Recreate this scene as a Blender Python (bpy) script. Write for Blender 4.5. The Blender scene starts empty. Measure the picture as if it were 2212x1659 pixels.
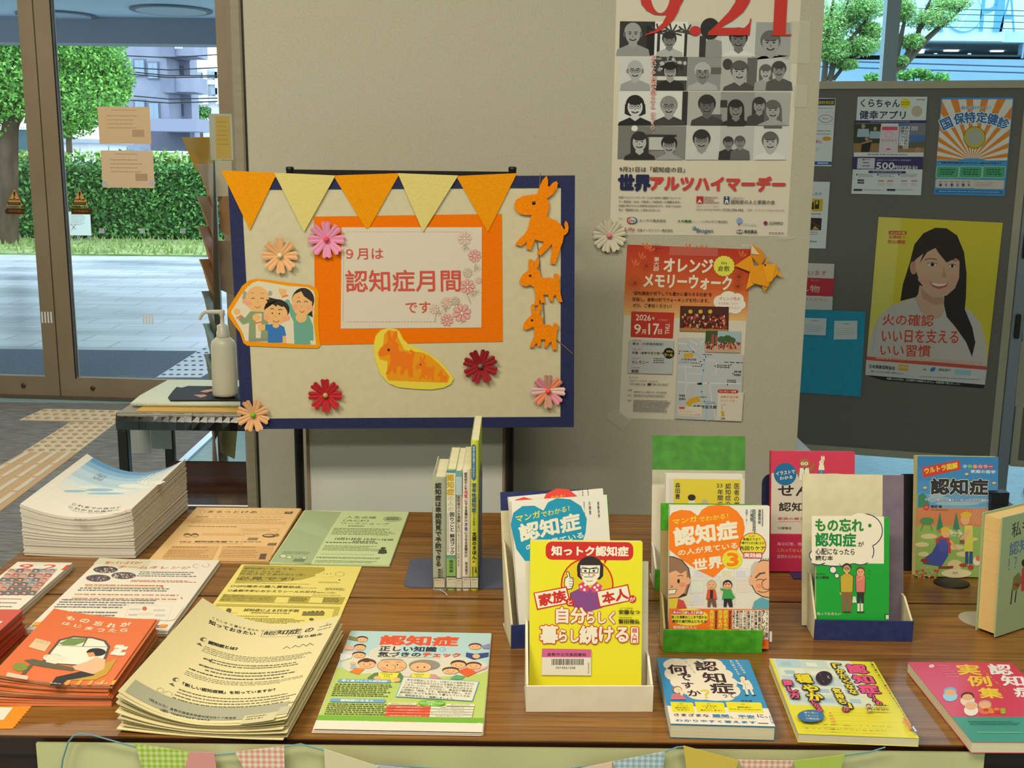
import bpy, math, random
from mathutils import Matrix, Vector
R = random.Random(7)
PI = math.pi
scn = bpy.context.scene
COL = scn.collection
# ------------------------------------------------------------------ camera, world, lights, exposure
FPX, PITCH, ROLL, EYE = 2397.6, 0.19995, -0.01064, 1.40
CPX, CPY = 1106.0, 829.5
_fw = Vector((0, math.cos(PITCH), -math.sin(PITCH)))
_rt = Vector((1, 0, 0)); _dn = Vector((0, -math.sin(PITCH), -math.cos(PITCH)))
CR = math.cos(ROLL) * _rt + math.sin(ROLL) * _dn
CD = -math.sin(ROLL) * _rt + math.cos(ROLL) * _dn
CAM = Vector((0, 0, EYE))
cam = bpy.data.cameras.new('camera'); cam.sensor_width = 36.0; cam.lens = FPX / 2212 * 36
cam.clip_start = 0.05; cam.clip_end = 300
camo = bpy.data.objects.new('camera', cam); COL.objects.link(camo)
mw = Matrix.Identity(4)
for i in range(3):
    mw[i][0] = CR[i]; mw[i][1] = -CD[i]; mw[i][2] = -_fw[i]; mw[i][3] = CAM[i]
camo.matrix_world = mw
scn.camera = camo
scn.view_settings.view_transform = 'Standard'; scn.view_settings.look = 'None'
scn.view_settings.gamma = 1.0; scn.view_settings.use_curve_mapping = False
scn.view_settings.exposure = 0.4
W = bpy.data.worlds.new('overcast_sky'); scn.world = W; W.use_nodes = True
W.node_tree.nodes['Background'].inputs[0].default_value = (0.80, 0.92, 1.0, 1)
W.node_tree.nodes['Background'].inputs[1].default_value = 2.6
def area(name, loc, sx, sy, power, col, rot=(0, 0, 0)):
    l = bpy.data.lights.new(name, 'AREA'); l.shape = 'RECTANGLE'; l.size = sx; l.size_y = sy
    l.energy = power; l.color = col
    o = bpy.data.objects.new(name, l); COL.objects.link(o); o.location = loc; o.rotation_euler = rot
    return o
WARM = (1.0, 0.91, 0.73)
for _x, _y, _p in ((-1.7, 0.2, 74), (0.3, 0.2, 34), (-1.7, -1.8, 40), (1.7, -1.8, 30), (-2.2, 4.6, 34)):
    area('ceiling_lamp', (_x, _y, 3.3), 1.2, 0.6, _p, WARM)
# ------------------------------------------------------------------ helpers
def lin(h):
    r, g, b = (h >> 16 & 255, h >> 8 & 255, h & 255)
    f = lambda c: (c / 12.92 if c <= 0.04045 else ((c + 0.055) / 1.055) ** 2.4)
    return (f(r / 255), f(g / 255), f(b / 255), 1)
MATS = {}
def mat(h, rough=0.65, metal=0.0, key='ink', spec=0.35):
    k = (h, rough, metal, key)
    if k in MATS: return MATS[k]
    m = bpy.data.materials.new('%s_%06x' % (key, h)); m.use_nodes = True
    b = m.node_tree.nodes['Principled BSDF']
    b.inputs['Base Color'].default_value = lin(h); b.inputs['Roughness'].default_value = rough
    b.inputs['Metallic'].default_value = metal; b.inputs['Specular IOR Level'].default_value = spec
    MATS[k] = m
    return m
def M(c, **k): return c if isinstance(c, bpy.types.Material) else mat(c, **k)
def nodes(m): return m.node_tree.nodes, m.node_tree.links, m.node_tree.nodes['Principled BSDF']
def noisy(h1, h2, scale=(8, 8, 8), rough=0.7, bump=0.0, name='surface', detail=4, spec=0.3, bdist=0.01, lo=.35, hi=.65, metal=0):
    m = bpy.data.materials.new(name); m.use_nodes = True
    n, l, b = nodes(m)
    tc = n.new('ShaderNodeTexCoord'); mp = n.new('ShaderNodeMapping'); mp.inputs['Scale'].default_value = scale
    nz = n.new('ShaderNodeTexNoise'); nz.inputs['Scale'].default_value = 1.0; nz.inputs['Detail'].default_value = detail
    cr = n.new('ShaderNodeValToRGB'); cr.color_ramp.elements[0].position = lo; cr.color_ramp.elements[1].position = hi
    cr.color_ramp.elements[0].color = lin(h1); cr.color_ramp.elements[1].color = lin(h2)
    l.new(tc.outputs['Object'], mp.inputs[0]); l.new(mp.outputs[0], nz.inputs['Vector'])
    l.new(nz.outputs['Fac'], cr.inputs[0]); l.new(cr.outputs[0], b.inputs['Base Color'])
    b.inputs['Roughness'].default_value = rough; b.inputs['Specular IOR Level'].default_value = spec
    b.inputs['Metallic'].default_value = metal
    if bump:
        bp = n.new('ShaderNodeBump'); bp.inputs['Strength'].default_value = bump; bp.inputs['Distance'].default_value = bdist
        l.new(nz.outputs['Fac'], bp.inputs['Height']); l.new(bp.outputs[0], b.inputs['Normal'])
    return m
def glass(name, tint, fac=0.06, rough=0.0):
    m = bpy.data.materials.new(name); m.use_nodes = True
    n = m.node_tree.nodes; l = m.node_tree.links
    n.remove(n['Principled BSDF'])
    t = n.new('ShaderNodeBsdfTransparent'); t.inputs[0].default_value = tint
    g = n.new('ShaderNodeBsdfGlossy'); g.inputs['Roughness'].default_value = rough
    lw = n.new('ShaderNodeLayerWeight'); lw.inputs[0].default_value = 0.35
    mx = n.new('ShaderNodeMixShader'); mt = n.new('ShaderNodeMath'); mt.operation = 'MULTIPLY_ADD'
    mt.inputs[1].default_value = 0.25; mt.inputs[2].default_value = fac
    l.new(lw.outputs['Facing'], mt.inputs[0]); l.new(mt.outputs[0], mx.inputs[0])
    l.new(t.outputs[0], mx.inputs[1]); l.new(g.outputs[0], mx.inputs[2])
    l.new(mx.outputs[0], n['Material Output'].inputs[0])
    return m
def emit(h, s, name='lamp_glow'):
    m = bpy.data.materials.new(name); m.use_nodes = True
    b = m.node_tree.nodes['Principled BSDF']; b.inputs['Base Color'].default_value = lin(h)
    b.inputs['Emission Color'].default_value = lin(h); b.inputs['Emission Strength'].default_value = s
    return m
def tag(o, label=None, cat=None, group=None, kind=None):
    if label: o['label'] = label
    if cat: o['category'] = cat
    if group: o['group'] = group
    if kind: o['kind'] = kind
    return o
def frame(x, y, z, yaw=0.0, lean=0.0, roll=0.0):
    """page frame: u to the right, v up the page, n out of the page; lean pi/2 lies flat"""
    u = Vector((math.cos(yaw), math.sin(yaw), 0)); b = Vector((-math.sin(yaw), math.cos(yaw), 0))
    v = math.cos(lean) * Vector((0, 0, 1)) + math.sin(lean) * b
    uu = math.cos(roll) * u + math.sin(roll) * v; vv = -math.sin(roll) * u + math.cos(roll) * v
    n = uu.cross(vv); m = Matrix.Identity(4)
    for i in range(3): m[i][0] = uu[i]; m[i][1] = vv[i]; m[i][2] = n[i]
    m[0][3], m[1][3], m[2][3] = x, y, z
    return m
def pray(px, py): return CR * ((px - CPX) / FPX) + CD * ((py - CPY) / FPX) + _fw
def atz(px, py, z):
    d = pray(px, py); return CAM + d * ((z - EYE) / d.z)
def aty(px, py, Y):
    d = pray(px, py); return CAM + d * (Y / d.y)
class MB:
    """mesh builder: collects faces with materials, builds one object"""
    def __init__(s): s.v = []; s.f = []; s.m = []; s.smooth = []
    def add(s, vs, fs, m, smooth=False):
        b = len(s.v); s.v += [tuple(p) for p in vs]
        for f in fs: s.f.append([b + i for i in f]); s.m.append(m); s.smooth.append(smooth)
    def box(s, x0, y0, z0, x1, y1, z1, m, bev=0.0):
        if bev:
            q = bev; P = []
            # chamfered vertical and horizontal edges through a rounded-rect stack
            def ring(ins, z): return [(x0+ins+q, y0+ins, z), (x1-ins-q, y0+ins, z), (x1-ins, y0+ins+q, z), (x1-ins, y1-ins-q, z), (x1-ins-q, y1-ins, z), (x0+ins+q, y1-ins, z), (x0+ins, y1-ins-q, z), (x0+ins, y0+ins+q, z)]
            rs = [ring(q * .6, z0), ring(0, z0 + q), ring(0, z1 - q), ring(q * .6, z1)]
            for r in rs: P += r
            F = [list(range(7, -1, -1)), list(range(24, 32))]
            for k in range(3):
                for i in range(8): F.append([k*8+i, k*8+(i+1) % 8, (k+1)*8+(i+1) % 8, (k+1)*8+i])
            s.add(P, F, m); return
        P = [(x0,y0,z0),(x1,y0,z0),(x1,y1,z0),(x0,y1,z0),(x0,y0,z1),(x1,y0,z1),(x1,y1,z1),(x0,y1,z1)]
        s.add(P, [(3,2,1,0),(4,5,6,7),(0,1,5,4),(1,2,6,5),(2,3,7,6),(3,0,4,7)], m)
    def prism(s, pts, z0, z1, m, side=None):
        """pts (u,v) outline counter-clockwise, extruded from z0 to z1"""
        n = len(pts)
        a = sum(pts[i][0]*pts[(i+1) % n][1]-pts[(i+1) % n][0]*pts[i][1] for i in range(n))
        if a < 0: pts = pts[::-1]
        s.add([(p[0], p[1], z1) for p in pts] , [list(range(n))], m)
        s.add([(p[0], p[1], z0) for p in pts] , [list(range(n))[::-1]], side or m)
        s.add([(p[0], p[1], z0) for p in pts] + [(p[0], p[1], z1) for p in pts], [(i, (i+1) % n, n+(i+1) % n, n+i) for i in range(n)], side or m)
    def tube(s, path, r, m, n=8, caps=True):
        path = [Vector(p) for p in path]; P = []; k = len(path)
        rr = r if isinstance(r, (list, tuple)) else [r] * k
        ref = None
        for i, p in enumerate(path):
            t = (path[min(i+1, k-1)] - path[max(i-1, 0)]).normalized()
            if ref is None: ref = Vector((0, 0, 1)) if abs(t.z) < .9 else Vector((1, 0, 0))
            a = t.cross(ref).normalized(); b = t.cross(a).normalized(); ref = -(t.cross(a)) if False else ref
            for j in range(n):
                w = 2*PI*j/n; P.append(p + a*math.cos(w)*rr[i] + b*math.sin(w)*rr[i])
        F = [(i*n+j, (i)*n+(j+1) % n, (i+1)*n+(j+1) % n, (i+1)*n+j) for i in range(k-1) for j in range(n)]
        s.add(P, F, m, True)
        if caps: s.add(P[:n], [list(range(n))[::-1]], m); s.add(P[-n:], [list(range(n))], m)
    def lathe(s, prof, m, c=(0, 0), n=24, sx=1, sy=1):
        P = [(c[0]+r*math.cos(2*PI*j/n)*sx, c[1]+r*math.sin(2*PI*j/n)*sy, z) for r, z in prof for j in range(n)]
        F = [(i*n+j, i*n+(j+1) % n, (i+1)*n+(j+1) % n, (i+1)*n+j) for i in range(len(prof)-1) for j in range(n)]
        s.add(P, F, m, True)
        s.add(P[:n], [list(range(n))[::-1]], m); s.add(P[-n:], [list(range(n))], m)
    def ball(s, c, r, m, n=10, k=6, sc=(1, 1, 1)):
        P = []; F = []
        for i in range(k+1):
            t = PI*i/k
            for j in range(n): P.append((c[0]+sc[0]*r*math.sin(t)*math.cos(2*PI*j/n), c[1]+sc[1]*r*math.sin(t)*math.sin(2*PI*j/n), c[2]+sc[2]*r*math.cos(t)))
        F = [(i*n+j, (i+1)*n+j, (i+1)*n+(j+1) % n, i*n+(j+1) % n) for i in range(k) for j in range(n)]
        s.add(P, F, m, True)
    def build(s, name, parent=None, matrix=None):
        me = bpy.data.meshes.new(name); me.from_pydata(s.v, [], s.f)
        ids = {}
        for m in s.m:
            mm = M(m)
            if mm.name not in ids: ids[mm.name] = len(ids); me.materials.append(mm)
        me.polygons.foreach_set('material_index', [ids[M(m).name] for m in s.m])
        me.polygons.foreach_set('use_smooth', s.smooth)
        me.update()
        o = bpy.data.objects.new(name, me); COL.objects.link(o)
        if parent: o.parent = parent
        if matrix is not None: o.matrix_world = matrix
        return o
def empty(name, matrix=None, label=None, cat=None, group=None, kind=None):
    o = bpy.data.objects.new(name, None); COL.objects.link(o); o.empty_display_size = 0.05
    if matrix is not None: o.matrix_world = matrix
    return tag(o, label, cat, group, kind)
def struct(o, name=None): o['kind'] = 'structure'; return o
GL = {}
def glyphs(t):
    if t in GL: return GL[t]
    c = bpy.data.curves.new('lettering', 'FONT'); c.body = t; c.resolution_u = 2; c.align_x = 'CENTER'; c.space_line = 1.02
    o = bpy.data.objects.new('lettering', c)
    me = bpy.data.meshes.new_from_object(o)
    vs = [(v.co.x, v.co.y) for v in me.vertices]; fs = [list(p.vertices) for p in me.polygons]
    bpy.data.objects.remove(o); bpy.data.curves.remove(c); bpy.data.meshes.remove(me)
    x0 = min(v[0] for v in vs); x1 = max(v[0] for v in vs); y0 = min(v[1] for v in vs); y1 = max(v[1] for v in vs)
    vs = [((x-x0)/(x1-x0 or 1), (y-y0)/(y1-y0 or 1)) for x, y in vs]
    GL[t] = (vs, fs); return GL[t]
EPS = 7e-6
def clip(P, x, sg):
    o = []
    for a, b in zip(P, P[1:]+P[:1]):
        ia, ib = (a[0]-x)*sg >= 0, (b[0]-x)*sg >= 0
        if ia: o.append(a)
        if ia != ib: t = (x-a[0])/(b[0]-a[0]); o.append((x, a[1]+(b[1]-a[1])*t))
    return o
class Pg:
    """a printed page: artwork laid on the plane z=0 of a frame. T=(ox,oy,s) says how the reading of the photograph is scaled"""
    def __init__(s, m, T=(0, 0, 1), bend=None, eps=EPS):
        s.eps = eps
        s.m = m; s.T = T; s.mb = MB(); s.k = [1]; s.bend = None; s.du = 0
        if bend: s.setbend(*bend)
        s.inv = m.inverted(); s.cc = s.inv @ CAM
    def setbend(s, f, w, n):
        d = s.du = w/n
        def b(u, v):
            i = math.floor(u/d); t = u/d-i
            return f(i*d, v)*(1-t)+f((i+1)*d, v)*t
        s.bend = b; s.k = [4]
    def sub(s):
        q = Pg(s.m, s.T, None, s.eps); q.bend = s.bend; q.du = s.du; q.k = s.k; return q
    def L(s, x, y):
        d = s.inv.to_3x3() @ pray(s.T[0] + x / s.T[2], s.T[1] + y / s.T[2]); t = -s.cc.z / d.z
        p = s.cc + d * t
        if s.bend:
            for _ in range(12): t = (s.bend(p.x, p.y)-s.cc.z) / d.z; p = s.cc + d * t
        return (p.x, p.y)
    def z(s): s.k[0] += 1; return s.k[0] * s.eps
    def loc(s, pts, c, z=None):
        z = s.z() if z is None else z
        n = len(pts); a = sum(pts[i][0]*pts[(i+1) % n][1]-pts[(i+1) % n][0]*pts[i][1] for i in range(n))
        if a < 0: pts = pts[::-1]
        if s.bend:
            i0 = math.floor(min(p[0] for p in pts)/s.du); i1 = math.floor(max(p[0] for p in pts)/s.du)
            for i in range(i0, i1+1):
                q = clip(clip(pts, i*s.du, 1), (i+1)*s.du, -1)
                if len(q) > 2: s.mb.add([(p[0], p[1], z) for p in q], [list(range(len(q)))], c)
            return
        s.mb.add([(p[0], p[1], z) for p in pts], [list(range(n))], c)
    def poly(s, pts, c, z=None): s.loc([s.L(*p) for p in pts], c, z)
    def rect(s, x0, y0, x1, y1, c, z=None):
        a = s.L(x0, y0); b = s.L(x1, y1)
        s.loc([(a[0], b[1]), b, (b[0], a[1]), a], c, z)
    def rr(s, x0, y0, x1, y1, r, c):
        a = s.L(x0, y0); b = s.L(x1, y1); q = abs(s.L(x0 + r, y0)[0] - a[0]); P = []
        for cx, cy, w in ((b[0]-q, a[1]-q, 0), (a[0]+q, a[1]-q, 1), (a[0]+q, b[1]+q, 2), (b[0]-q, b[1]+q, 3)):
            for i in range(6): t = PI/2*(w+i/5); P.append((cx+q*math.cos(t), cy+q*math.sin(t)))
        s.loc(P, c)
    def ell(s, cx, cy, rx, ry, c, rot=0, n=28, a0=0, a1=360, z=None):
        P = []; k = n if a1-a0 >= 360 else n+1
        for i in range(k):
            t = math.radians(a0+(a1-a0)*i/n); x = rx*math.cos(t); y = ry*math.sin(t)
            P.append((cx+x*math.cos(rot)-y*math.sin(rot), cy+x*math.sin(rot)+y*math.cos(rot)))
        s.poly(P, c, z)
    def line(s, pts, w, c, closed=False):
        z = s.z(); P = [Vector(s.L(*p)) for p in pts]
        if closed: P.append(P[0])
        ww = abs(s.L(pts[0][0]+w, pts[0][1])[0]-s.L(*pts[0])[0])/2
        for a, b in zip(P, P[1:]):
            d = (b-a)
            if d.length < 1e-9: continue
            d.normalize(); q = Vector((-d.y, d.x))*ww; d = d*ww*.5
            s.loc([tuple(a-d-q), tuple(b+d-q), tuple(b+d+q), tuple(a-d+q)], c, z)
    def arc(s, cx, cy, rx, ry, a0, a1, w, c, n=12):
        s.line([(cx+rx*math.cos(math.radians(a0+(a1-a0)*i/n)), cy+ry*math.sin(math.radians(a0+(a1-a0)*i/n))) for i in range(n+1)], w, c)
    def _t(s, t, o, ux, uy, c, w):
        vs, fs = glyphs(t); z = s.z(); rows = t.count('\n')+1
        offs = [(0, 0)]
        if w:
            r = w*uy.length/rows; n = 8 if w > .03 else 4
            offs = [(r*math.cos(k*2*PI/n), r*math.sin(k*2*PI/n)) for k in range(n)] + ([(0, 0)] if w > .04 else [])
        for dx, dy in offs:
            z = s.z()
            P = []
            for a, b in vs:
                p = o+ux*a+uy*b; P.append((p.x+dx, p.y+dy, z))
            s.mb.add(P, fs, c)
    def text(s, t, x0, y0, x1, y1, c, w=0.0):
        a = Vector(s.L(x0, y0)); b = Vector(s.L(x1, y1))
        s._t(t, Vector((a.x, b.y)), Vector((b.x-a.x, 0)), Vector((0, a.y-b.y)), c, w)
    def textq(s, t, tl, tr, bl, c, w=0.0):
        a = Vector(s.L(*tl)); b = Vector(s.L(*tr)); d = Vector(s.L(*bl))
        s._t(t, d, b-a, a-d, c, w)
    def vt(s, t, x0, y0, x1, y1, c, w=0.0): s.text('\n'.join(t.replace('ー', '｜')), x0, y0, x1, y1, c, w)
    def body(s, x0, y0, x1, y1, rows, c, fill=.48, jag=.25, n=26):
        """small print too fine to read in the photograph: rows of tiny strokes"""
        a = s.L(x0, y0); b = s.L(x1, y1); z = s.z(); H = (a[1]-b[1])/rows
        for i in range(rows):
            y = a[1]-H*i; x = a[0]; end = b[0]-(b[0]-a[0])*R.random()*jag
            while x < end:
                l = (b[0]-a[0])/n*R.uniform(.5, 1.6); e = min(x+l, b[0])
                h = H*fill*R.uniform(.75, 1)
                s.loc([(x, y-h), (e, y-h), (e, y), (x, y)], c, z); x += l*R.uniform(1.15, 1.45)
    def slab(s, w, h, t, c, side=None, nx=1, ny=1, x0=0, y0=0):
        P = [(x0+w*i/nx, y0+h*j/ny, 0) for j in range(ny+1) for i in range(nx+1)]; k = len(P)
        F = [(j*(nx+1)+i, j*(nx+1)+i+1, (j+1)*(nx+1)+i+1, (j+1)*(nx+1)+i) for j in range(ny) for i in range(nx)]
        s.mb.add(P, F, c)
        s.mb.add([(p[0], p[1], -t) for p in P], [f[::-1] for f in F], side or c)
        per = list(range(nx+1)) + [(j+1)*(nx+1)+nx for j in range(ny)] + [ny*(nx+1)+nx-1-i for i in range(nx)] + [(ny-1-j)*(nx+1) for j in range(ny-1)]
        n = len(per); s.mb.add([P[i] for i in per]+[(P[i][0], P[i][1], -t) for i in per], [(i, n+i, n+(i+1) % n, (i+1) % n) for i in range(n)], side or c)
    def build(s, name, parent=None, world=True):
        if s.bend: s.mb.v = [(x, y, z+s.bend(x, y)) for x, y, z in s.mb.v]
        o = s.mb.build(name)
        if parent: o.parent = parent
        if world and not parent: o.matrix_world = s.m
        return o
# ------------------------------------------------------------------ room shell
carpet = noisy(0x7d9ca2, 0xa4c2c8, (14, 120, 14), .45, .5, 'blue_carpet', 5, .5, .004)
plaster = noisy(0xb9b2a2, 0xc4bdac, (6, 6, 6), .8, .05, 'plaster')
def sbox(name, a, b, m, kind='structure'):
    q = MB(); q.box(*a, *b, m); o = q.build(name); o['kind'] = kind; return o
sbox('floor', (-7, -3.5, -.1), (7, 6.9, 0), carpet)
sbox('ceiling', (-7, -3.5, 3.6), (7, 6.9, 3.7), noisy(0xd8d4c8, 0xe0dcd0, (3, 3, 3), .8, 0, 'ceiling_board'))
sbox('wall_back', (-7, -3.6, 0), (7, -3.5, 3.6), plaster)
sbox('wall_left', (-7.1, -3.5, 0), (-7, 6.9, 3.6), plaster)
sbox('wall_right', (7, -3.5, 0), (7.1, 6.9, 3.6), plaster)
# grey ribbed entrance mat with a bright metal edge, lying on the floor
ribs = noisy(0x6a6764, 0x8e8b87, (10, 70, 1), .9, .5, 'ribbed_mat', 3, .2, .004, .35, .65)
MB_ = MB(); E1 = atz(463, 936, 0); E2 = atz(402, 993, 0); dE = (E2 - E1)
e0 = E1 - dE * 1.6; e3 = E2 + dE * 4
MB_.prism([(-6.5, 6.2), (e0.x, 6.2), (e0.x, e0.y), (e3.x, e3.y), (-6.5, e3.y)], .001, .006, ribs)
struct(MB_.build('floor_entrance_mat'))
q = MB(); n_ = Vector((-dE.y, dE.x, 0)).normalized() * .018
q.prism([tuple((e0 - n_).xy), tuple((e0 + n_).xy), tuple((e3 + n_).xy), tuple((e3 - n_).xy)], .001, .012, mat(0xb8c4cc, .25, .9, 'steel'))
struct(q.build('trim_1'))
grey_s = noisy(0x7c7975, 0x8d8a86, (30, 30, 30), .85, .1, 'grey_strip')
q = MB(); q.prism([tuple(atz(x, y, 0).xy) for x, y in ((118, 1019), (340, 1021), (250, 1064), (40, 1064))], .0065, .008, grey_s); struct(q.build('floor_smooth_strip'))
# tactile paving: tiles with domes, then bars
tile = noisy(0xd8c4a4, 0xe2d0b2, (20, 20, 20), .6, .05, 'tactile_tile'); dome = mat(0xc09866, .6)
def tactile(name, quad, nu, nv, kind, z0, mt, md, label):
    P = [atz(x, y, 0).xy for x, y in quad]   # far-left, far-right, near-right, near-left
    f = lambda a, b: (P[0]*(1-a)+P[1]*a)*(1-b) + (P[3]*(1-a)+P[2]*a)*b
    q = MB(); q.prism([tuple(p) for p in P], z0, z0+.005, mt)
    if kind == 'dots':
        for i in range(nu):
            for j in range(nv):
                c = f((i+.5)/nu, (j+.5)/nv); q.lathe([(.016, z0+.005), (.014, z0+.009), (.006, z0+.0115)], md, (c.x, c.y), 8)
    else:
        for i in range(nu):
            a, b = (i+.3)/nu, (i+.62)/nu
            for j in range(nv):
                q.prism([tuple(f(a, (j+.05)/nv)), tuple(f(b, (j+.05)/nv)), tuple(f(b, (j+.95)/nv)), tuple(f(a, (j+.95)/nv))], z0+.005, z0+.010, md)
    return tag(q.build(name), label, 'tactile paving')
tactile('tactile_paving', [(95, 887), (300, 891), (252, 915), (42, 911)], 10, 3, 'dots', .006, tile, dome, 'beige dotted tactile paving strip lying crosswise near the glass door')
tactile('tactile_paving', [(152, 916), (252, 916), (166, 982), (48, 982)], 5, 8, 'dots', .006, tile, dome, 'beige dotted tactile paving leading away from the crosswise strip')
tactile('tactile_paving', [(48, 983), (166, 983), (-40, 1140), (-230, 1140)], 4, 5, 'bars', .006, mat(0xd2a878, .6), mat(0xe2cfb4, .6), 'tan tactile paving with long raised bars on the grey mat')
# ------------------------------------------------------------------ glazed entrance front
FM = frame(-3.03, 6.42, 0, -.087)
bronze = noisy(0x94826a, 0x9c8a72, (4, 4, 60), .45, 0, 'bronze_frame', 3, .4)
rubber = mat(0x1b1a18, .6)
gl_clear = glass('clear_glass', (.93, .97, 1, 1), .03)
gl_tint = glass('tinted_glass', (.78, .94, 1.0, 1), .03)
def door(name, u0, u1, l, r):
    e = empty(name, FM, kind='structure')
    q = MB()
    q.box(u0, .011, -.02, u0+l, 2.45, .02, bronze); q.box(u1-r, .011, -.02, u1, 2.45, .02, bronze)
    q.box(u0+l, .011, -.02, u1-r, .123, .02, bronze); q.box(u0+l, 2.35, -.02, u1-r, 2.45, .02, bronze)
    q.build('door_frame', e)
    q = MB(); q.box(u0+l, .123, -.004, u1-r, 2.35, .004, gl_clear); q.build('glass_pane', e)
    q = MB(); q.box(u0+l-.008, .115, -.012, u0+l, 2.36, .021, rubber); q.build('gasket', e)
    return e
d1 = door('door_1', -.75, .381, .1, .085)
d2 = door('door_2', .388, 1.482, .101, .072)
for d, (x, y) in ((d1, (50, 833)), (d2, (206, 836))):
    p = FM.inverted() @ aty(x, y, 6.38); q = MB(); q.lathe([(.014, .02), (.014, .026), (.010, .028)], mat(0x6a6055, .3, .8), (p.x, p.y), 14); q.build('floor_lock', d)
q = MB(); q.box(.381, .0, -.02, .388, 2.45, .01, rubber); struct(q.build('trim_2')).matrix_world = FM
q = MB(); q.box(-4, -.01, -.08, 1.6, .011, .08, mat(0x7d7468, .35, .7)); struct(q.build('trim_3')).matrix_world = FM
q = MB(); q.box(-4, 2.45, -.06, 1.56, 3.6, .06, bronze); q.box(1.482, 0, -.06, 1.56, 2.45, .06, bronze); q.box(-.9, 0, -.06, -.75, 2.45, .06, bronze); struct(q.build('wall_front')).matrix_world = FM
alu = mat(0x8fa3aa, .4, .5, 'aluminium')
def window(name, u0, u1, z0, z1):
    e = empty(name, FM, kind='structure'); q = MB()
    q.box(u0, z0, -.04, u0+.055, z1, .04, alu); q.box(u1-.015, z0, -.04, u1, z1, .04, alu)
    q.box(u0+.055, z0, -.04, u1-.015, z0+.08, .04, alu); q.box(u0+.055, z1-.08, -.04, u1-.015, z1, .04, alu)
    q.build('window_frame', e)
    q = MB(); q.box(u0+.055, z0+.08, -.004, u1-.015, z1-.08, .004, gl_tint); q.build('glass_pane', e)
us = [1.56, 2.6, 3.78, 4.965, 6.15, 7.35, 8.6]
for i in range(6): window('window_%d' % (i+1), us[i], us[i+1], .0, 3.6)
window('window_7', -2.2, -.9, 0, 2.45); 
# stickers and notices on the doors
def on_door(x, y): return Pg(FM)
amber = mat(0xe0a860, .5)
def notice(label, x0, y0, x1, y1, c, tapes):
    g = Pg(FM @ Matrix.Translation((0, 0, .0055))); a = g.L(x0, y1); b = g.L(x1, y0)
    g.loc([a, (b[0], a[1]), b, (a[0], b[1])], c)
    w = (x1-x0)
    g.body(x0+w*.25, y0+6, x1-w*.25, y0+10, 1, 0xb09274)
    g.body(x0+w*.14, y0+18, x1-w*.2, y1-26, 4, 0xc0a280, .3)
    g.rect(x1-w*.35, y1-30, x1-w*.1, y1-14, 0xc4a482)
    q = g.sub()
    o = g.build('paper_notice'); tag(o, label, 'notice')
    for tx, ty in tapes: q = g.sub(); q.loc([q.L(tx-7, ty+2), q.L(tx+5, ty+8), q.L(tx+8, ty-3), q.L(tx-4, ty-8)], mat(0xc8ccca, .3)); q.build('adhesive_tape', o)
notice('plain tan paper notice taped on the glass door, upper of two', 215, 231, 323, 310, mat(0xe6c49c, .8), [])
notice('tan paper notice with clipped corners on the glass door, lower of two', 222, 326, 330, 405, mat(0xeccbaa, .8), [(226, 398), (328, 396)])
for x, lab in ((31, 'amber warning triangle sticker on the glass of the far left door'), (172, 'amber warning triangle sticker on the glass of the door with paper notices')):
    g = Pg(FM @ Matrix.Translation((0, 0, .005)))
    g.poly([(x, 408), (x+18, 444), (x-17, 444)], amber); g.poly([(x, 412), (x+3, 418), (x-3, 418)], 0x3a2a14)
    g.poly([(x-2.2, 416), (x+2.2, 416), (x+1, 425), (x-1, 425)], 0x1a120a); g.ell(x, 428.5, 1.7, 1.7, 0x1a120a)
    g.body(x-11, 430, x+11, 434, 1, 0x3a2a14, .8, 0, 6); g.rect(x-15, 436, x+14, 443, 0x4a3a18); g.body(x-12, 437.5, x+11, 441.5, 2, 0xb08a48, .5, 0, 10)
    tag(g.build('warning_sticker'), lab, 'sticker')
    g = Pg(FM @ Matrix.Translation((0, 0, .005))); g.poly([(x-18, 455), (x-22, 450), (x+25, 450), (x+29, 456), (x+25, 463), (x-18, 463)] if x > 100 else [(x+20, 455), (x+24, 450), (x-17, 450), (x-21, 456), (x-17, 463), (x+24, 463)], 0x4e3010)
    g.rect(x-16, 449.5, x+22, 450.8, 0x9a6420); g.rect(x-16, 462.2, x+22, 463.4, 0x9a6420); g.body(x-12, 453.5, x+19, 459.5, 1, 0x8a5420, .9, 0, 5)
    tag(g.build('arrow_sticker'), 'dark brown arrow sticker under the warning triangle on ' + ('the far left door' if x < 100 else 'the door with paper notices'), 'sticker')
def bars4(x0, y0, x1, y1, lab):
    g = Pg(FM @ Matrix.Translation((0, 0, .021 if x0 < 115 and x0 > 60 else .005))); w = (x1-x0)/4
    for i in range(4): g.rr(x0+w*i+.5, y0, x0+w*(i+1)-.8, y1, 1.5, mat(0xf6f6f6, .4))
    tag(g.build('collision_marker'), lab, 'sticker', 'white four-bar markers on the glass doors')
bars4(88, 673, 114, 698, 'white four-bar marker across the left door stile'); bars4(307, 677, 333, 701, 'white four-bar marker low in the middle of the glass door')
for i, x in enumerate((214, 301, 389)): bars4(x, 493, x+12, 504, 'small white four-bar marker on the glass, ' + ('nearest the white signboard' , 'middle one of its row', 'last one before the leaflet rack')[i])
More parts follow.
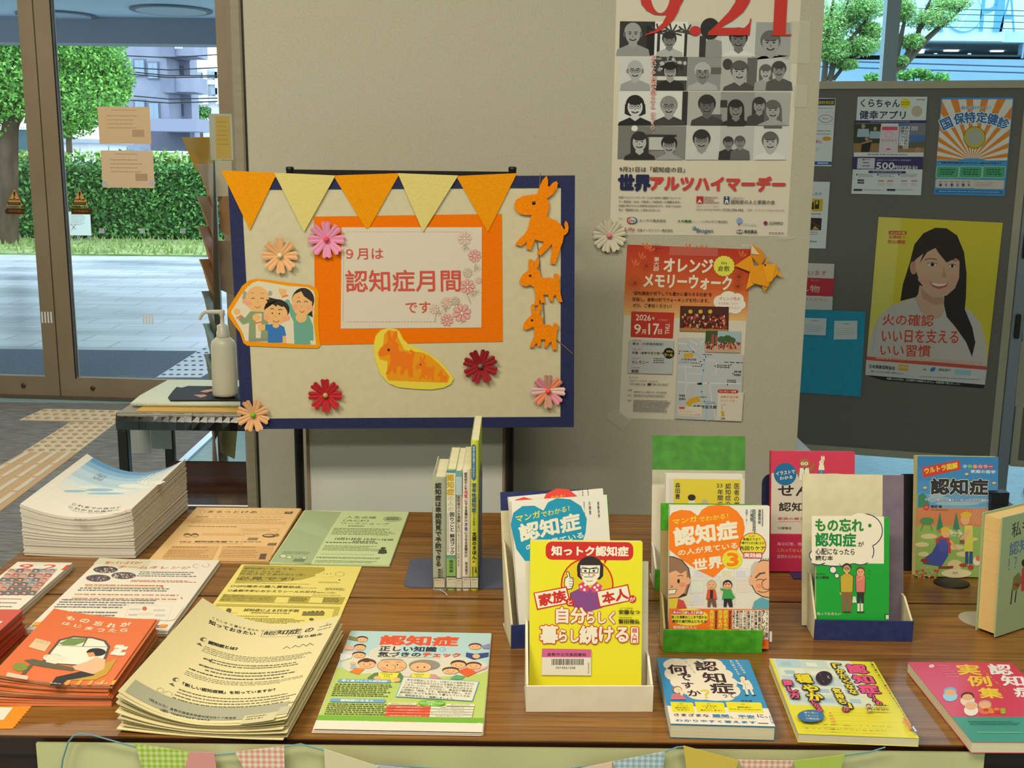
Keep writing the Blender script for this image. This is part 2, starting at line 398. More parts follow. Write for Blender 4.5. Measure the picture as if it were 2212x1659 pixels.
# ------------------------------------------------------------------ outdoors
paving = noisy(0x6c7c8c, 0xd4dade, (.35, 1.6, 1), .3, .0, 'wet_paving', 6, .5, .01, .30, .58)
_n, _l, _b = nodes(paving); _br = _n.new('ShaderNodeTexBrick'); _br.inputs['Scale'].default_value = 1.0; _br.inputs['Brick Width'].default_value = .6; _br.inputs['Row Height'].default_value = .3; _br.inputs['Mortar Size'].default_value = .012
_br.inputs['Color1'].default_value = (1, 1, 1, 1); _br.inputs['Color2'].default_value = (.86, .88, .9, 1); _br.inputs['Mortar'].default_value = (.55, .6, .66, 1)
_mx = _n.new('ShaderNodeMix'); _mx.data_type = 'RGBA'; _mx.blend_type = 'MULTIPLY'; _mx.inputs[0].default_value = 1
_tc = [x for x in _n if x.bl_idname == 'ShaderNodeTexCoord'][0]; _cr = [x for x in _n if x.bl_idname == 'ShaderNodeValToRGB'][0]
_l.new(_tc.outputs['Object'], _br.inputs['Vector']); _l.new(_cr.outputs[0], _mx.inputs[6]); _l.new(_br.outputs['Color'], _mx.inputs[7]); _l.new(_mx.outputs[2], _b.inputs['Base Color'])
sbox('ground_outside', (-80, 6.9, -.12), (80, 160, -.02), noisy(0x8c9498, 0x9aa2a6, (1, 1, 1), .7, 0, 'asphalt'))
sbox('path_outside', (-30, 6.9, -.02), (30, 15.75, 0), paving)
sbox('path_outside_mat', (-10, 6.7, 0), (10, 7.98, .004), noisy(0x566672, 0x667682, (60, 60, 60), .8, .2, 'outdoor_mat'))
tactile('tactile_paving', [(452, 745), (560, 745), (432, 818), (338, 818)], 6, 8, 'dots', .005, mat(0xe6eaee, .5), mat(0x7c8894, .6), 'white dotted tactile paving outside the glass door')
# lawn
q = MB(); lawn = noisy(0x6e8f4a, 0xa8b57a, (2, 2, 2), .9, .3, 'lawn', 6, .2, .02)
q.box(-30, 15.75, -.02, 10, 18.70, .02, lawn)
for i in range(2500):
    x = R.uniform(-12, -3.5); y = R.uniform(15.75, 18.62); h = R.uniform(.03, .10); a = R.uniform(0, PI); w = .02
    q.add([(x-w*math.cos(a), y-w*math.sin(a), .02), (x+w*math.cos(a), y+w*math.sin(a), .02), (x+R.uniform(-.04, .04), y, .02+h)], [(0, 1, 2)], mat((0x7fa050, 0x9aae66, 0xb4b884)[i % 3], .9))
tag(q.build('lawn_grass'), 'strip of short grass between the paving and the hedge', 'grass', kind='stuff')
leafm = [mat(c, .5, key='leaf') for c in (0x2f5a2a, 0x427634, 0x559242, 0x7ab85a)]
leafb = [mat(c, .5, key='leaf') for c in (0x5f9a3a, 0x7fc04a, 0x9ad860, 0x4a7c30)]
leafy = [mat(c, .5, key='leaf') for c in (0x9cba64, 0xb4cc7c, 0x86a858, 0xc8d890)]
def leaves(q, c, r, n, s, ms, shell=.5):
    for i in range(n):
        v = Vector((R.gauss(0, 1), R.gauss(0, 1), R.gauss(0, 1))).normalized() * (R.uniform(shell, 1))
        p = Vector((c[0]+v.x*r[0], c[1]+v.y*r[1], c[2]+v.z*r[2]))
        a = Vector((R.gauss(0, 1), R.gauss(0, 1), R.gauss(0, 1))).normalized(); b = a.orthogonal().normalized()
        k = s*R.uniform(.6, 1.3)
        q.add([p-a*k, p+b*k*.5, p+a*k, p-b*k*.5], [(0, 1, 2, 3)], R.choice(ms))
# hedge
q = MB(); q.box(-14, 18.75, 0, -2, 19.9, 1.12, noisy(0x1f3a1c, 0x2e5226, (5, 5, 5), .9, .6, 'hedge_core', 5, .2, .05))
for i in range(17000):
    x = R.uniform(-11, -4.5)
    if i % 3: p = Vector((x, 18.75-abs(R.gauss(0, .05)), R.uniform(0.05, 1.25)))
    else: p = Vector((x, R.uniform(18.7, 19.6), 1.14+R.random()*.12))
    a = Vector((R.gauss(0, 1), R.gauss(0, .5), R.gauss(0, 1))).normalized(); b = a.orthogonal().normalized(); k = R.uniform(.018, .048)
    q.add([p-a*k, p+b*k*.6, p+a*k, p-b*k*.6], [(0, 1, 2, 3)], R.choice(leafm))
tag(q.build('clipped_hedge'), 'long clipped dark green hedge beyond the paving', 'hedge')
q = MB()
for i in range(160):
    x = R.uniform(-10, -5); q.tube([(x, 19.5, 1.1), (x+R.uniform(-.1, .1), 19.5, 1.3+R.random()*.25)], .006, leafm[2], 4)
    leaves(q, (x, 19.5, 1.35), (.13, .2, .12), 12, .05, leafy+leafb)
tag(q.build('tall_weeds'), 'loose pale weeds growing up along the top of the hedge', 'plant', kind='stuff')
bark = noisy(0x4a3a2c, 0x6a5644, (6, 6, 2), .9, .5, 'bark')
def tree(name, label, trunk, lobes, n, s, ms, cat='tree', shell=.45):
    e = empty(name, Matrix.Translation(trunk[0][0][0]), label, cat); o = Vector(trunk[0][0][0])
    q = MB()
    for path, rad in trunk: q.tube([Vector(p)-o for p in path], rad, bark, 8)
    q.build('trunk', e)
    q = MB()
    for c, r in lobes: leaves(q, Vector(c)-o, r, int(n*max(.2, r[0]*r[2])), s, ms, shell)
    q.build('foliage', e)
Y = 17.5
def A(x, y, d=0): return tuple(aty(x, y, Y+d))
tree('leafy_tree', 'large leafy green tree left of the grey apartment block, beyond the glass doors',
     [([A(18, 548), A(18, 420), A(20, 300), A(30, 200), A(40, 90)], [.17, .16, .14, .1, .06]), ([A(22, 280), A(60, 200), A(140, 130)], [.11, .07, .03]), ([A(20, 260), A(8, 180), A(4, 120)], [.1, .07, .04]), ([A(150, 330), A(140, 120)], [.05, .02])],
     [(A(20, 150), (.8, .7, .55)), (A(100, 130, .3), (.7, .6, .5)), (A(165, 140, .2), (.75, .6, .55)), (A(230, 165, .4), (.45, .4, .5)), (A(170, 215), (.75, .6, .45)), (A(140, 250), (.55, .5, .35)), (A(20, 210), (.7, .6, .4)), (A(245, 185, .5), (.28, .3, .28)), (A(160, 100), (.8, .6, .4)), (A(60, 60), (1.0, .6, .5)), (A(-40, 200), (.6, .6, .8))], 13000, .034, leafb+leafm[2:])
conc = noisy(0x878ea0, 0x9298aa, (2, 2, 2), .8, 0, 'tile_facade'); concd = mat(0x5c6070, .8); panes = mat(0x7a92a6, .15, 0, 'window_glass', .8); palec = mat(0xd4d8dc, .8)
def pbox(q, x0, y0, x1, y1, Y, dep, m):
    a = aty(x0, y1, Y); b = aty(x1, y0, Y); q.box(a.x, Y, a.z, b.x, Y+dep, b.z, m)
e = empty('apartment_building', Matrix.Identity(4), 'grey tiled apartment block with stacked balconies beyond the hedge', 'building')
Yb = 42
q = MB(); pbox(q, 255, -30, 352, 422, Yb, 2.4, conc); pbox(q, 352, -30, 402, 422, Yb+1.6, 1.0, conc); q.build('wall', e)
for (y0, y1) in ((70, 122), (162, 200), (255, 285)):
    q = MB(); pbox(q, 349, y0, 375, y1, Yb-.4, 2, noisy(0x6f7588, 0x7a8092, (2, 2, 2), .8, 0, 'balcony_tile')); pbox(q, 375, y0+2, 418 if y0 < 250 else 426, y1-2, Yb-.2, 1.8, conc); q.build('balcony', e)
for y in (142, 225):
    q = MB(); pbox(q, 358, y, 396, y+24, Yb+1.55, .1, concd); q.build('balcony_door', e)
for (x, y) in ((289, 127), (318, 133), (290, 215), (320, 220)):
    q = MB(); pbox(q, x, y, x+24, y+38, Yb-.06, .1, mat(0x6d7484, .6)); w = q.build('window', e)
    q = MB(); pbox(q, x+3, y+3, x+11, y+36, Yb-.1, .05, panes); pbox(q, x+13, y+3, x+21, y+36, Yb-.1, .05, panes); q.build('pane', w)
q = MB(); pbox(q, 323, 257, 424, 283, Yb-2.5, 2, mat(0x8c92a6, .8)); q.build('canopy', e)
q = MB(); pbox(q, 326, 283, 410, 325, Yb-.5, .6, concd); q.build('carport', e)
for i in range(6): q = MB(); a = aty(380+i*6, 103, Yb-.6); q.ball(a, .045, mat(0xe8ecf0, .6), 8, 5); tag(q.build('laundry'), 'white washing hung on the top balcony of the grey block', 'laundry', 'washing on the balcony') if i < 3 else bpy.data.objects.remove(q.build('x'))
e = empty('pale_building', Matrix.Identity(4), 'pale building with white columns behind the grey apartment block', 'building')
q = MB(); pbox(q, 398, 146, 470, 420, 70, 10, mat(0xc2c4cc, .8)); q.build('wall', e)
for x in (438, 466): q = MB(); pbox(q, x, 146, x+8, 225, 69.7, .3, palec); q.build('column', e)
for y in (172, 208): q = MB(); pbox(q, 402, y, 470, y+10, 69.8, .2, palec); q.build('floor_band', e)
for (x, y) in ((408, 157), (424, 157), (456, 155), (408, 192), (456, 190)): q = MB(); pbox(q, x, y, x+13, y+14, 69.7, .3, panes); q.build('window', e)
q = MB(); pbox(q, 396, 232, 480, 420, 60, 3, noisy(0xb8c4cc, 0xd0d8de, (.1, .1, 9), .6, 0, 'louvre')); tag(q.build('low_shed'), 'low pale ribbed shed under the pale building', 'shed')
q = MB(); pbox(q, 129, 307, 190, 450, 30, 3, palec); pbox(q, 125, 300, 195, 308, 29.8, 3.4, mat(0x9aa4ae, .7)); tag(q.build('garden_wall'), 'low white wall with grey coping seen over the hedge', 'wall')
q = MB(); pbox(q, 326, 327, 440, 470, 28, 2, mat(0xe4e8ec, .6)); tag(q.build('white_van'), 'white flat-topped vehicle behind the hedge', 'vehicle')
q = MB(); pbox(q, 26, 280, 70, 440, 34, 3, mat(0x3e5a5e, .7))
for i in range(6): pbox(q, 27+i*5, 272, 30+i*5, 279, 33.9, .1, palec)
tag(q.build('striped_awning'), 'white scalloped awning on a dark shed behind the tree', 'awning')
tree('small_tree', 'small dark tree under the pale building', [([(aty(430, 300, 56).x, 56, 0), tuple(aty(432, 255, 56))], .15)], [(tuple(aty(428, 248, 56)), (.62, .5, .4)), (tuple(aty(436, 240, 56)), (.56, .4, .3))], 900, .12, leafm)
for i, (ya, yb) in enumerate(((120, 118), (145, 146), (153, 163), (158, 166), (205, 212), (215, 219))):
    a = aty(262, ya, 36); b = aty(470, yb, 36); q = MB(); q.tube([a, (a+b)/2-Vector((0, 0, .08)), b], .018, rubber, 5); tag(q.build('power_line'), 'thin black overhead cable crossing in front of the grey apartment block', 'cable', 'overhead cables by the apartment block')
# signboard by the hedge
g = Pg(frame(*aty(140, 508, 18.2), 0), (0, 0, 1), None, .0005); e = empty('signboard', frame(*aty(140, 508, 18.2), 0), 'white signboard with black lines and red mark on posts by the hedge', 'signboard')
a = g.L(193, 458); g.slab(a[0], a[1], .03, 0xe6eaea); g.body(152, 464, 186, 488, 7, 0x8a90a0, .35); g.line([(152, 484), (164, 496)], 1, 0xc04040); g.line([(164, 485), (154, 497)], 1, 0x406080)
g.build('board', e)
for x in (146, 167, 191): q = MB(); p = aty(x, 507, 18.2); q.tube([(p.x, 18.23, 0), (p.x, 18.23, p.z+.05)], .025, mat(0x8a8f90, .6)); o = q.build('post', e); o.matrix_parent_inverse = e.matrix_world.inverted()
# canopy
q = MB(); sof = noisy(0x9fb4c0, 0xa8bcc8, (2, 2, 2), .6, 0, 'soffit'); q.box(-16, 6.6, 2.9, .4, 13.2, 3.1, sof); q.box(-16, 12.9, 2.62, .4, 13.25, 2.9, mat(0x7d858c, .7))
struct(q.build('ceiling_outside_canopy'))
for i, (x, y) in enumerate(((122, 31), (370, 20))):
    p = CAM + pray(x, y) * ((2.9-EYE)/pray(x, y).z); q = MB(); q.lathe([(.42, 2.88), (.42, 2.9)], mat(0x5a6670, .5), (p.x, p.y), 24); q.lathe([(.36, 2.876), (.36, 2.88)], mat(0x9aa8b4, .4), (p.x, p.y), 24)
    tag(q.build('recessed_downlight'), 'round recessed light in the entrance canopy, ' + ('left one behind the door stile', 'right one')[i], 'ceiling light')
# right-hand view
Y = 11.0
tree('street_tree', 'thin young tree with feathery pale leaves outside the window, left of the mullion',
     [([(A(1780, 175)[0], 11, 0), A(1780, 175), A(1786, 100), A(1800, 0)], [.05, .03, .025, .012]), ([A(1792, 175), A(1803, 130), A(1850, 70), A(1882, 30)], [.03, .025, .018, .008]), ([A(1800, 172), A(1830, 135), A(1880, 100)], [.02, .015, .006]), ([A(1795, 150), A(1812, 60), A(1840, -20)], [.02, .014, .008])],
     [(A(1790, 60), (.16, .3, .3)), (A(1830, 40, .2), (.25, .3, .22)), (A(1870, 15), (.2, .3, .15)), (A(1860, 100), (.18, .3, .10)), (A(1800, 110), (.16, .3, .12)), (A(1830, 140), (.1, .2, .05)), (A(1880, 70), (.1, .2, .1))], 13000, .017, leafy+leafb[:2], shell=.2)
tree('street_tree', 'thin slanting tree with bare branches outside the window, right of the mullion',
     [([A(1928, 165), A(1945, 85), A(1955, 40), A(1948, 0)], [.03, .025, .015, .008]), ([(A(1930, 163)[0], 11, 0), A(1930, 163), A(1978, 92), A(1992, 40), A(2010, 0)], [.06, .04, .03, .02, .01]), ([A(1934, 163), A(2000, 86), A(2080, 14), A(2100, -10)], [.035, .028, .016, .008]), ([A(1985, 70), A(2020, 20)], .01), ([A(2010, 75), A(2040, 40)], .008)],
     [(A(1950, 20), (.12, .2, .12)), (A(2010, 40), (.25, .3, .10)), (A(2050, 10), (.2, .3, .08)), (A(1970, 90), (.1, .2, .08)), (A(1948, 132), (.06, .1, .05))], 11000, .016, leafy+leafb[:2], shell=.2)
q = MB(); 
for x, y in ((1955, 163), (1975, 158), (1990, 158), (2000, 165), (2032, 167), (1885, 168)): p = aty(x, y, 9.5); leaves(q, p, (.07, .1, .04), 220, .02, leafb); q.tube([(p.x, 9.5, 0), p], .006, leafm[1], 5)
tag(q.build('shrub_tops'), 'bright green shrub tips just above the grey notice board', 'shrub')
Yb = 45.0
e = empty('commercial_building', Matrix.Identity(4), 'blue-grey commercial building with a big blue roof sign and open parking deck', 'building')
bl = noisy(0x7f9cb4, 0x8aa6bc, (.3, .3, .3), .7, 0, 'metal_siding'); pal = mat(0xcfe4ea, .6)
q = MB(); pbox(q, 1600, 126, 2500, 425, Yb, 8, bl); pbox(q, 1600, 70, 1972, 126, Yb, 8, bl); q.build('wall', e)
q = MB(); pbox(q, 1972, 70, 2500, 89, Yb-.2, 8, mat(0xb9d4de, .6)); pbox(q, 1600, 58, 2172, 83, Yb-.5, .6, pal); q.build('ledge', e)
q = MB(); pbox(q, 1972, 89, 2500, 126, Yb+5, .3, mat(0x20303a, .8)); pbox(q, 1972, 122, 2500, 126, Yb, 5, mat(0x30404a, .8)); pbox(q, 2207, 89, 2214, 126, Yb-.1, .4, bl); q.build('parking_deck', e)
for (x, y, w, h) in ((2016, 92, 12, 7), (2003, 100, 10, 6), (1985, 108, 12, 6), (1974, 116, 8, 5), (2042, 104, 30, 6), (2143, 103, 26, 8)):
    q = MB(); pbox(q, x, y, x+w, y+h, Yb+3, .2, emit(0xf4f8ff, 6)); q.build('deck_lamp', e)
for x in (2019, 2092): q = MB(); pbox(q, x, 115, x+6, 120, Yb+2, .1, emit(0xcfe8e0, 1.2, 'exit_lamp')); q.build('deck_sign', e)
q = MB(); pbox(q, 1600, -90, 2500, 72, Yb+.6, .3, mat(0xd6eef4, .6)); q.build('sign_wall', e)
blue = mat(0x5c9ad8, .6)
g = Pg(frame(*aty(2024, 70, Yb-.6), 0), (0, 0, 1), None, .01); g.rect(2024, -10, 2036, 70, blue); g.rect(2012, -22, 2048, -8, blue); o = g.build('sign_letter', e); o.matrix_basis = g.m
g = Pg(frame(*aty(2081, 70, Yb-.6), 0), (0, 0, 1), None, .01); g.ell(2081, 27, 41, 43, blue, n=48); g.ell(2081, 27, 39, 41, mat(0xaee2f0, .5), n=48); g.line([(2068, 62), (2108, -2)], 4, 0xd8f4fa); o = g.build('sign_disc', e); o.matrix_basis = g.m
for t, x0, x1 in (('P', 2122, 2150), ('I', 2152, 2165), ('A', 2166, 2192)):
    g = Pg(frame(*aty(x0, 69, Yb-.6), 0), (0, 0, 1), None, .01); g.text(t, x0, -22, x1, 69, blue); o = g.build('sign_letter', e); o.matrix_basis = g.m
for i, y in enumerate((22, 33, 47, 61)):
    a = aty(1935, y-5, 32); b = aty(2230, y+2, 32); q = MB(); q.tube([a, b], .012, mat(0x3a4a58, .7), 5); tag(q.build('power_line'), 'thin overhead cable in front of the blue roof sign', 'cable', 'overhead cables by the roof sign')
for i, y in enumerate((137, 150)):
    a = aty(1770, y-6, 32); b = aty(2230, y+8, 32); q = MB(); q.tube([a, b], .02, mat(0x3a4a58, .7), 5); tag(q.build('power_line'), 'thick overhead cable across the blue-grey wall under the parking deck', 'cable', 'low cables by the parking deck')
# ------------------------------------------------------------------ partition, easel, navy board
cloth = noisy(0xaba593, 0xb2ac9a, (220, 220, 220), .9, .04, 'panel_cloth', 2, .15)
postm = noisy(0x857a66, 0x8d826e, (3, 3, 60), .5, 0, 'painted_post', 2, .4)
PY = 2.62
e = empty('partition', Matrix.Translation((-.64, PY, 0)), 'tall beige cloth partition standing behind the table with posters on it', 'partition')
q = MB(); q.box(.02, .004, .06, 1.334, .036, 2.0, cloth); q.build('panel', e)
q = MB(); q.box(-.008, -.004, 0, .019, .044, 2.0, postm, .004); q.build('post', e)
q = MB(); q.box(.019, .002, .06, .023, .03, 2.0, rubber); q.build('gasket', e)
q = MB(); q.box(1.3335, .006, .06, 1.336, .034, 2.0, mat(0xc8c2b2, .7)); q.build('edge_strip', e)
for x in (.005, 1.2): q = MB(); q.box(x-.02, -.2, 0, x+.02, .07, .03, postm, .005); q.build('foot', e)
q = MB(); q.box(.1, 2.70, 0, .765, 2.94, .68, mat(0xb9bcc8, .5), .004); tag(q.build('low_cabinet'), 'pale grey low cabinet whose corner shows behind the right edge of the partition', 'cabinet')
# black stand carrying a pale board behind the navy one
black = mat(0x17140f, .4, 0, 'black_metal')
e = empty('board_stand', Matrix.Translation((-.2, 2.42, 0)), 'black board stand with a pale board, half hidden behind the navy framed board', 'easel')
BY = 2.44
def wx(px, py): return aty(px, py, BY)
def bars(pxs, r=.013):
    q = MB(); q.tube([wx(*p) + Vector((.2, -2.42, 0)) for p in pxs], r, black, 10); return q
for (a, b) in (((628, 372), (650, 1105)), ((1106, 372), (1100, 1105))):
    A_, B_ = wx(*a), wx(*b); d = (B_-A_)*(A_.z/(A_.z-B_.z)); q = MB(); q.tube([A_-Vector((-.2, 2.42, 0)), A_+d-Vector((-.2, 2.42, 0))], .010, black, 10); q.build('leg', e)
q = MB(); a, b = wx(625, 371)-Vector((-.2, 2.42, 0)), wx(1108, 371)-Vector((-.2, 2.42, 0)); q.box(a.x, a.y-.008, a.z-.008, b.x, a.y+.008, a.z+.005, black); q.build('top_bar', e)
for px in (627, 1107): c = wx(px, 366)-Vector((-.2, 2.42, 0)); q = MB(); q.lathe([(.008, c.z-.008), (.009, c.z), (.009, c.z+.004), (.006, c.z+.006)], black, (c.x, c.y-.004), 14); q.build('end_knob', e)
a, b = aty(667, 930, BY+.01)-Vector((-.2, 2.42, 0)), aty(1086, 930, BY+.01)-Vector((-.2, 2.42, 0))
q = MB(); q.box(a.x, a.y, .18, b.x, a.y+.02, 1.30, noisy(0xc3c4ba, 0xc9cac0, (5, 5, 5), .5, 0, 'pale_board')); q.build('board', e)
for x in (a.x-.006, b.x): q = MB(); q.box(x, a.y-.004, .18, x+.006, a.y+.022, 1.30, mat(0x8a7560, .6)); q.build('edge_strip', e)
for hx in (-.50, .06): q = MB(); q.box(hx+.2-.006, 2.352-2.42, 1.335, hx+.2+.006, BY-2.42, 1.347, black); q.build('hook', e)
# navy framed board
BM = frame(-.585, 2.339, .82, .0012, 0, .0168)
navy = noisy(0x1c2148, 0x232a55, (300, 300, 300), .75, .05, 'navy_tape', 2, .3)
sheet = noisy(0xbdb596, 0xc2ba9b, (60, 60, 60), .55, .03, 'cream_sheet', 3, .4)
e = empty('display_board', BM, 'cream display board framed in navy tape, decorated with flowers and pennants', 'notice board')
q = MB(); q.box(.002, .002, -.012, .718, .534, 0, sheet); q.build('board', e)
bw = .028
for s in ((0, 0, .72, .023), (0, .536-.025, .72, .536), (0, .023, .027, .511), (.72-.029, .023, .72, .511)):
    q = MB(); q.box(s[0], s[1], -.014, s[2], s[3], .0012, navy); q.build('border_strip', e)
def on(off): return BM @ Matrix.Translation((0, 0, off))
b1, b2, b3, b4 = (460, 340, 5.2667), (460, 640, 5.2667), (860, 340, 5.2667), (860, 640, 5.2667)
def cutout(name, label, cat, off, T, pts, t, c, art=None, group=None, side=None):
    g = Pg(on(off), T); g.mb.prism([g.L(*p) for p in pts], -t, 0, c, side)
    if art: art(g)
    return tag(g.build(name), label, cat, group)
felt = noisy(0xdc6a06, 0xe47408, (400, 400, 400), .95, .2, 'orange_mat', 2, .1)
cutout('orange_mat', 'big orange paper mat behind the printed title sign on the navy framed board', 'paper', .0012, (0, 0, 1), [(678, 468), (1084, 462), (1086, 738), (681, 745)], .001, felt)
# printed title sign
def cosmos(g, cx, cy, r, c, line, rot=0, n=8):
    for i in range(n):
        a = 2*PI*i/n+rot; d = (math.cos(a), math.sin(a)); w = r*.26
        tip = [(cx+d[0]*r*k-d[1]*w*s, cy+d[1]*r*k+d[0]*w*s) for k, s in ((.2, .25), (.75, 1), (1, .6), (.93, 0), (1, -.6), (.75, -1), (.2, -.25))]
        g.poly(tip, c)
        if line: g.line(tip, r*.035, line, True)
    g.ell(cx, cy, r*.16, r*.16, 0xd8d090)
def sign(g):
    ink = 0xc2493f
    for y in (501, 695):
        for i in range(38 if y < 600 else 28): g.rect(749+i*6.9, y-.5, 752.5+i*6.9, y+.5, 0xa87878)
    for i in range(28): g.rect(742.5-i*.07, 503+i*6.9, 743.3-i*.07, 507+i*6.9, 0xa87878)
    g.text('９月は', 747, 537, 828, 560, ink, .012); g.text('認知症月間', 746, 584, 995, 629, ink, .015); g.text('です', 876, 652, 930, 676, ink, .012)
    P = lambda x, y, T: (T[0]+x/T[2], T[1]+y/T[2])
    pk, ol = 0xd49a98, 0x9a6a66
    for x, y, r, T, c, l in ((870, 1120, 75, b3, pk, ol), (790, 1470, 85, b3, pk, ol), (725, 190, 105, b4, pk, ol), (555, 268, 72, b4, pk, ol), (755, 920, 80, b3, 0xcdb0a6, None), (790, 1310, 55, b3, 0xc0b4a0, 0x9a9484), (410, 140, 60, b4, 0xd0b4a8, None), (550, 70, 70, b4, 0xceaca0, None), (650, 50, 50, b4, 0xbab09c, 0x948c7c), (910, 1395, 40, b3, 0xceb2a6, None)):
        X, Y = P(x, y, T); cosmos(g, X, Y, r/5.27, c, l, R.random())
    for a, b, c in (((760, 980), (810, 1050), b3), ((780, 1545), (830, 1665), b3), ((880, 1200), (870, 1300), b3), ((735, 265), (715, 310), b4), ((430, 200), (420, 290), b4), ((530, 110), (545, 180), b4)):
        g.line([P(*a, c), P(*b, c)], .8, 0x8c8470)
    for x, y, c in ((890, 1530, b3), (850, 1560, b3), (760, 1030, b3), (900, 1260, b3), (470, 190, b4), (540, 140, b4)):
        X, Y = P(x, y, c)
        for k in range(7): a = k*.9; g.line([(X, Y), (X+8*math.cos(a), Y+8*math.sin(a))], .6, 0xa09a84)
cutout('title_sign', 'white printed sign with red lettering and pink cosmos flowers on the orange mat', 'sign', .0019, (0, 0, 1), [(738, 491), (1041, 491), (1040, 707.5), (736, 710)], .0006, mat(0xcabfaf, .6), sign)
# five pennants
e = empty('pennant_garland', on(.0018), 'garland of five orange and pale yellow pennants along the top of the navy framed board', 'bunting')
pen_o = noisy(0xd8890e, 0xdf930f, (300, 300, 300), .95, .15, 'orange_felt', 2, .1); pen_y = noisy(0xccbc74, 0xd2c27a, (300, 300, 300), .95, .15, 'yellow_felt', 2, .1)
for i, (pts, c) in enumerate((([(478, 368), (599, 373), (540, 497)], pen_o), ([(592, 373), (725, 379), (657, 501)], pen_y), ([(720, 379), (864, 374), (797, 493), (790, 493)], pen_o), ([(859, 374), (990, 379), (914, 501)], pen_y), ([(985, 380), (1117, 374), (1054, 501)], pen_o))):
    g = Pg(on(.0018+.0016*(i % 2)), (0, 0, 1)); g.mb.prism([g.L(*p) for p in pts], 0, .0012, c); o = g.build('pennant', e); o.matrix_basis = Matrix.Translation((0, 0, .0016*(i % 2)))
# folded paper flowers
def flower(cx, cy, rpx, cols, bead, label, rot=0, n=8, plane=None, cat='flower', group='folded paper flowers on the display'):
    m0 = plane or on(.0014); g = Pg(m0); c = g.L(cx, cy); r = abs(g.L(cx+rpx, cy)[0]-c[0])
    e = empty('paper_flower', m0 @ Matrix.Translation((c[0], c[1], 0)), label, cat, group)
    for i in range(n):
        a = 2*PI*i/n+rot; d = Vector((math.cos(a), math.sin(a))); p = Vector((-d.y, d.x)); q = MB(); P = []; K = 4; hw = r*.25
        for k in range(K+1):
            s = -1+2*k/K; zz = .0013 if k % 2 else 0
            for t, b in ((.06, .4), (.5, .8), (1.0 if k % 2 else .92, 1.0)):
                v = d*r*t+p*s*hw*b; P.append((v.x, v.y, .0002+.010*t*(1 if i % 2 else .72)+zz*b))
        F = [(k*3+j, k*3+j+1, (k+1)*3+j+1, (k+1)*3+j) for k in range(K) for j in range(2)]
        q.add(P, F, cols[i % len(cols)]); q.build('petal', e)
    q = MB(); q.ball((0, 0, .006), r*.16, bead, 12, 8); q.build('center_bead', e)
    return e
peach = mat(0xdba676, .85); pinkp = mat(0xd98aae, .85); red = mat(0xb01c26, .8); dred = mat(0x8c141e, .8); whitep = mat(0xcac2ac, .85)
flower(606, 552, 39, [peach], 0xd0d0a0, 'peach paper flower with pale bead, upper left on the display board', PI/2)
flower(706, 517, 40, [pinkp], 0xe04060, 'pink paper flower with red bead on the corner of the orange mat', PI/2)
flower(704, 853, 37, [red], 0xb89a60, 'bright red paper flower with tan bead, low on the display board', PI/2)
flower(1038, 790, 38, [dred], 0x6a5a50, 'dark red paper flower with dull bead, right of the yellow cutout', 1.25)
flower(548, 896, 36, [peach], 0x6cae20, 'peach paper flower with green bead on the lower left corner of the board', 1.2)
flower(1184, 844, 37, [mat(0xdf8464, .8), mat(0xc09080, .8), mat(0xd08092, .8), mat(0xdcb0b0, .8), mat(0xdf8464, .8), mat(0xc08a78, .8), mat(0xd9889a, .8), mat(0xdcb4b0, .8)], 0xf04848, 'multicoloured pink and orange paper flower on the lower right corner of the board', PI/8*2)
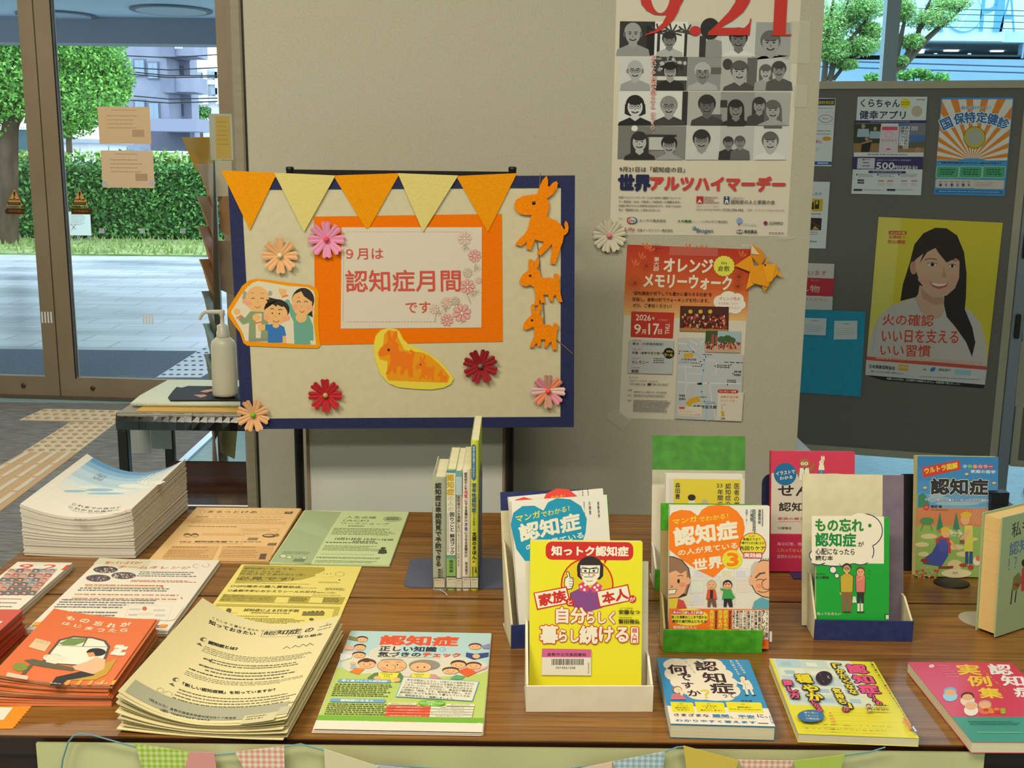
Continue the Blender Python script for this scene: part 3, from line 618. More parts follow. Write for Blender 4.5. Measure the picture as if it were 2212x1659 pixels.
# family cutout
def family(g):
    sk, sk2, org, grn, teal, hair, bl = 0xd9a86c, 0xdc9a74, 0xd8683c, 0x80906c, 0x629a88, 0x24201c, 0x2c6cb0
    g.poly([(480, 1410), (440, 1270), (380, 1150), (190, 830), (190, 790), (420, 420), (520, 290), (640, 200), (740, 165), (900, 185), (1400, 270), (1760, 290), (1900, 370), (1930, 480), (1895, 1000), (1950, 1490)], mat(0xcfc7b0, .8))
    # old man
    for x, y in ((470, 430), (460, 510), (995, 420)): g.ell(x, y, 45, 55, 0x9a948c)
    g.ell(470, 590, 55, 55, sk2); g.ell(730, 540, 245, 270, sk)
    g.poly([(545, 1420), (560, 1030), (430, 1075), (330, 960), (410, 880), (470, 930), (590, 790), (700, 800), (860, 800), (960, 1000), (950, 1420)], grn)
    g.poly([(700, 1350), (690, 840), (820, 840), (800, 1350)], 0xd4c4a4); g.poly([(285, 930), (400, 860), (420, 890), (305, 955)], org); g.ell(310, 800, 70, 65, sk); g.ell(710, 920, 85, 75, sk); g.poly([(665, 1030), (820, 995), (835, 1025), (675, 1062)], org); g.poly([(730, 1070), (890, 1060), (900, 1180), (760, 1200)], sk)
    g.rect(565, 1355, 945, 1420, 0x7c8288)
    for x in (640, 830): g.line([(x-32, 525), (x, 517), (x+32, 527)], 14, hair)
    g.line([(600, 415), (655, 408)], 14, 0x8c8478); g.line([(810, 415), (865, 425)], 14, 0x8c8478); g.arc(735, 680, 45, 40, 10, 170, 12, 0xa04038); g.ell(735, 607, 8, 8, 0xb06a48); g.ell(545, 630, 70, 60, sk2)
    # woman
    g.poly([(1300, 560), (1380, 545), (1540, 840), (1790, 850), (1890, 1100), (1900, 1400), (1820, 1400), (1840, 1480), (1500, 1475), (1480, 1000), (1420, 880)], teal)
    g.ell(1640, 920, 115, 105, sk); g.poly([(1165, 310), (1210, 320), (1340, 340), (1330, 480), (1240, 490), (1180, 400)], sk); g.poly([(1230, 485), (1360, 445), (1375, 475), (1240, 512)], org)
    g.poly([(1770, 860), (1870, 770), (1880, 920)], 0x2a2420); g.ell(1680, 560, 232, 255, 0x2a2224); g.ell(1860, 735, 48, 52, sk2)
    g.poly([(1455, 520), (1500, 440), (1640, 375), (1700, 480), (1870, 600), (1860, 760), (1760, 870), (1640, 890), (1520, 830), (1450, 700)], sk); g.ell(1520, 700, 60, 60, sk2); g.ell(1800, 720, 50, 50, sk2)
    for x in (1590, 1740): g.arc(x, 615, 30, 35, 185, 360, 13, hair); g.arc(x, 625, 20, 22, 185, 360, 12, 0xe8e0d0)
    g.ell(1652, 693, 9, 9, 0xb05a40); g.arc(1660, 770, 45, 42, 10, 170, 12, 0xa04038); g.line([(1565, 505), (1620, 500)], 8, 0x5a4030)
    # boy
    g.poly([(890, 1190), (900, 1070), (1040, 1060), (1200, 1070), (1290, 1120), (1330, 1300), (1255, 1305), (1255, 1445), (950, 1445), (950, 1200)], bl); g.ell(1115, 1085, 68, 55, sk); g.rect(1255, 1305, 1330, 1455, sk); g.rect(805, 1190, 945, 1350, grn)
    g.ell(1135, 760, 265, 220, hair); g.ell(1350, 930, 65, 55, sk2); g.ell(1110, 850, 248, 215, sk)
    g.poly([(880, 760), (900, 640), (1060, 650), (1130, 700), (1140, 655), (1250, 705), (1275, 680), (1370, 790), (1400, 740), (1300, 590), (1180, 550), (960, 500), (980, 545), (905, 550), (940, 585)], hair)
    g.ell(920, 920, 60, 70, sk2); g.ell(1300, 950, 50, 60, sk2)
    for x, y in ((1042, 832), (1188, 844)): g.ell(x, y, 15, 17, hair)
    g.arc(1037, 752, 34, 16, 190, 350, 13, hair); g.arc(1207, 775, 42, 22, 195, 345, 13, hair); g.ell(1104, 900, 9, 10, 0xb05a40); g.arc(1120, 975, 60, 42, 10, 170, 13, 0xa04038)
cutout('family_cutout', 'orange edged paper cutout of a waving family on the left of the display board', 'paper cutout', .0022, (480, 590, 9.617),
       [(100, 770), (200, 610), (420, 260), (560, 150), (700, 118), (900, 135), (1400, 205), (1800, 245), (1960, 320), (2010, 420), (2000, 600), (1995, 1000), (2020, 1400), (2040, 1500), (1990, 1560), (1500, 1550), (520, 1510), (440, 1450), (370, 1240), (240, 1060), (130, 900)], .0008, noisy(0xdd8a10, 0xe2920f, (300, 300, 300), .9, .1, 'orange_paper', 2, .1), family)
# donkey outlines
DK1 = [(1690,208),(1706,260),(1704,318),(1716,338),(1760,288),(1800,268),(1818,292),(1808,352),(1760,420),(1692,468),(1712,500),(1720,560),(1707,620),(1690,670),(1740,695),(1800,720),(1860,775),(1888,822),(1900,808),(1890,760),(1905,720),(1930,745),(1940,800),(1930,850),(1905,880),(1887,885),(1872,960),(1850,1020),(1815,1130),(1785,1215),(1730,1205),(1745,1100),(1752,982),(1700,1040),(1620,1120),(1580,1085),(1630,1010),(1660,958),(1600,948),(1556,935),(1530,1000),(1510,1055),(1455,1040),(1465,958),(1400,1010),(1330,990),(1370,940),(1430,880),(1470,830),(1490,760),(1500,700),(1520,655),(1440,655),(1380,640),(1335,597),(1320,545),(1345,480),(1420,440),(1520,425),(1588,418),(1592,385),(1612,325),(1645,255)]
DK2 = [(1505,1155),(1530,1167),(1541,1210),(1544,1245),(1556,1180),(1590,1130),(1607,1160),(1600,1230),(1577,1272),(1615,1295),(1625,1350),(1640,1377),(1720,1365),(1792,1385),(1800,1368),(1770,1340),(1780,1315),(1830,1335),(1842,1370),(1833,1410),(1836,1480),(1850,1560),(1870,1645),(1820,1640),(1792,1560),(1765,1580),(1760,1635),(1720,1635),(1705,1560),(1650,1562),(1672,1650),(1625,1658),(1610,1612),(1600,1680),(1550,1685),(1562,1600),(1556,1530),(1540,1470),(1500,1450),(1450,1468),(1400,1450),(1380,1400),(1420,1330),(1482,1287),(1484,1220),(1485,1165)]
DK3 = [(1515,95),(1540,88),(1555,130),(1562,178),(1577,150),(1595,95),(1625,90),(1632,130),(1612,190),(1604,213),(1640,235),(1642,300),(1652,320),(1720,325),(1782,355),(1790,338),(1765,315),(1780,298),(1820,325),(1822,360),(1806,400),(1800,480),(1802,610),(1755,605),(1742,510),(1715,540),(1690,585),(1655,575),(1676,490),(1626,490),(1622,560),(1590,575),(1577,530),(1560,540),(1540,580),(1495,578),(1520,520),(1545,460),(1552,380),(1536,345),(1500,365),(1450,382),(1420,360),(1430,310),(1475,250),(1522,215),(1518,160)]
dfelt = noisy(0xe07a08, 0xe8860c, (300, 300, 300), .95, .2, 'orange_felt_bright', 2, .1)
for T, pts, eye, er, lab, dz in ((b3, DK1, (1543, 520), 22, 'largest orange felt donkey, topmost of three on the right of the board', .0046), (b3, DK2, (1502, 1345), 15, 'middle one of three orange felt donkeys on the right of the board', .0046), (b4, DK3, (1523, 272), 14, 'small lowest orange felt donkey on the right of the board', .0046)):
    g = Pg(on(dz), T); g.mb.prism([g.L(*p) for p in pts], -.0015, .0015, dfelt)
    o = tag(g.build('felt_donkey'), lab, 'felt animal', 'orange felt donkeys hanging on the display board')
    h = Pg(on(dz), T); c = h.L(*eye); r = abs(h.L(eye[0]+er, eye[1])[0]-c[0]); h.mb.lathe([(r, .0015), (r*.8, .0024), (r*.2, .0028)], mat(0x1c1410, .4), c, 12); h.build('eye', o)
tw = [(b3, 1620, 185), (b3, 1612, 300), (b3, 1570, 900), (b3, 1600, 1100), (b3, 1618, 1330), (b4, 1650, 60), (b4, 1665, 320), (b4, 1700, 420), (b4, 1810, 500), (b4, 1990, 655)]
q = MB(); g = Pg(on(.0), (0, 0, 1)); q.tube([(*g.L(T[0]+x/T[2], T[1]+y/T[2]), .0023) for T, x, y in tw], .0010, mat(0x7a6a50, .9), 6)
tag(q.build('twine', None, on(0)), 'brown twine the orange donkeys hang on, ending past the right edge of the board', 'string')
def animals(g):
    inner = [(1872, 650), (1900, 590), (1935, 560), (1950, 430), (2000, 380), (2080, 400), (2120, 500), (2180, 610), (2260, 625), (2380, 640), (2470, 680), (2560, 760), (2640, 840), (2690, 915), (2680, 965), (2640, 985), (2000, 960), (1975, 920), (1985, 740), (1900, 720)]
    g.poly(inner, mat(0xd9900c, .9))
    def dk(pts, ox, oy, s, sx, sy, c): g.poly([(ox+(x-sx)*s, oy+(y-sy)*s) for x, y in pts], c)
    dk(DK3, 1885, 390, 1.02, 1420, 88, mat(0xdc700c, .9)); dk(DK3, 2300, 672, .56, 1420, 88, mat(0xdc740e, .9)); dk(DK3, 2550, 830, .30, 1420, 88, mat(0xdc740e, .9))
    g.ell(1999, 610, 14, 16, 0x20140e); g.ell(2362, 778, 8, 9, 0x20140e)
cutout('animal_cutout', 'yellow paper cutout with three small orange donkeys below the title sign', 'paper cutout', .0026, b2,
       [(1828, 560), (1850, 450), (1910, 385), (2000, 362), (2080, 372), (2122, 400), (2167, 490), (2217, 540), (2337, 590), (2437, 640), (2557, 720), (2647, 810), (2727, 910), (2739, 940), (2707, 1000), (2627, 1040), (2487, 1062), (2307, 1055), (2107, 1035), (2000, 990), (1900, 880), (1840, 700)], .0008, mat(0xd8c440, .8), animals)
# ------------------------------------------------------------------ posters on the partition
PM = frame(.226, PY+.0035, 1.229)
def tape(o, m, T, pts, h=0xcdcabb, off=.0012):
    g = Pg(m @ Matrix.Translation((0, 0, off)), T); g.loc([g.L(*p) for p in pts], tape_m); t = g.build('adhesive_tape', o); t.matrix_basis = Matrix.Translation((0, 0, off)); return t
tape_m = bpy.data.materials.new('matt_tape'); tape_m.use_nodes = True
_b = tape_m.node_tree.nodes['Principled BSDF']; _b.inputs['Base Color'].default_value = lin(0xd6d2c2); _b.inputs['Alpha'].default_value = .45; _b.inputs['Roughness'].default_value = .35
def bust(g, cx, cy, r, sk, hr, sh, st='short', gl=False, w=1.0):
    G = lambda v: v*0x010101 if v < 256 else v
    sk, hr, sh = G(sk), G(hr), G(sh); dk = 0x1e1e1e
    if st == 'long': g.poly([(cx-r*1.05, cy-r*.3), (cx+r*1.05, cy-r*.3), (cx+r*1.1, cy+r*2.2), (cx-r*1.1, cy+r*2.2)], hr)
    g.poly([(cx-r*1.9*w, g.yb), (cx-r*1.75*w, cy+r*1.75), (cx-r*.6, cy+r*1.25), (cx+r*.6, cy+r*1.25), (cx+r*1.75*w, cy+r*1.75), (cx+r*1.9*w, g.yb)], sh)
    g.poly([(cx-r*.42, cy+r*.5), (cx+r*.42, cy+r*.5), (cx+r*.5, cy+r*1.3), (cx, cy+r*1.65), (cx-r*.5, cy+r*1.3)], sk)
    if st in ('short', 'long', 'bob'): g.ell(cx, cy-r*.2, r*1.02, r*1.02, hr)
    if st == 'bob': g.poly([(cx-r*1.1, cy-r*.2), (cx+r*1.1, cy-r*.2), (cx+r*1.15, cy+r*.8), (cx+r*.6, cy+r*1.05), (cx-r*.6, cy+r*1.05), (cx-r*1.15, cy+r*.8)], hr)
    if st == 'bald': g.ell(cx, cy-r*.25, r*.95, r*1.0, sk); g.ell(cx-r*.9, cy+r*.1, r*.18, r*.3, hr); g.ell(cx+r*.9, cy+r*.1, r*.18, r*.3, hr)
    g.ell(cx, cy+r*.12, r*.82, r*1.0, sk)
    if st != 'bald': g.ell(cx, cy-r*.55, r*.8, r*.45, hr)
    for s in (-1, 1):
        g.ell(cx+s*r*.33, cy+r*.02, r*.14, r*.07, dk); g.line([(cx+s*r*.16, cy-r*.17), (cx+s*r*.52, cy-r*.2)], r*.09, dk)
        if gl: g.arc(cx+s*r*.34, cy+r*.04, r*.27, r*.22, 0, 360, r*.06, dk)
    if gl: g.line([(cx-r*.08, cy), (cx+r*.08, cy)], r*.06, dk)
    sd = tuple(int(v*.78) for v in (sk >> 16 & 255, sk >> 8 & 255, sk & 255)); sd = sd[0] << 16 | sd[1] << 8 | sd[2]
    g.poly([(cx, cy+r*.1), (cx+r*.13, cy+r*.42), (cx-r*.13, cy+r*.42)], sd)
    g.arc(cx, cy+r*.55, r*.36, r*.2, 10, 170, r*.1, dk); g.arc(cx, cy+r*.55, r*.26, r*.12, 10, 170, r*.07, 0xe0e0e0)
g = Pg(PM, (1280, 0, 4.2538)); g.slab(.416, .594, .0004, mat(0xccc4b2, .5))
rowy = ((195, 515), (518, 832), (838, 1152), (1155, 1468))
bgs = ((40, 0xd8d8d4, 0xc0c0bc, 0xc8c8c4, 0x9a9a98), (0xc4c4c0, 60, 0x8a8a88, 0xa8a8a4, 0xb8b8b4), (0xd0d0cc, 0xd0d0cc, 0xa8a8a4, 0x8c8c8a, 0xa0a09e), (0x70706e, 0x7c7c7a, 0xc0c0bc, 0xb0b0ae, 0xc4c4c0))
for r_, (y0, y1) in enumerate(rowy):
    for c_ in range(5):
        x0 = 252+c_*313-r_*5; v = bgs[r_][c_]; v = v*0x010101 if v < 256 else v; g.rect(x0, y0+c_*2, x0+313, y1+c_*2, v)
g.yb = 515
g.rect(252, 195, 565, 515, 0x2c2c2e); g.rect(500, 240, 560, 515, 0x161618)
for x in (720, 850, 600): g.line([(x, 515), (x+10, 300)], 26, 0x2a2a2a); [g.line([(x+10, 300), (x+10+90*math.cos(k), 300+80*math.sin(k))], 16, 0x3a3a3a) for k in (3.3, 3.9, 4.5, 5.2, 5.9, 0.3)]
bust(g, 370, 310, 82, 150, 90, 140, 'bald'); bust(g, 705, 365, 66, 120, 40, 170); g.poly([(1000, 525), (1040, 380), (1080, 345), (1185, 380), (1190, 525)], 0x8a8a88); g.ell(1080, 265, 90, 100, 0x262626); g.rect(985, 330, 1035, 525, 0x303030)
bust(g, 1340, 355, 85, 110, 40, 210); bust(g, 1635, 390, 92, 150, 95, 160)
g.yb = 832
for k in range(30): g.ell(R.uniform(600, 860), R.uniform(525, 640), R.uniform(10, 26), R.uniform(8, 20), R.choice((0x8a8a88, 0x2a2a2a, 0xb0b0ac)))
g.rect(590, 700, 868, 740, 0xc8c8c4); g.rect(1090, 620, 1180, 680, 0x5a5a58); g.rect(1425, 530, 1500, 830, 0x5c5c5a)
bust(g, 390, 645, 74, 165, 120, 150, 'bald', True); bust(g, 712, 650, 68, 150, 24, 32, 'short', True); bust(g, 1010, 660, 74, 120, 170, 165); g.ell(1240, 590, 45, 50, 0x3a3a3a); bust(g, 1350, 655, 82, 160, 80, 70); bust(g, 1590, 660, 58, 165, 90, 150, 'long'); bust(g, 1712, 640, 66, 130, 60, 80)
g.yb = 1152
g.rect(828, 840, 864, 1150, 0x2a2a2a); g.rect(1175, 920, 1235, 985, 0x303030); g.rect(1060, 1050, 1180, 1152, 0x555553)
bust(g, 390, 975, 84, 195, 26, 28, 'bob', True); bust(g, 700, 975, 78, 150, 130, 58, 'short', True); bust(g, 1050, 965, 80, 92, 40, 60); bust(g, 1315, 1000, 72, 120, 34, 40, 'long'); bust(g, 1530, 965, 62, 135, 50, 60, 'long'); bust(g, 1655, 1010, 76, 150, 90, 150, 'long')
g.yb = 1468
g.ell(385, 1180, 30, 28, 0xd8d8d4); g.rect(500, 1235, 770, 1255, 0x2e2e2e); g.rect(520, 1260, 760, 1380, 0xb4b4b0)
bust(g, 430, 1300, 76, 170, 40, 36, 'long'); bust(g, 702, 1330, 72, 150, 30, 150, 'short', True, .9); bust(g, 1000, 1285, 80, 140, 40, 190, 'short', True); bust(g, 1245, 1310, 48, 115, 50, 44); bust(g, 1352, 1305, 48, 125, 80, 90); bust(g, 1630, 1300, 76, 165, 90, 205)
dr = mat(0xbe2a20, .5)
g.ell(640, -78, 207, 217, dr, n=48); g.ell(622, -78, 92, 200, mat(0xccc4b2, .5), n=40)
g.poly([(1452, -60), (1440, -150), (1390, -230), (1300, -262), (1200, -250), (1130, -200), (1100, -130), (1112, -60), (1150, -20), (1196, -60), (1180, -110), (1150, -140), (1180, -210), (1240, -235), (1300, -215), (1325, -150), (1320, -60)], dr)
g.poly([(1675, -60), (1675, -240), (1640, -215), (1610, -205), (1610, -215), (1690, -270), (1770, -290), (1770, -60)], dr)
g.poly([(820,-60),(812,30),(785,110),(740,185),(680,245),(600,295),(480,328),(480,318),(570,280),(640,215),(685,130),(708,20),(705,-60)], dr); g.poly([(433,-60),(448,40),(495,98),(565,134),(640,140),(700,112),(696,98),(640,122),(602,118),(562,90),(537,40),(530,-60)], dr)
g.ell(942, 285, 53, 45, dr); g.poly([(1452,-60),(1442,20),(1385,110),(1285,190),(1170,256),(1440,256),(1440,325),(1058,325),(1058,300),(1140,225),(1250,110),(1310,20),(1320,-60)], dr); g.poly([(1395, 256), (1440, 325), (1458, 170), (1449, 170), (1435, 215)], dr); 
g.rect(1675, -60, 1770, 320, dr); g.rect(1640, 314, 1825, 330, dr); g.poly([(1675, 320), (1660, 320), (1675, 300)], dr)
g.vt('忘れても', 537, 508, 580, 680, 0xe8e4dc, .06); g.vt('忘れても', 539, 508, 578, 680, dr, .01); g.vt('笑顔で暮らせる', 533, 700, 578, 1000, 0xe8e4dc, .06); g.vt('笑顔で暮らせる', 535, 700, 576, 1000, dr, .01); g.vt('街づくり', 530, 1030, 572, 1195, 0xe8e4dc, .06); g.vt('街づくり', 532, 1030, 570, 1195, dr, .01)
g.T = (1280, 340, 4.8087); nv = mat(0x141a4a, .5); rd = mat(0xc23a34, .5); k_ = 0x2c2a2c
g.text('9月21日は「認知症の日」', 280, 95, 955, 155, k_, .015); g.text('世界', 275, 182, 592, 342, nv, .075); g.text('アルツハイマーデー', 605, 192, 1990, 350, rd, .065)
for i, t in enumerate(('世界アルツハイマーデーとは1994年に国際アルツハイ', 'マー病協会（ADI）が制定して認知症への理解を深め、', '支援を呼びかける世界的な記念日です。日本では2024', '年に「認知症の日」と定められました。')): g.text(t, 270, 403+i*42.5, 915 if i < 3 else 705, 432+i*42.5, 0x4c4846, .012)
g.rect(1078, 403, 1148, 475, 0xa82a2a); g.text('A', 1090, 438, 1130, 472, 0xe0d4c8, .05)
for i, t in enumerate(("Alzheimer's", 'Disease', 'International')): g.text(t, 1162, 403+i*26, (1298, 1255, 1308)[i], 424+i*26, 0x8a3430, .02)
g.text('（国際アルツハイマー病協会）', 1075, 500, 1308, 515, 0x6a6462); g.rect(1362, 405, 1416, 480, 0x203c6c); g.ell(1390, 418, 9, 9, 0xd8d0c0); g.poly([(1378, 440), (1402, 440), (1410, 480), (1398, 480), (1390, 452), (1382, 480), (1370, 480)], 0xd8d0c0)
g.text('公益社団法人', 1437, 412, 1570, 430, 0x5a5654); g.text('認知症の人と家族の会', 1436, 440, 1888, 487, 0x35343a, .012); g.text('認知症の電話相談(通話無料)', 1073, 532, 1338, 552, 0x4a4644); g.text('0120-294-456', 1350, 532, 1562, 556, 0x35343a, .02); g.text('携帯・スマホからは050-5358-6578', 1608, 538, 1985, 558, 0x4a4644)
g.ell(410, 653, 54, 34, 0x2c4c94); g.ell(385, 653, 30, 34, 0xb02a38); g.ell(409, 653, 40, 27, 0xccc4b2); g.text('Eisai', 382, 640, 437, 668, 0x33302e, .03); g.text('エーザイ株式会社', 485, 640, 760, 670, 0x45434a, .015)
g.text('スギ薬局', 880, 648, 1022, 672, 0x14603a, .05); g.text('グループ', 1028, 656, 1100, 674, 0x4a8a68); g.text('ノックオンザドア株式会社', 1115, 652, 1398, 680, 0x45434a, .012)
g.ell(1523, 655, 30, 30, 0x7c98c8); g.poly([(1500, 670), (1545, 665), (1524, 690)], 0x7c98c8); g.ell(1519, 697, 8, 8, 0xa03040); g.text('Otsuka', 1555, 677, 1698, 707, 0xa8b0bc); g.ell(1793, 680, 20, 20, 0x8a1838); g.ell(1800, 690, 11, 9, 0x2c3a80); g.text('SOMPO', 1832, 668, 1972, 698, 0x3c3a40, .02)
g.text('Lilly', 335, 725, 440, 768, 0xb03838, .01); g.rect(330, 774, 438, 777, 0xb03838); g.text('日本イーライリリー株式会社', 466, 740, 830, 772, 0x45434a, .012); g.ell(1055, 733, 20, 18, 0x4c7c8c); g.ell(1048, 728, 9, 8, 0x8cae8c); g.text('Biogen', 1080, 738, 1247, 792, 0x3c4c7c, .015)
g.ell(1524, 768, 33, 20, 0x5c5a5c); g.ell(1524, 768, 27, 15, 0xccc4b2); g.text('T', 1506, 756, 1542, 784, 0x4a484c, .04); g.text('東和薬品', 1572, 752, 1702, 786, 0x38363c, .03); g.body(1828, 778, 1978, 792, 1, 0x6a6664, .8, 0, 9); g.body(262, 628, 308, 636, 1, 0x6a6664, .8, 0, 5)
o = tag(g.build('awareness_poster'), 'tall white poster with rows of black-and-white portraits and big red date', 'poster')
for pts in ([(1822, 188), (2005, 193), (1998, 582), (1812, 580)], [(1850, 782), (1975, 785), (1968, 985), (1840, 985)]): tape(o, PM, (1280, 0, 4.2538), pts)
tape(o, PM, (1280, 340, 4.8087), [(1930, 815), (2125, 820), (2080, 850), (1940, 858)])
# orange walk poster
WM = frame(.268, PY+.0035, .790, 0, 0, -.016); T2 = (1280, 340, 4.8087); T3 = (1280, 600, 4.8087)
g = Pg(WM, T2)
def wpt(x, y): return g.L(x, y)
C_ = [wpt(360, 905), wpt(1640, 955)]; g.T = T3; C_ += [wpt(1535, 1495), wpt(350, 1460), wpt(278, 1400)]
white2 = mat(0xcec6b4, .55); g.mb.prism([C_[1], C_[0], C_[4], C_[3], C_[2]], -.0004, 0, white2)
g.T = T2
# printed red to white gradient of the sheet itself
L0, L1 = (360, 905), (1640, 955); M0, M1 = (320, 1640), (1605, 1700)
NB = 22
for i in range(NB):
    a, b = i/NB, (i+1)/NB; t = max(0, (a-.5)/.5); lp = lambda p, q_, s: (p[0]+(q_[0]-p[0])*s, p[1]+(q_[1]-p[1])*s)
    c0, c1, c2 = (0xb0, 0x30, 0x1c), (0xc8, 0x5c, 0x28), (0xd8, 0xb4, 0x78)
    f = lambda u, v, s: tuple(int(u[j]+(v[j]-u[j])*s) for j in range(3))
    c = f(c0, c1, a/.55) if a < .55 else f(c1, c2, (a-.55)/.45)
    g.poly([lp(L0, M0, a), lp(L1, M1, a), lp(L1, M1, b), lp(L0, M0, b)], mat(c[0] << 16 | c[1] << 8 | c[2], .5), z=EPS*2)
for x, y, r in ((660, 950, 60), (560, 1130, 70), (440, 1310, 80), (1520, 1240, 60), (1510, 1340, 60)):
    for k in range(14): a = k*2*PI/14; g.line([(x, y), (x+r*math.cos(a), y+r*math.sin(a))], 3, 0x7c2414)
for x, y in ((545, 960), (590, 980), (430, 1130), (1100, 990), (1160, 985), (990, 970), (1540, 1040), (500, 1060)): 
    for a in (-1.9, -1.2, -.5): g.poly([(x, y), (x+55*math.cos(a)-8, y+70*math.sin(a)), (x+70*math.cos(a), y+85*math.sin(a)), (x+45*math.cos(a)+12, y+55*math.sin(a)+10)], 0xd06a34)
g.rect(800, 925, 1300, 1030, mat(0xb8584a, .4)); cr = mat(0xe0d4c0, .5)
g.vt('第六回', 640, 1035, 685, 1180, cr, .02); g.textq('オレンジ', (745, 1048), (1250, 1062), (740, 1185), cr, .04); g.textq('メモリーウォーク', (540, 1205), (1445, 1240), (532, 1345), cr, .04)
for k in range(18): a = k*2*PI/18; g.ell(1365+88*math.cos(a), 1128+86*math.sin(a), 22, 22, mat(0xd8d44c, .5))
g.ell(1365, 1128, 96, 94, mat(0xd8d44c, .5)); g.text('in', 1340, 1078, 1392, 1112, 0x3c4a20, .01); g.text('倉敷', 1302, 1125, 1422, 1185, 0x3c4a20, .01)
dk = 0x4a2414
for i, (t, x1) in enumerate((('“認知機能が低下しても豊かに暮らせる社会”を', 1240), ('目指し、倉敷の町でウォーキングを行います。', 1210), ('ぜひ、ご参加ください！', 820))): g.textq(t, (418, 1388+i*64), (x1, 1405+i*64+(0 if i < 2 else -8)), (416, 1428+i*64), dk, .01)
for x, y, rx, ry in ((1330, 1500, 75, 70), (1410, 1450, 85, 62), (1500, 1470, 70, 60), (1540, 1530, 50, 50), (1480, 1570, 70, 55), (1380, 1570, 75, 55), (1420, 1510, 110, 90)): g.ell(x, y, rx, ry, mat(0xe0dacb, .5))
o2 = 0xb85a48
g.text('オレンジ色の', 1318, 1445, 1530, 1488, o2, .01); g.text('ものを身につけて', 1308, 1500, 1510, 1535, o2); g.text('参加してください！', 1300, 1543, 1525, 1578, o2)
g.T = T3
g.poly([(402, 348), (848, 362), (833, 628), (395, 612)], mat(0xb83024, .5)); g.textq('2026', (450, 380), (605, 386), (448, 440), cr, .02); g.textq('年', (618, 405), (645, 406), (617, 438), cr, .01); g.textq('※小雨決行', (680, 425), (782, 430), (680, 446), 0xd89a8a)
g.textq('9', (432, 480), (502, 482), (430, 582), cr, .02); g.textq('月', (510, 535), (552, 536), (509, 585), cr, .02); g.textq('17', (582, 475), (690, 478), (580, 588), cr, .02); g.textq('日', (682, 535), (720, 536), (680, 585), cr, .02); g.textq('THU.', (752, 585), (756, 472), (798, 585), cr, .02)
def photo(x0, y0, x1, y1, dy, base, cols, n, sz):
    g.poly([(x0, y0), (x1, y0+dy), (x1-6, y1+dy), (x0-6, y1)], base)
    for k in range(n): x = R.uniform(x0+10, x1-20); y = R.uniform(y0+(y1-y0)*.35, y1-12)+dy*(x-x0)/(x1-x0); g.ell(x, y, R.uniform(.5, 1)*sz, R.uniform(.6, 1.2)*sz, R.choice(cols), n=7)
photo(910, 290, 1415, 555, 12, 0x4a2418, (0xa8382c, 0xc0502e, 0x8a2a20, 0x3a1814, 0xc8a890, 0x2a1410), 150, 15)
g.poly([(905, 520), (1405, 535), (1400, 565), (905, 552)], 0xa87840)
for x in (1015, 1120, 1220): g.ell(x, 350, 22, 22, 0xd0a040)
photo(1175, 548, 1540, 770, 8, 0x9ab0b8, (0x2c4a24, 0x3a5a30), 0, 8)
g.poly([(1175, 548), (1300, 550), (1290, 680), (1168, 690)], 0x38502c); [g.ell(x, y, 45, 35, 0x3c5a30) for x, y in ((1340, 640), (1400, 630), (1440, 650))]; g.poly([(1168, 690), (1535, 690), (1533, 776), (1166, 772)], 0xb89a80)
for k in range(60): g.ell(R.uniform(1180, 1530), R.uniform(670, 735), 9, 13, R.choice((0xb04028, 0xc05830, 0x2a2420, 0x8a3020)), n=7)
g.rect(1235, 585, 1255, 680, 0xa04a38); g.rect(1275, 600, 1292, 690, 0xa04a38)
g.rect(380, 640, 825, 1000, mat(0xb0b2b2, .55)); rr_ = 0xc05038
for i, (t, s, x1) in enumerate((('18:00', '集合（大原美術館前）', 735), ('18:30', '到着（倉敷市芸文館）', 705), ('18:50～', 'セレモニー', 580), ('19:00', '解散', 478))):
    y = 638+i*94; g.text(t, 418-i*4, y, 505-i*4, y+20, rr_, .01)
    if i == 1: g.rect(500, y+55, 705, y+66, 0xd8d430)
    g.text(s, 415-i*4, y+30, x1, y+66, 0x2c2a2c, .02)
g.body(632, 832, 740, 895, 3, 0x4a484a, .5, .1, 6); g.ell(790, 782, 57, 57, 0x1c1a1a); g.poly([(745, 770), (708, 782), (745, 795)], 0x1c1a1a); g.text('今年の', 765, 752, 828, 775, 0xd8d050, .02); g.text('ゴール', 740, 782, 830, 815, 0xd8d050, .03)
mp = mat(0xb3b5b6, .55); g.poly([(890, 620), (1165, 625), (1165, 775), (1560, 790), (1535, 1490), (850, 1460), (875, 1000)], mp)
for pts, w in (([(890, 680), (990, 685), (1060, 760)], 14), ([(1000, 640), (1100, 700), (1165, 640)], 10), ([(880, 1080), (1200, 1095), (1540, 1095)], 14), ([(960, 900), (975, 1080), (960, 1200)], 9), ([(1180, 850), (1290, 860), (1280, 1000)], 8), ([(1210, 1100), (1240, 1300), (1280, 1480)], 9), ([(890, 920), (1130, 930)], 8), ([(1000, 990), (1140, 1000)], 8)): g.line(pts, w, 0xc6c8c8)
g.line([(985, 690), (1050, 770), (1160, 850), (1150, 960), (1125, 1090), (1130, 1180), (1160, 1280), (1190, 1480)], 16, 0x94b4c4)
og = mat(0xc89a18, .5); g.poly([(948, 782), (1048, 780), (1035, 825), (943, 828)], og); g.ell(1040, 766, 10, 10, 0xc04a30); g.text('大原美術館', 917, 832, 1073, 860, 0x38363a, .015); g.text('START', 893, 865, 1003, 890, 0x4a80b0, .01)
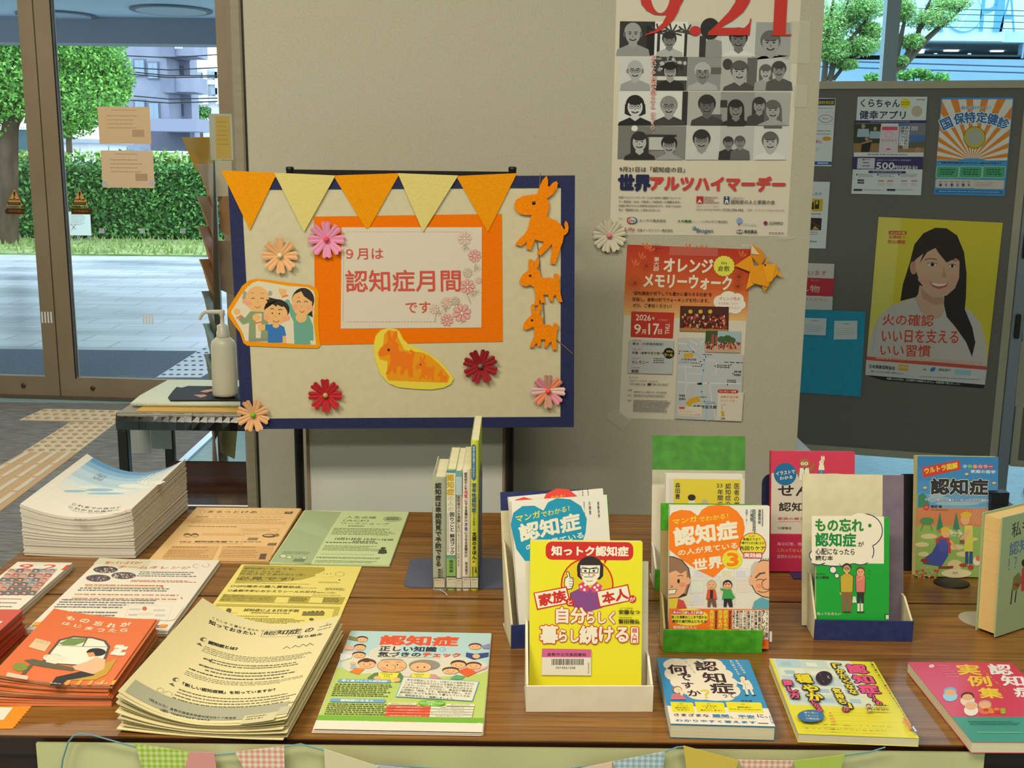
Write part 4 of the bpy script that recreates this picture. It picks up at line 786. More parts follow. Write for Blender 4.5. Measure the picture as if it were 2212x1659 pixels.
for pts in ((1015, 878, 1115, 895), (1035, 912, 1130, 930), (890, 755, 1020, 772), (1140, 790, 1235, 808), (1365, 870, 1558, 892), (1288, 900, 1418, 942), (1470, 962, 1545, 1030), (1395, 1055, 1488, 1095), (900, 1210, 960, 1280), (1115, 1230, 1180, 1250)): g.body(*pts, 1 if pts[3]-pts[1] < 30 else 2, 0x4a484a, .7, .1, 6)
for x, y in ((897, 783), (1120, 868), (1131, 902), (1174, 818), (1270, 913), (1435, 902), (1455, 993), (1399, 1107)): g.ell(x, y, 7, 7, 0x202020)
g.ell(1110, 1098, 28, 11, 0x202020); g.poly([(1010, 1250), (1095, 1225), (1120, 1280), (1030, 1300), (1010, 1348), (965, 1300)], og); g.text('GOAL', 1170, 1278, 1280, 1312, 0x4a80b0, .01); g.text('倉敷市芸文館', 1040, 1318, 1285, 1358, 0x2c2a2e, .025)
g.rect(890, 1330, 1130, 1440, white2); g.rect(898, 1335, 955, 1362, 0xc05038); g.text('アイシアター', 900, 1375, 1040, 1398, rr_); g.text('（レセプション会場）', 898, 1405, 1115, 1432, rr_); g.rect(1300, 1180, 1545, 1485, white2); g.rr(1297, 1155, 1510, 1200, 22, 0xb83a28); g.text('セレモニー会場', 1315, 1165, 1485, 1190, cr, .02); g.text('倉敷市芸文館', 1328, 1220, 1510, 1250, rr_, .01); g.text('アイシアター', 1328, 1262, 1500, 1290, rr_, .01); g.text('入口', 1330, 1302, 1380, 1325, rr_); g.line([(1340, 1330), (1342, 1370)], 5, rr_); g.poly([(1330, 1382), (1360, 1380), (1368, 1435), (1338, 1440)], og); g.text('別館', 1330, 1448, 1372, 1470, 0x38363a, .02)
g.text('問い合わせ先', 380, 1022, 468, 1038, 0x5a5858); g.text('認知症の人と家族の会・岡山県支部', 385, 1058, 675, 1078, 0x4a484a); g.text('代表 妻藤 光雄', 385, 1090, 545, 1112, 0x4a484a); g.rect(570, 1092, 605, 1112, 0x2a2828); g.text('086-250-8627', 618, 1092, 785, 1115, 0x4a484a); g.text('認知症の人と家族の会・岡山県支部', 428, 1172, 765, 1195, 0x4a484a, .01); g.text('主催', 365, 1152, 405, 1170, 0x4a484a); g.text('協力', 362, 1206, 402, 1224, 0x4a484a); g.text('後援', 360, 1260, 400, 1276, 0x4a484a); g.body(430, 1208, 755, 1240, 2, 0x6a6868, .5); g.body(425, 1265, 800, 1400, 9, 0x4a484a, .5, .15, 40)
o = tag(g.build('walk_poster'), 'red and orange topped white poster with a street map, taped below the portrait poster', 'poster')
tape(o, WM, T3, [(130, 1450), (240, 1360), (405, 1480), (320, 1590)]); tape(o, WM, T2, [(1548, 905), (1660, 905), (1665, 950), (1555, 945)], off=.0016); 
# white flower and origami star on the partition
flower(1316, 509, 36, [whitep], 0xe07888, 'white paper flower with pink bead on the partition beside the portrait poster', .3, 9, plane=frame(.2, PY+.003, 1.2), group='folded paper flowers on the display')
st = [mat(c, .55) for c in (0xe0930c, 0xd4840a, 0xe89c14, 0xd8c4a8)]
SM = frame(.55, PY-.003, 1.1); q = MB(); g = Pg(SM, T2)
def flap(pts, z, c): q.prism([g.L(*p) for p in pts], z, z+.0012, c)
flap([(1475, 1125), (1650, 1010), (1690, 1190), (1640, 1190)], .000, st[0]); flap([(1645, 900), (1755, 960), (1790, 1040), (1740, 1130), (1640, 1020)], .0015, st[1]); flap([(1645, 900), (1730, 1010), (1645, 1000)], .0032, st[3]); flap([(1640, 1150), (1700, 1300), (1590, 1370), (1620, 1250)], .0015, st[2]); flap([(1740, 1300), (1850, 1310), (1785, 1398)], .0005, st[1]); flap([(1880, 1110), (1980, 1250), (1890, 1210), (1830, 1290), (1800, 1150)], .001, st[2]); flap([(1630, 1140), (1760, 1110), (1905, 1105), (1925, 1200), (1830, 1310), (1820, 1345), (1650, 1300)], .003, st[0]); flap([(1810, 1035), (1830, 1045), (1790, 1130), (1775, 1120)], .0045, st[0]); flap([(1760, 1110), (1905, 1105), (1860, 1280), (1810, 1300)], .0045, st[2])
tag(q.build('origami_star', None, SM), 'folded yellow-orange origami star on the corner of the walk poster', 'origami')
# ------------------------------------------------------------------ left side: desk, towel, pump bottle, leaflet rack, low table
DZ = .65
def az(x, y, z=DZ): return atz(x, y, z)
a = az(250, 893); b = az(370, 829); X0, Y0 = a.x, a.y; Y1 = Y0+.46; X1 = X0+.9
e = empty('side_desk', Matrix.Translation((X0, Y0, 0)), 'black framed side desk wrapped in clear vinyl, holding the pump bottle', 'desk')
gloss = mat(0x14110d, .12, 0, 'black_gloss', .7)
q = MB(); q.box(0, 0, DZ-.012, .9, .46, DZ, mat(0x9a8f80, .25), .003); q.build('desk_top', e)
q = MB()
for i in range(40):      # crumpled vinyl along the front rail
    x = .9*i/40; d = R.uniform(-.003, .003); x2 = .9*(i+1)/40
    q.add([(x, -.004+d, DZ-.048), (x2, -.004, DZ-.048), (x2, -.006+R.uniform(-.003, .003), DZ-.024), (x, -.006, DZ-.022)], [(0, 1, 2, 3)], gloss)
    q.add([(x, -.006, DZ-.022), (x2, -.006, DZ-.024), (x2, .004, DZ+.001), (x, .004+d, DZ+.001)], [(0, 1, 2, 3)], gloss)
q.box(0, 0, DZ-.05, .9, .03, DZ-.013, gloss); q.box(0, .43, DZ-.05, .9, .46, DZ-.013, gloss); q.box(0, .03, DZ-.05, .03, .43, DZ-.013, gloss); q.box(.87, .03, DZ-.05, .9, .43, DZ-.013, gloss)
q.build('apron_rail', e)
for x, y in ((0, 0), (.87, 0), (0, .43), (.87, .43)): q = MB(); q.box(x, y, 0, x+.03, y+.03, DZ-.05, mat(0x1a1712, .35), .003); q.build('leg', e)
q = MB(); a_, b_ = aty(272, 924, Y0+.2), aty(372, 980, Y0+.2); m_ = aty(325, 955, Y0+.2)
q.box(a_.x-X0, .2, b_.z, m_.x-X0, .202, a_.z+.02, mat(0xa8aaa4, .5)); q.box(m_.x-X0+.002, .2, b_.z+.015, b_.x-X0, .202, a_.z+.02, mat(0xb2b4ae, .5)); q.build('hanging_sheet', e)
q = MB(); q.box(*az(293, 889).xy, DZ+.0005, X1-.1, Y0+.1, DZ+.002, mat(0xd8aa50, .6)); q.box(*az(370, 833).xy, DZ+.0005, X1-.1, Y1-.01, DZ+.002, mat(0xd8aa50, .6)); tag(q.build('yellow_sheet'), 'yellow-orange paper sheet under the towel on the side desk', 'paper')
tw_ = noisy(0xd4dcc8, 0xdee4d2, (300, 300, 300), .95, .4, 'terry_towel', 3, .1)
P = [az(283, 880), az(560, 882), az(560, 832), az(362, 831), az(300, 866)]
q = MB(); n = 8; lay = [(0, 0), (.004, .006), (.002, .013), (-.003, .018)]
c = sum((Vector(p) for p in P), Vector())/5; ring = []
for ins, z in ((.004, .0022), (-.002, .007), (0, .014), (.006, .018)): ring += [(p.x+(c.x-p.x)*ins/.2, p.y+(c.y-p.y)*ins/.2, DZ+z) for p in P]
q.add(ring, [list(range(4, -1, -1))]+[(k*5+i, k*5+(i+1) % 5, (k+1)*5+(i+1) % 5, (k+1)*5+i) for k in range(3) for i in range(5)]+[list(range(15, 20))], tw_, True); tag(q.build('folded_towel'), 'pale green folded towel spread on the side desk', 'towel')
TZ = DZ+.0185
gloss2 = mat(0x14110d, .45, 0, 'black_mat', .3); q = MB(); q.prism([tuple(az(x, y, TZ).xy) for x, y in ((363, 861), (368, 867), (560, 867), (560, 838), (407, 836), (392, 840), (382, 838), (374, 846))], TZ, TZ+.004, gloss2)
q.prism([tuple(az(x, y, TZ).xy) for x, y in ((432, 849), (440, 846), (464, 842), (464, 846), (446, 851))], TZ+.0041, TZ+.0046, mat(0xc89480, .6)); q.prism([tuple(az(x, y, TZ).xy) for x, y in ((418, 856), (442, 855), (448, 858), (434, 862))], TZ+.0041, TZ+.0046, mat(0xc89480, .6)); q.prism([tuple(az(x, y, TZ).xy) for x, y in ((446, 847), (468, 844), (468, 850))], TZ+.0041, TZ+.0045, mat(0x6c8484, .6))
tag(q.build('dark_mat'), 'glossy black mat with pink pattern lying on the folded towel', 'mat')
# pump bottle
BZ = TZ+.0045; bc = az(487, 856, BZ); s_ = bc.y*1.02/FPX
white = mat(0xd6ceb8, .35, 0, 'white_plastic', .5)
def zb(py): return aty(487, py, bc.y).z
e = empty('pump_bottle', Matrix.Translation((bc.x, bc.y, BZ)), 'white pump bottle of hand sanitiser standing on the dark mat', 'bottle')
z = lambda py: zb(py)-BZ
q = MB(); q.lathe([(.024*1.0, 0), (27*s_, .004), (27.3*s_, .012), (26.5*s_, z(745)), (24*s_, z(737)), (16*s_, z(729)), (11.5*s_, z(726))], white, n=28, sy=.8); q.build('body', e)
q = MB(); q.lathe([(13.5*s_, z(727)), (13.5*s_, z(716)), (12*s_, z(714)), (12*s_, z(703)), (8*s_, z(701)), (4.5*s_, z(699)), (4*s_, z(684)), (6*s_, z(681)), (6*s_, z(672)), (5*s_, z(670))], white, n=20); q.build('pump_cap', e)
q = MB(); q.tube([(2*s_, 0, z(674)), (-20*s_, 0, z(674)), (-36*s_, 0, z(674.5)), (-43*s_, 0, z(680)), (-49*s_, 0, z(691))], [5*s_, 4.5*s_, 4*s_, 3.6*s_, 3.2*s_], white, 10); q.build('nozzle', e)
# leaflet rack
RY = 3.95; steel = mat(0x8a8272, .4, .3, 'rack_steel')
rc = aty(466, 600, RY); e = empty('leaflet_rack', Matrix.Translation((rc.x, RY, 0)), 'tall leaflet rack with fanned leaflets beside the glass door', 'rack')
q = MB(); q.box(-.016, -.012, .02, .016, .012, aty(466, 346, RY).z, steel, .003); q.build('post', e)
q = MB(); q.lathe([(.22, 0), (.22, .015), (.05, .03), (.03, .05)], steel, (0, 0), 24); q.build('base', e)
q = MB(); c = aty(466, 359, RY); q.ball((0, -.012, c.z), .006, mat(0xd0c8b0, .2, .8)); q.build('bolt', e)
def leaflet(px, Ys, h, label, ph=None):
    pts = [aty(x, y, Y_) for (x, y), Y_ in zip(px, Ys)]; o = pts[3]; q = MB(); P = [p-o for p in pts]
    n = (P[1]-P[0]).cross(P[2]-P[0]).normalized()*.004; m = noisy(h, h+0x060606, (30, 30, 30), .6, 0, 'leaflet_paper')
    q.add(P+[p+n for p in P], [(0, 1, 2, 3), (7, 6, 5, 4), (0, 4, 5, 1), (1, 5, 6, 2), (2, 6, 7, 3), (3, 7, 4, 0)], m)
    return tag(q.build('leaflet', None, Matrix.Translation(o)), label, 'leaflet', 'leaflets in the rack beside the glass door')
ll = [(395, 297, 60, 0xe8b050, 'orange-yellow leaflet at the top of the rack, just below the clear holder'), (424, 354, 60, 0xe8b880, 'peach leaflet tucked under the orange-yellow one in the rack'), (426, 424, 62, 0xd0a880, 'tan leaflet third from the top in the rack'), (429, 489, 66, 0xe0a884, 'salmon leaflet fourth from the top in the rack'), (432, 560, 64, 0xe0a068, 'dull orange leaflet in the rack, above the grey one'), (437, 629, 66, 0xaca692, 'grey leaflet in the rack level with the top of the pump bottle'), (440, 699, 62, 0xbcbaa4, 'grey-green leaflet in the rack behind the pump nozzle'), (442, 765, 66, 0xb6a88c, 'beige leaflet in the rack behind the pump bottle body'), (446, 850, 70, 0xa89a80, 'dull beige leaflet low in the rack, behind the side desk'), (462, 925, 60, 0xb08a70, 'pinkish leaflet lowest in the rack, seen under the side desk')]
for i, (x, y, h, c, lab) in enumerate(ll): leaflet([(x, y), (461, y-1), (461, y+h+38), (x+(30 if i < 9 else 8), y+h+10)], (3.72, 3.93, 3.93, 3.86), c, lab)
for i, (x, y, h, c, lab) in enumerate(((496, 424, 90, 0xb89068, 'light brown leaflet on the right of the rack beside the navy frame'), (500, 520, 120, 0x9a8a78, 'brown-grey leaflet on the right of the rack, partly behind the board'), (497, 925, 66, 0xb0a068, 'olive yellow leaflet on the right of the rack, under the side desk'))): leaflet([(471, y), (x+14, y), (x+8, y+h), (476, y+h-14)], (3.93, 3.80, 3.84, 3.93), c, lab)
g = Pg(frame(*aty(455, 345, RY-.05), 0), (0, 0, 1)); a = g.L(500, 246); g.slab(a[0], a[1], .003, mat(0xc4c4ae, .3)); g.rect(464, 251, 500, 343, mat(0xcfae58, .5)); g.body(468, 262, 496, 320, 6, 0xb89848, .3)
tag(g.build('clear_holder'), 'yellow notice in a clear holder on top of the leaflet rack', 'notice')
g = Pg(frame(*aty(468, 424, RY-.06), 0), (0, 0, 1)); a = g.L(500, 347); g.slab(a[0], a[1], .001, mat(0xccc2aa, .6)); tag(g.build('white_card'), 'blank white card below the clear holder on the leaflet rack', 'card')
# low glossy table
lz = .52; wr = noisy(0x2a130a, 0x43200f, (2, 60, 60), .12, 0, 'red_brown_gloss', 4, .6); a = atz(430, 1091, lz); b = atz(375, 995, lz)
e = empty('low_table', Matrix.Translation((b.x, a.y, 0)), 'low glossy red-brown table behind the stack of white booklets', 'table')
q = MB(); q.box(0, 0, lz-.03, .95, b.y-a.y, lz, wr, .003); q.build('table_top', e)
for x in (.04, .86): q = MB(); q.box(x, .05, 0, x+.05, .09, lz-.03, black); q.build('leg', e); q = MB(); q.box(x, .3, 0, x+.05, .34, lz-.03, black); q.build('leg', e)
# ------------------------------------------------------------------ grey notice boards on the right
GM = frame(1.25, 4.7, 0, -.257); G0 = Pg(GM)
felt_g = noisy(0x62605b, 0x6c6a65, (260, 260, 260), .95, .1, 'grey_felt', 2, .1); gfr = mat(0x9a9684, .5, .2, 'frame_metal'); gpo = mat(0x7c848e, .35, .6, 'post_metal')
tl = G0.L(1769, 176); br = G0.L(2140, 1003); bl = G0.L(1771, 976); tr = G0.L(2212, 172); ztop = tl[1]; zb_ = bl[1]
uR = G0.L(2172, 760)[0]
e = empty('notice_board', GM, 'dark grey felt notice board full of posters standing behind the partition', 'notice board')
q = MB(); q.box(-.9, zb_+.03, -.03, uR-.02, ztop-.03, 0, felt_g); q.build('felt_panel', e)
q = MB(); q.box(-.9, ztop-.03, -.034, uR, ztop, .006, gfr); q.box(-.9, zb_, -.034, uR, zb_+.03, .006, gfr); q.box(uR-.022, zb_+.03, -.034, uR+.008, ztop-.03, .006, gfr); q.build('frame', e)
q = MB(); q.box(uR+.010, 0, -.034, uR+.055, ztop+.02, .012, gpo, .004); q.build('post', e)
for y in (530, 703): c = G0.L(2188-(y-530)*.04, y); q = MB(); q.box(uR+.022, c[1]-.05, .012, uR+.042, c[1]+.05, .03, black, .004); q.build('clamp', e)
q = MB(); q.box(uR, 0, -.25, uR+.06, .03, .2, gpo); q.build('foot', e); q = MB(); q.box(-.8, 0, -.25, -.74, .03, .2, gpo); q.build('foot', e); q = MB(); q.box(-.79, .03, -.03, -.75, zb_+.01, 0, gpo); q.build('post', e)
e = empty('notice_board', GM @ Matrix.Translation((uR+.06, 0, 0)), 'second dark grey notice board cut off by the right edge of the view', 'notice board')
q = MB(); q.box(.03, zb_+.03, -.03, 1.0, ztop-.03, 0, felt_g); q.build('felt_panel', e)
q = MB(); q.box(0.0, zb_, -.034, .028, ztop, .006, gfr); q.box(.028, zb_, -.034, 1.0, zb_+.028, .006, gfr); q.box(.028, ztop-.028, -.034, 1.0, ztop, .006, gfr); q.build('frame', e)
for x in (.1, .9): q = MB(); q.box(x, 0, -.03, x+.04, zb_+.01, 0, gpo); q.build('post', e); q = MB(); q.box(x, 0, -.2, x+.04, .02, .15, gpo); q.build('foot', e)
TG = (1700, 180, 4.3203); GF = GM @ Matrix.Translation((0, 0, .003))
def gposter(label, quad, c, T=TG, t=.0006, cat='poster'):
    g = Pg(GF, T); g.mb.prism([g.L(*p) for p in quad], -t, 0, c); g.lab = label; g.cat = cat; return g
def gdone(g, grp='posters on the grey notice board'): return tag(g.build('poster'), g.lab, g.cat, grp)
pap = mat(0xc6ccd0, .5); nv2 = mat(0x2c2458, .5); ink2 = mat(0x242a50, .5)
g = gposter('white and purple poster with big walking app headline, on the grey notice board', [(660, 125), (1310, 125), (1250, 1045), (600, 1030)], pap)
g.textq('くらちゃん', (690, 148), (1055, 150), (686, 222), ink2, .03); g.textq('健幸アプリ', (680, 255), (1108, 258), (676, 332), ink2, .03)
g.ell(1105, 187, 47, 47, 0xd0c81c); g.body(1065, 170, 1145, 210, 2, 0x8a8a30, .6, .1, 7); g.body(1210, 148, 1285, 160, 1, 0x444a66, .8, 0, 5)
# plain badge in place of the printed mascot
g.ell(1212, 262, 50, 52, 0xb0a890); g.poly([(630, 345), (1300, 345), (1297, 374), (628, 374)], nv2); g.body(780, 352, 1145, 366, 1, 0x8a84a8, .9, 0, 30)
g.poly([(628, 376), (880, 376), (875, 645), (618, 645)], 0x2e3a24); g.poly([(620, 560), (876, 560), (874, 645), (618, 645)], 0x8a6a48)
for x, y, s in ((712, 400, 1), (822, 425, .9)): g.ell(x, y, 17*s, 22*s, 0xa88870); g.poly([(x-60*s, y+100*s), (x-50*s, y+25*s), (x+50*s, y+25*s), (x+60*s, y+100*s)], 0x94a8bc)
g.poly([(690, 640), (700, 545), (745, 520), (785, 560), (770, 640)], 0x1c1a1c); g.ell(745, 520, 18, 18, 0xa88068); g.line([(700, 560), (790, 535)], 14, 0xa88068)
g.poly([(1040, 376), (1296, 376), (1280, 645), (1030, 645)], 0x44689c); g.poly([(1140, 380), (1296, 380), (1290, 480), (1140, 480)], 0x70747c); g.rect(1160, 400, 1220, 440, 0xa0a4a8); g.poly([(1040, 560), (1285, 540), (1282, 600), (1035, 610)], 0x5a5a44); g.poly([(1032, 610), (1282, 600), (1280, 645), (1030, 645)], 0x94744c); g.ell(1222, 622, 26, 26, 0xb07c70)
g.rr(875, 398, 1032, 650, 14, 0xc4b8c0); g.rr(888, 405, 1030, 438, 8, 0xc8485c); g.arc(953, 480, 34, 30, 0, 360, 4, 0xc08088); [g.ell(895+i*30, 533, 12, 12, 0xa89ca0) for i in range(5)]; g.ell(945, 615, 22, 8, 0xc8485c)
g.rect(1058, 400, 1088, 580, 0xc8ccd0); g.rect(1095, 400, 1130, 610, 0xc8ccd0); g.vt('あなたのまちの', 1098, 404, 1127, 606, 0x33363c, .02); g.vt('健康アプリ！', 1061, 404, 1086, 576, 0x33363c, .02)
g.body(750, 658, 1120, 674, 1, 0x6a7080, .8, 0, 24); g.poly([(612, 685), (1272, 685), (1266, 803), (606, 803)], nv2); g.rect(660, 697, 815, 798, 0xb6bcc4); g.ell(712, 712, 9, 9, 0xb03848); g.body(722, 706, 775, 717, 1, 0xb05060, .9, 0, 4); g.body(710, 735, 765, 748, 1, 0x3c4a6a, .9, 0, 4); g.body(705, 765, 770, 778, 1, 0x3c5a9a, .9, 0, 4)
g.text('1,000ポイント以上貯めると毎月抽選で', 840, 708, 1160, 726, 0xa8a8c0, .01); g.text('500', 835, 738, 998, 800, 0xd0d2d8, .03); g.text('円分が当たる!!', 1003, 765, 1215, 805, 0xd0d2d8, .03); g.rr(760, 815, 1110, 842, 12, nv2); g.body(800, 822, 1070, 836, 1, 0x9a96b4, .9, 0, 20)
for x, w in ((650, 150), (845, 160), (1040, 190)): g.ell(x+4, 852, 8, 8, nv2); g.body(x+20, 846, x+w, 880, 3, 0x70788c, .4, .3, 12)
for x, y in ((660, 895), (660, 918)): g.rect(x, y, x+58, y+18, 0x26262e); g.body(x+16, y+5, x+52, y+13, 1, 0x8a8a94, .9, 0, 4)
for x in (850, 935, 1065, 1160): g.rr(x, 905, x+55, 916, 4, 0xc05a68); g.body(x, 930, x+55, 965, 3, 0xb8a0a8, .3, .2, 6)
for x in (622, 932): g.rect(x, 985, x+78, 1005, nv2); g.body(x+88, 988, x+290, 1006, 2, 0x70788c, .4, .3, 18)
gdone(g)
g = gposter('bright poster with orange sunburst stripes over blue, upper right of the grey notice board', [(1440, 132), (2118, 130), (2030, 1055), (1370, 1040)], mat(0x2c80c0, .35))
g.poly([(1448, 150), (2108, 148), (2055, 720), (1395, 720)], mat(0xd0d0cc, .35))
cx, cy = 1725, 720
def clipray(a):      # where a ray from the burst centre leaves the panel
    d = (math.cos(a), -math.sin(a)); best = 1e9
    q_ = [(1448, 150), (2108, 148), (2055, 720), (1395, 720)]
    for i in range(4):
        (x1, y1), (x2, y2) = q_[i], q_[(i+1) % 4]; ex, ey = x2-x1, y2-y1; den = d[0]*ey-d[1]*ex
        if abs(den) < 1e-9: continue
        t = ((x1-cx)*ey-(y1-cy)*ex)/den; s = ((x1-cx)*d[1]-(y1-cy)*d[0])/den
        if t > 1 and -.001 <= s <= 1.001: best = min(best, t)
    return (cx+d[0]*best, cy+d[1]*best)
for i in range(13):
    a = .09+i*.243; g.poly([(cx, cy), clipray(a), clipray(min(a+.115, PI-.02))], mat(0xd27c1c, .35))
g.ell(cx, 960, 345, 262, mat(0x3c90c8, .35), a0=180+18, a1=360-18); g.poly([(1395, 735), (2055, 735), (2030, 1045), (1375, 1030)], mat(0x3c90c8, .35))
for t, x, y, r in zip('国保特定健診', (1488, 1608, 1708, 1818, 1920, 2020), (375, 330, 318, 318, 335, 372), (-.42, -.16, -.05, .05, .16, .36)):
    c_, s_2 = math.cos(r), math.sin(r); f = lambda u, v: (x+u*c_-v*s_2, y+u*s_2+v*c_); h_ = 50
    g.textq(t, f(-h_, -h_), f(h_, -h_), f(-h_, h_), 0xd4dce0, .11); g.textq(t, f(-h_, -h_), f(h_, -h_), f(-h_, h_), 0x2c64a4, .035)
g.textq('毎年受けよう！', (1625, 212), (1900, 210), (1623, 244), 0xd4dce0, .09); g.textq('毎年受けよう！', (1625, 212), (1900, 210), (1623, 244), 0x3c78b0, .02)
# plain yellow disc in place of the printed mascot
g.ell(1750, 505, 104, 104, 0x4c4420); g.ell(1750, 505, 99, 99, 0xb8a83c); g.ell(1752, 500, 72, 74, 0xa0a498)
g.text('倉敷市国民健康保険に加入の40～74歳の方が対象です', 1440, 732, 2000, 755, 0x1c3c6c, .02)
for x in (1395, 1612, 1828): g.rr(x, 772, x+205, 886, 16, 0x9cc4b0); g.rr(x+6, 778, x+199, 880, 14, mat(0x3c9870, .3)); g.body(x+35, 800, x+170, 866, 3, 0x1c4a34, .5, .2, 7)
g.rr(1390, 893, 1738, 980, 12, 0xc4b8ae); g.rr(1745, 900, 2022, 988, 12, 0xc4b8ae)
for i in range(6): g.body(1415+i*53, 915, 1450+i*53, 930, 1, 0x3c5c9c, .5, 0, 3); g.ell(1432+i*53, 948, 13-i % 2*3, 15, (0x2c4c8c, 0x5c7ca4)[i % 2])
g.body(1755, 925, 1935, 970, 4, 0x6c6c7c, .3, .2, 14); g.rect(1388, 992, 2010, 1032, 0x2468a8); g.body(1420, 1004, 1980, 1022, 1, 0x9cc0dc, .9, 0, 40)
o = gdone(g)
fy = (1700, 460, 3.0723)
g = gposter('large yellow fire safety poster of a smiling long-haired woman in a white blouse', [(608, 26), (1433, 65), (1313, 1140), (520, 1075)], mat(0xc6b82c, .45), fy)
g.poly([(608, 28), (760, 34), (660, 960), (530, 950)], mat(0xccc258, .45))
hairc, skc, skd, shc = mat(0x201816, .5), mat(0xc39a82, .5), mat(0xb0846c, .5), mat(0xb9b1ae, .55)
g.poly([(530, 955), (560, 800), (610, 690), (690, 615), (850, 560), (1050, 600), (1210, 640), (1290, 740), (1325, 880), (1328, 1020)], shc)
g.poly([(752, 585), (770, 470), (815, 330), (845, 210), (905, 135), (985, 98), (1060, 102), (1130, 150), (1175, 260), (1192, 400), (1188, 560), (1180, 640), (1230, 760), (1250, 860), (1228, 955), (1190, 860), (1120, 760), (1060, 690), (1040, 600), (860, 570), (850, 560)], hairc)
g.poly([(880, 480), (1045, 540), (1040, 640), (1010, 690), (960, 700), (890, 650), (850, 565), (870, 540)], skc); g.poly([(885, 490), (960, 560), (1040, 560), (1040, 600), (985, 612), (900, 570)], skd); g.ell(840, 362, 24, 46, skd)
g.poly([(850, 300), (870, 250), (1000, 215), (1120, 240), (1146, 330), (1142, 430), (1115, 500), (1060, 548), (1000, 560), (930, 525), (880, 455), (855, 380)], skc)
g.poly([(830, 330), (850, 220), (930, 150), (1060, 140), (1150, 215), (1172, 340), (1120, 300), (1060, 330), (1010, 270), (985, 232), (930, 260), (880, 335), (905, 270), (865, 300)], hairc)
for x, y, w in ((963, 343, 30), (1095, 352, 22)): g.ell(x, y, w, 11, 0xcfc4be); g.ell(x+2, y, w*.42, 11, 0x1c1412); g.arc(x, y+2, w*1.1, 15, 195, 345, 4, 0x1c1412)
g.arc(955, 318, 45, 14, 200, 330, 5, 0x3c2a22); g.arc(1095, 322, 32, 12, 210, 340, 5, 0x3c2a22); g.poly([(1040, 350), (1058, 425), (1030, 428)], skd); g.poly([(945, 455), (1010, 468), (1075, 460), (1055, 492), (1010, 506), (965, 490)], 0xb85048); g.poly([(955, 460), (1010, 470), (1068, 464), (1045, 482), (1005, 488), (970, 478)], 0xd4ccc4); g.ell(905, 440, 35, 25, 0xc89482); g.ell(1110, 440, 28, 24, 0xc89482)
g.line([(850, 560), (890, 650), (960, 702), (1012, 692), (1042, 640)], 5, 0x9a928e); g.line([(715, 640), (700, 960)], 3, 0xa49c98); g.line([(600, 700), (560, 940)], 3, 0xa49c98)
rdk = mat(0xb5423a, .5); og_ = 0xd8b8a0
g.rect(676, 118, 792, 146, rdk); g.text('2026年度', 684, 122, 784, 142, 0xd0bc60, .02); g.text('全国統一', 674, 148, 786, 172, rdk, .03); g.text('防火標語', 672, 178, 784, 206, rdk, .03)
for t, x0, y0, x1, y1 in (('火の確認', 637, 668, 975, 748), ('いい日を支える', 632, 770, 1140, 862), ('いい習慣', 622, 870, 955, 952)):
    g.textq(t, (x0, y0), (x1, y0+8), (x0-4, y1-4), og_, .05); g.textq(t, (x0, y0), (x1, y0+8), (x0-4, y1-4), rdk, .02)
g.poly([(528, 952), (1330, 1018), (1326, 1042), (526, 975)], mat(0xb84a38, .5)); g.body(590, 968, 1300, 976, 1, 0xd0a090, .7, 0, 60); g.poly([(526, 976), (1326, 1042), (1313, 1140), (520, 1075)], mat(0xbcbcbc, .5))
g.textq('日本損害保険協会', (547, 1005), (718, 1018), (545, 1030), 0x2c2c34, .03); g.poly([(740, 1005), (808, 1010), (805, 1050), (737, 1045)], 0xc89844); g.body(745, 1018, 800, 1036, 2, 0xd8c490, .5, .1, 5); g.ell(968, 1038, 20, 13, 0x3c68a4, rot=-.5); g.textq('総務省消防庁', (1005, 1030), (1085, 1036), (1004, 1048), 0x4a4a54, .02); g.poly([(1115, 1038), (1222, 1046), (1220, 1080), (1112, 1070)], 0x8cb4c4); g.textq('後援', (903, 1032), (927, 1034), (902, 1044), 0x3c3c44, .02)
g.textq('地震による火災は火災保険では補償されません', (555, 1044), (775, 1060), (554, 1056), 0x3c3c44, .01); g.body(560, 1068, 800, 1080, 1, 0x80808a, .6, 0, 24); g.body(880, 1088, 1280, 1098, 1, 0x80808a, .6, 0, 40)
gdone(g)
g = gposter('black printed strip showing under the bottom edge of the yellow fire safety poster', [(524, 1076), (1312, 1141), (1305, 1166), (640, 1112)], mat(0x16181a, .5), fy, cat='paper'); g.textq('地震による火災は、火災保険では補償されません。地震保険で備えましょう。', (662, 1092), (1150, 1130), (661, 1106), 0xb8bcbc, .02); o = gdone(g); o.location += GM.to_3x3() @ Vector((0, 0, -.0022))
g = gposter('tall white form poster with navy heading, half hidden by the partition edge, topmost', [(150, 135), (455, 140), (415, 775), (150, 768)], pap); g.rect(160, 146, 446, 206, 0x1c2246); g.text('購入補助制度', 200, 162, 440, 196, 0xb09a30, .03); g.body(290, 228, 430, 240, 1, 0x7080a0, .7, 0, 14); g.arc(360, 330, 62, 36, 0, 360, 4, 0x33363c, 16); g.text('購入', 335, 318, 355, 328, 0xb84050); g.body(330, 322, 390, 345, 2, 0xc06070, .5, .2, 6); g.line([(280, 268), (432, 268), (428, 382), (280, 382)], 2, 0x8a94a0); g.body(280, 440, 410, 452, 1, 0x505868, .7, 0, 12); g.body(270, 470, 410, 480, 1, 0x505868, .7, 0, 12); g.ell(372, 517, 42, 20, 0xc88a1c); g.textq('(税込)', (262, 528), (325, 530), (260, 562), 0xb83c48, .02); g.body(262, 600, 300, 640, 3, 0xa89098, .4, .2, 5); g.rect(150, 728, 415, 762, 0x1c5098); g.rect(285, 738, 385, 752, 0xa8bcd0); gdone(g)
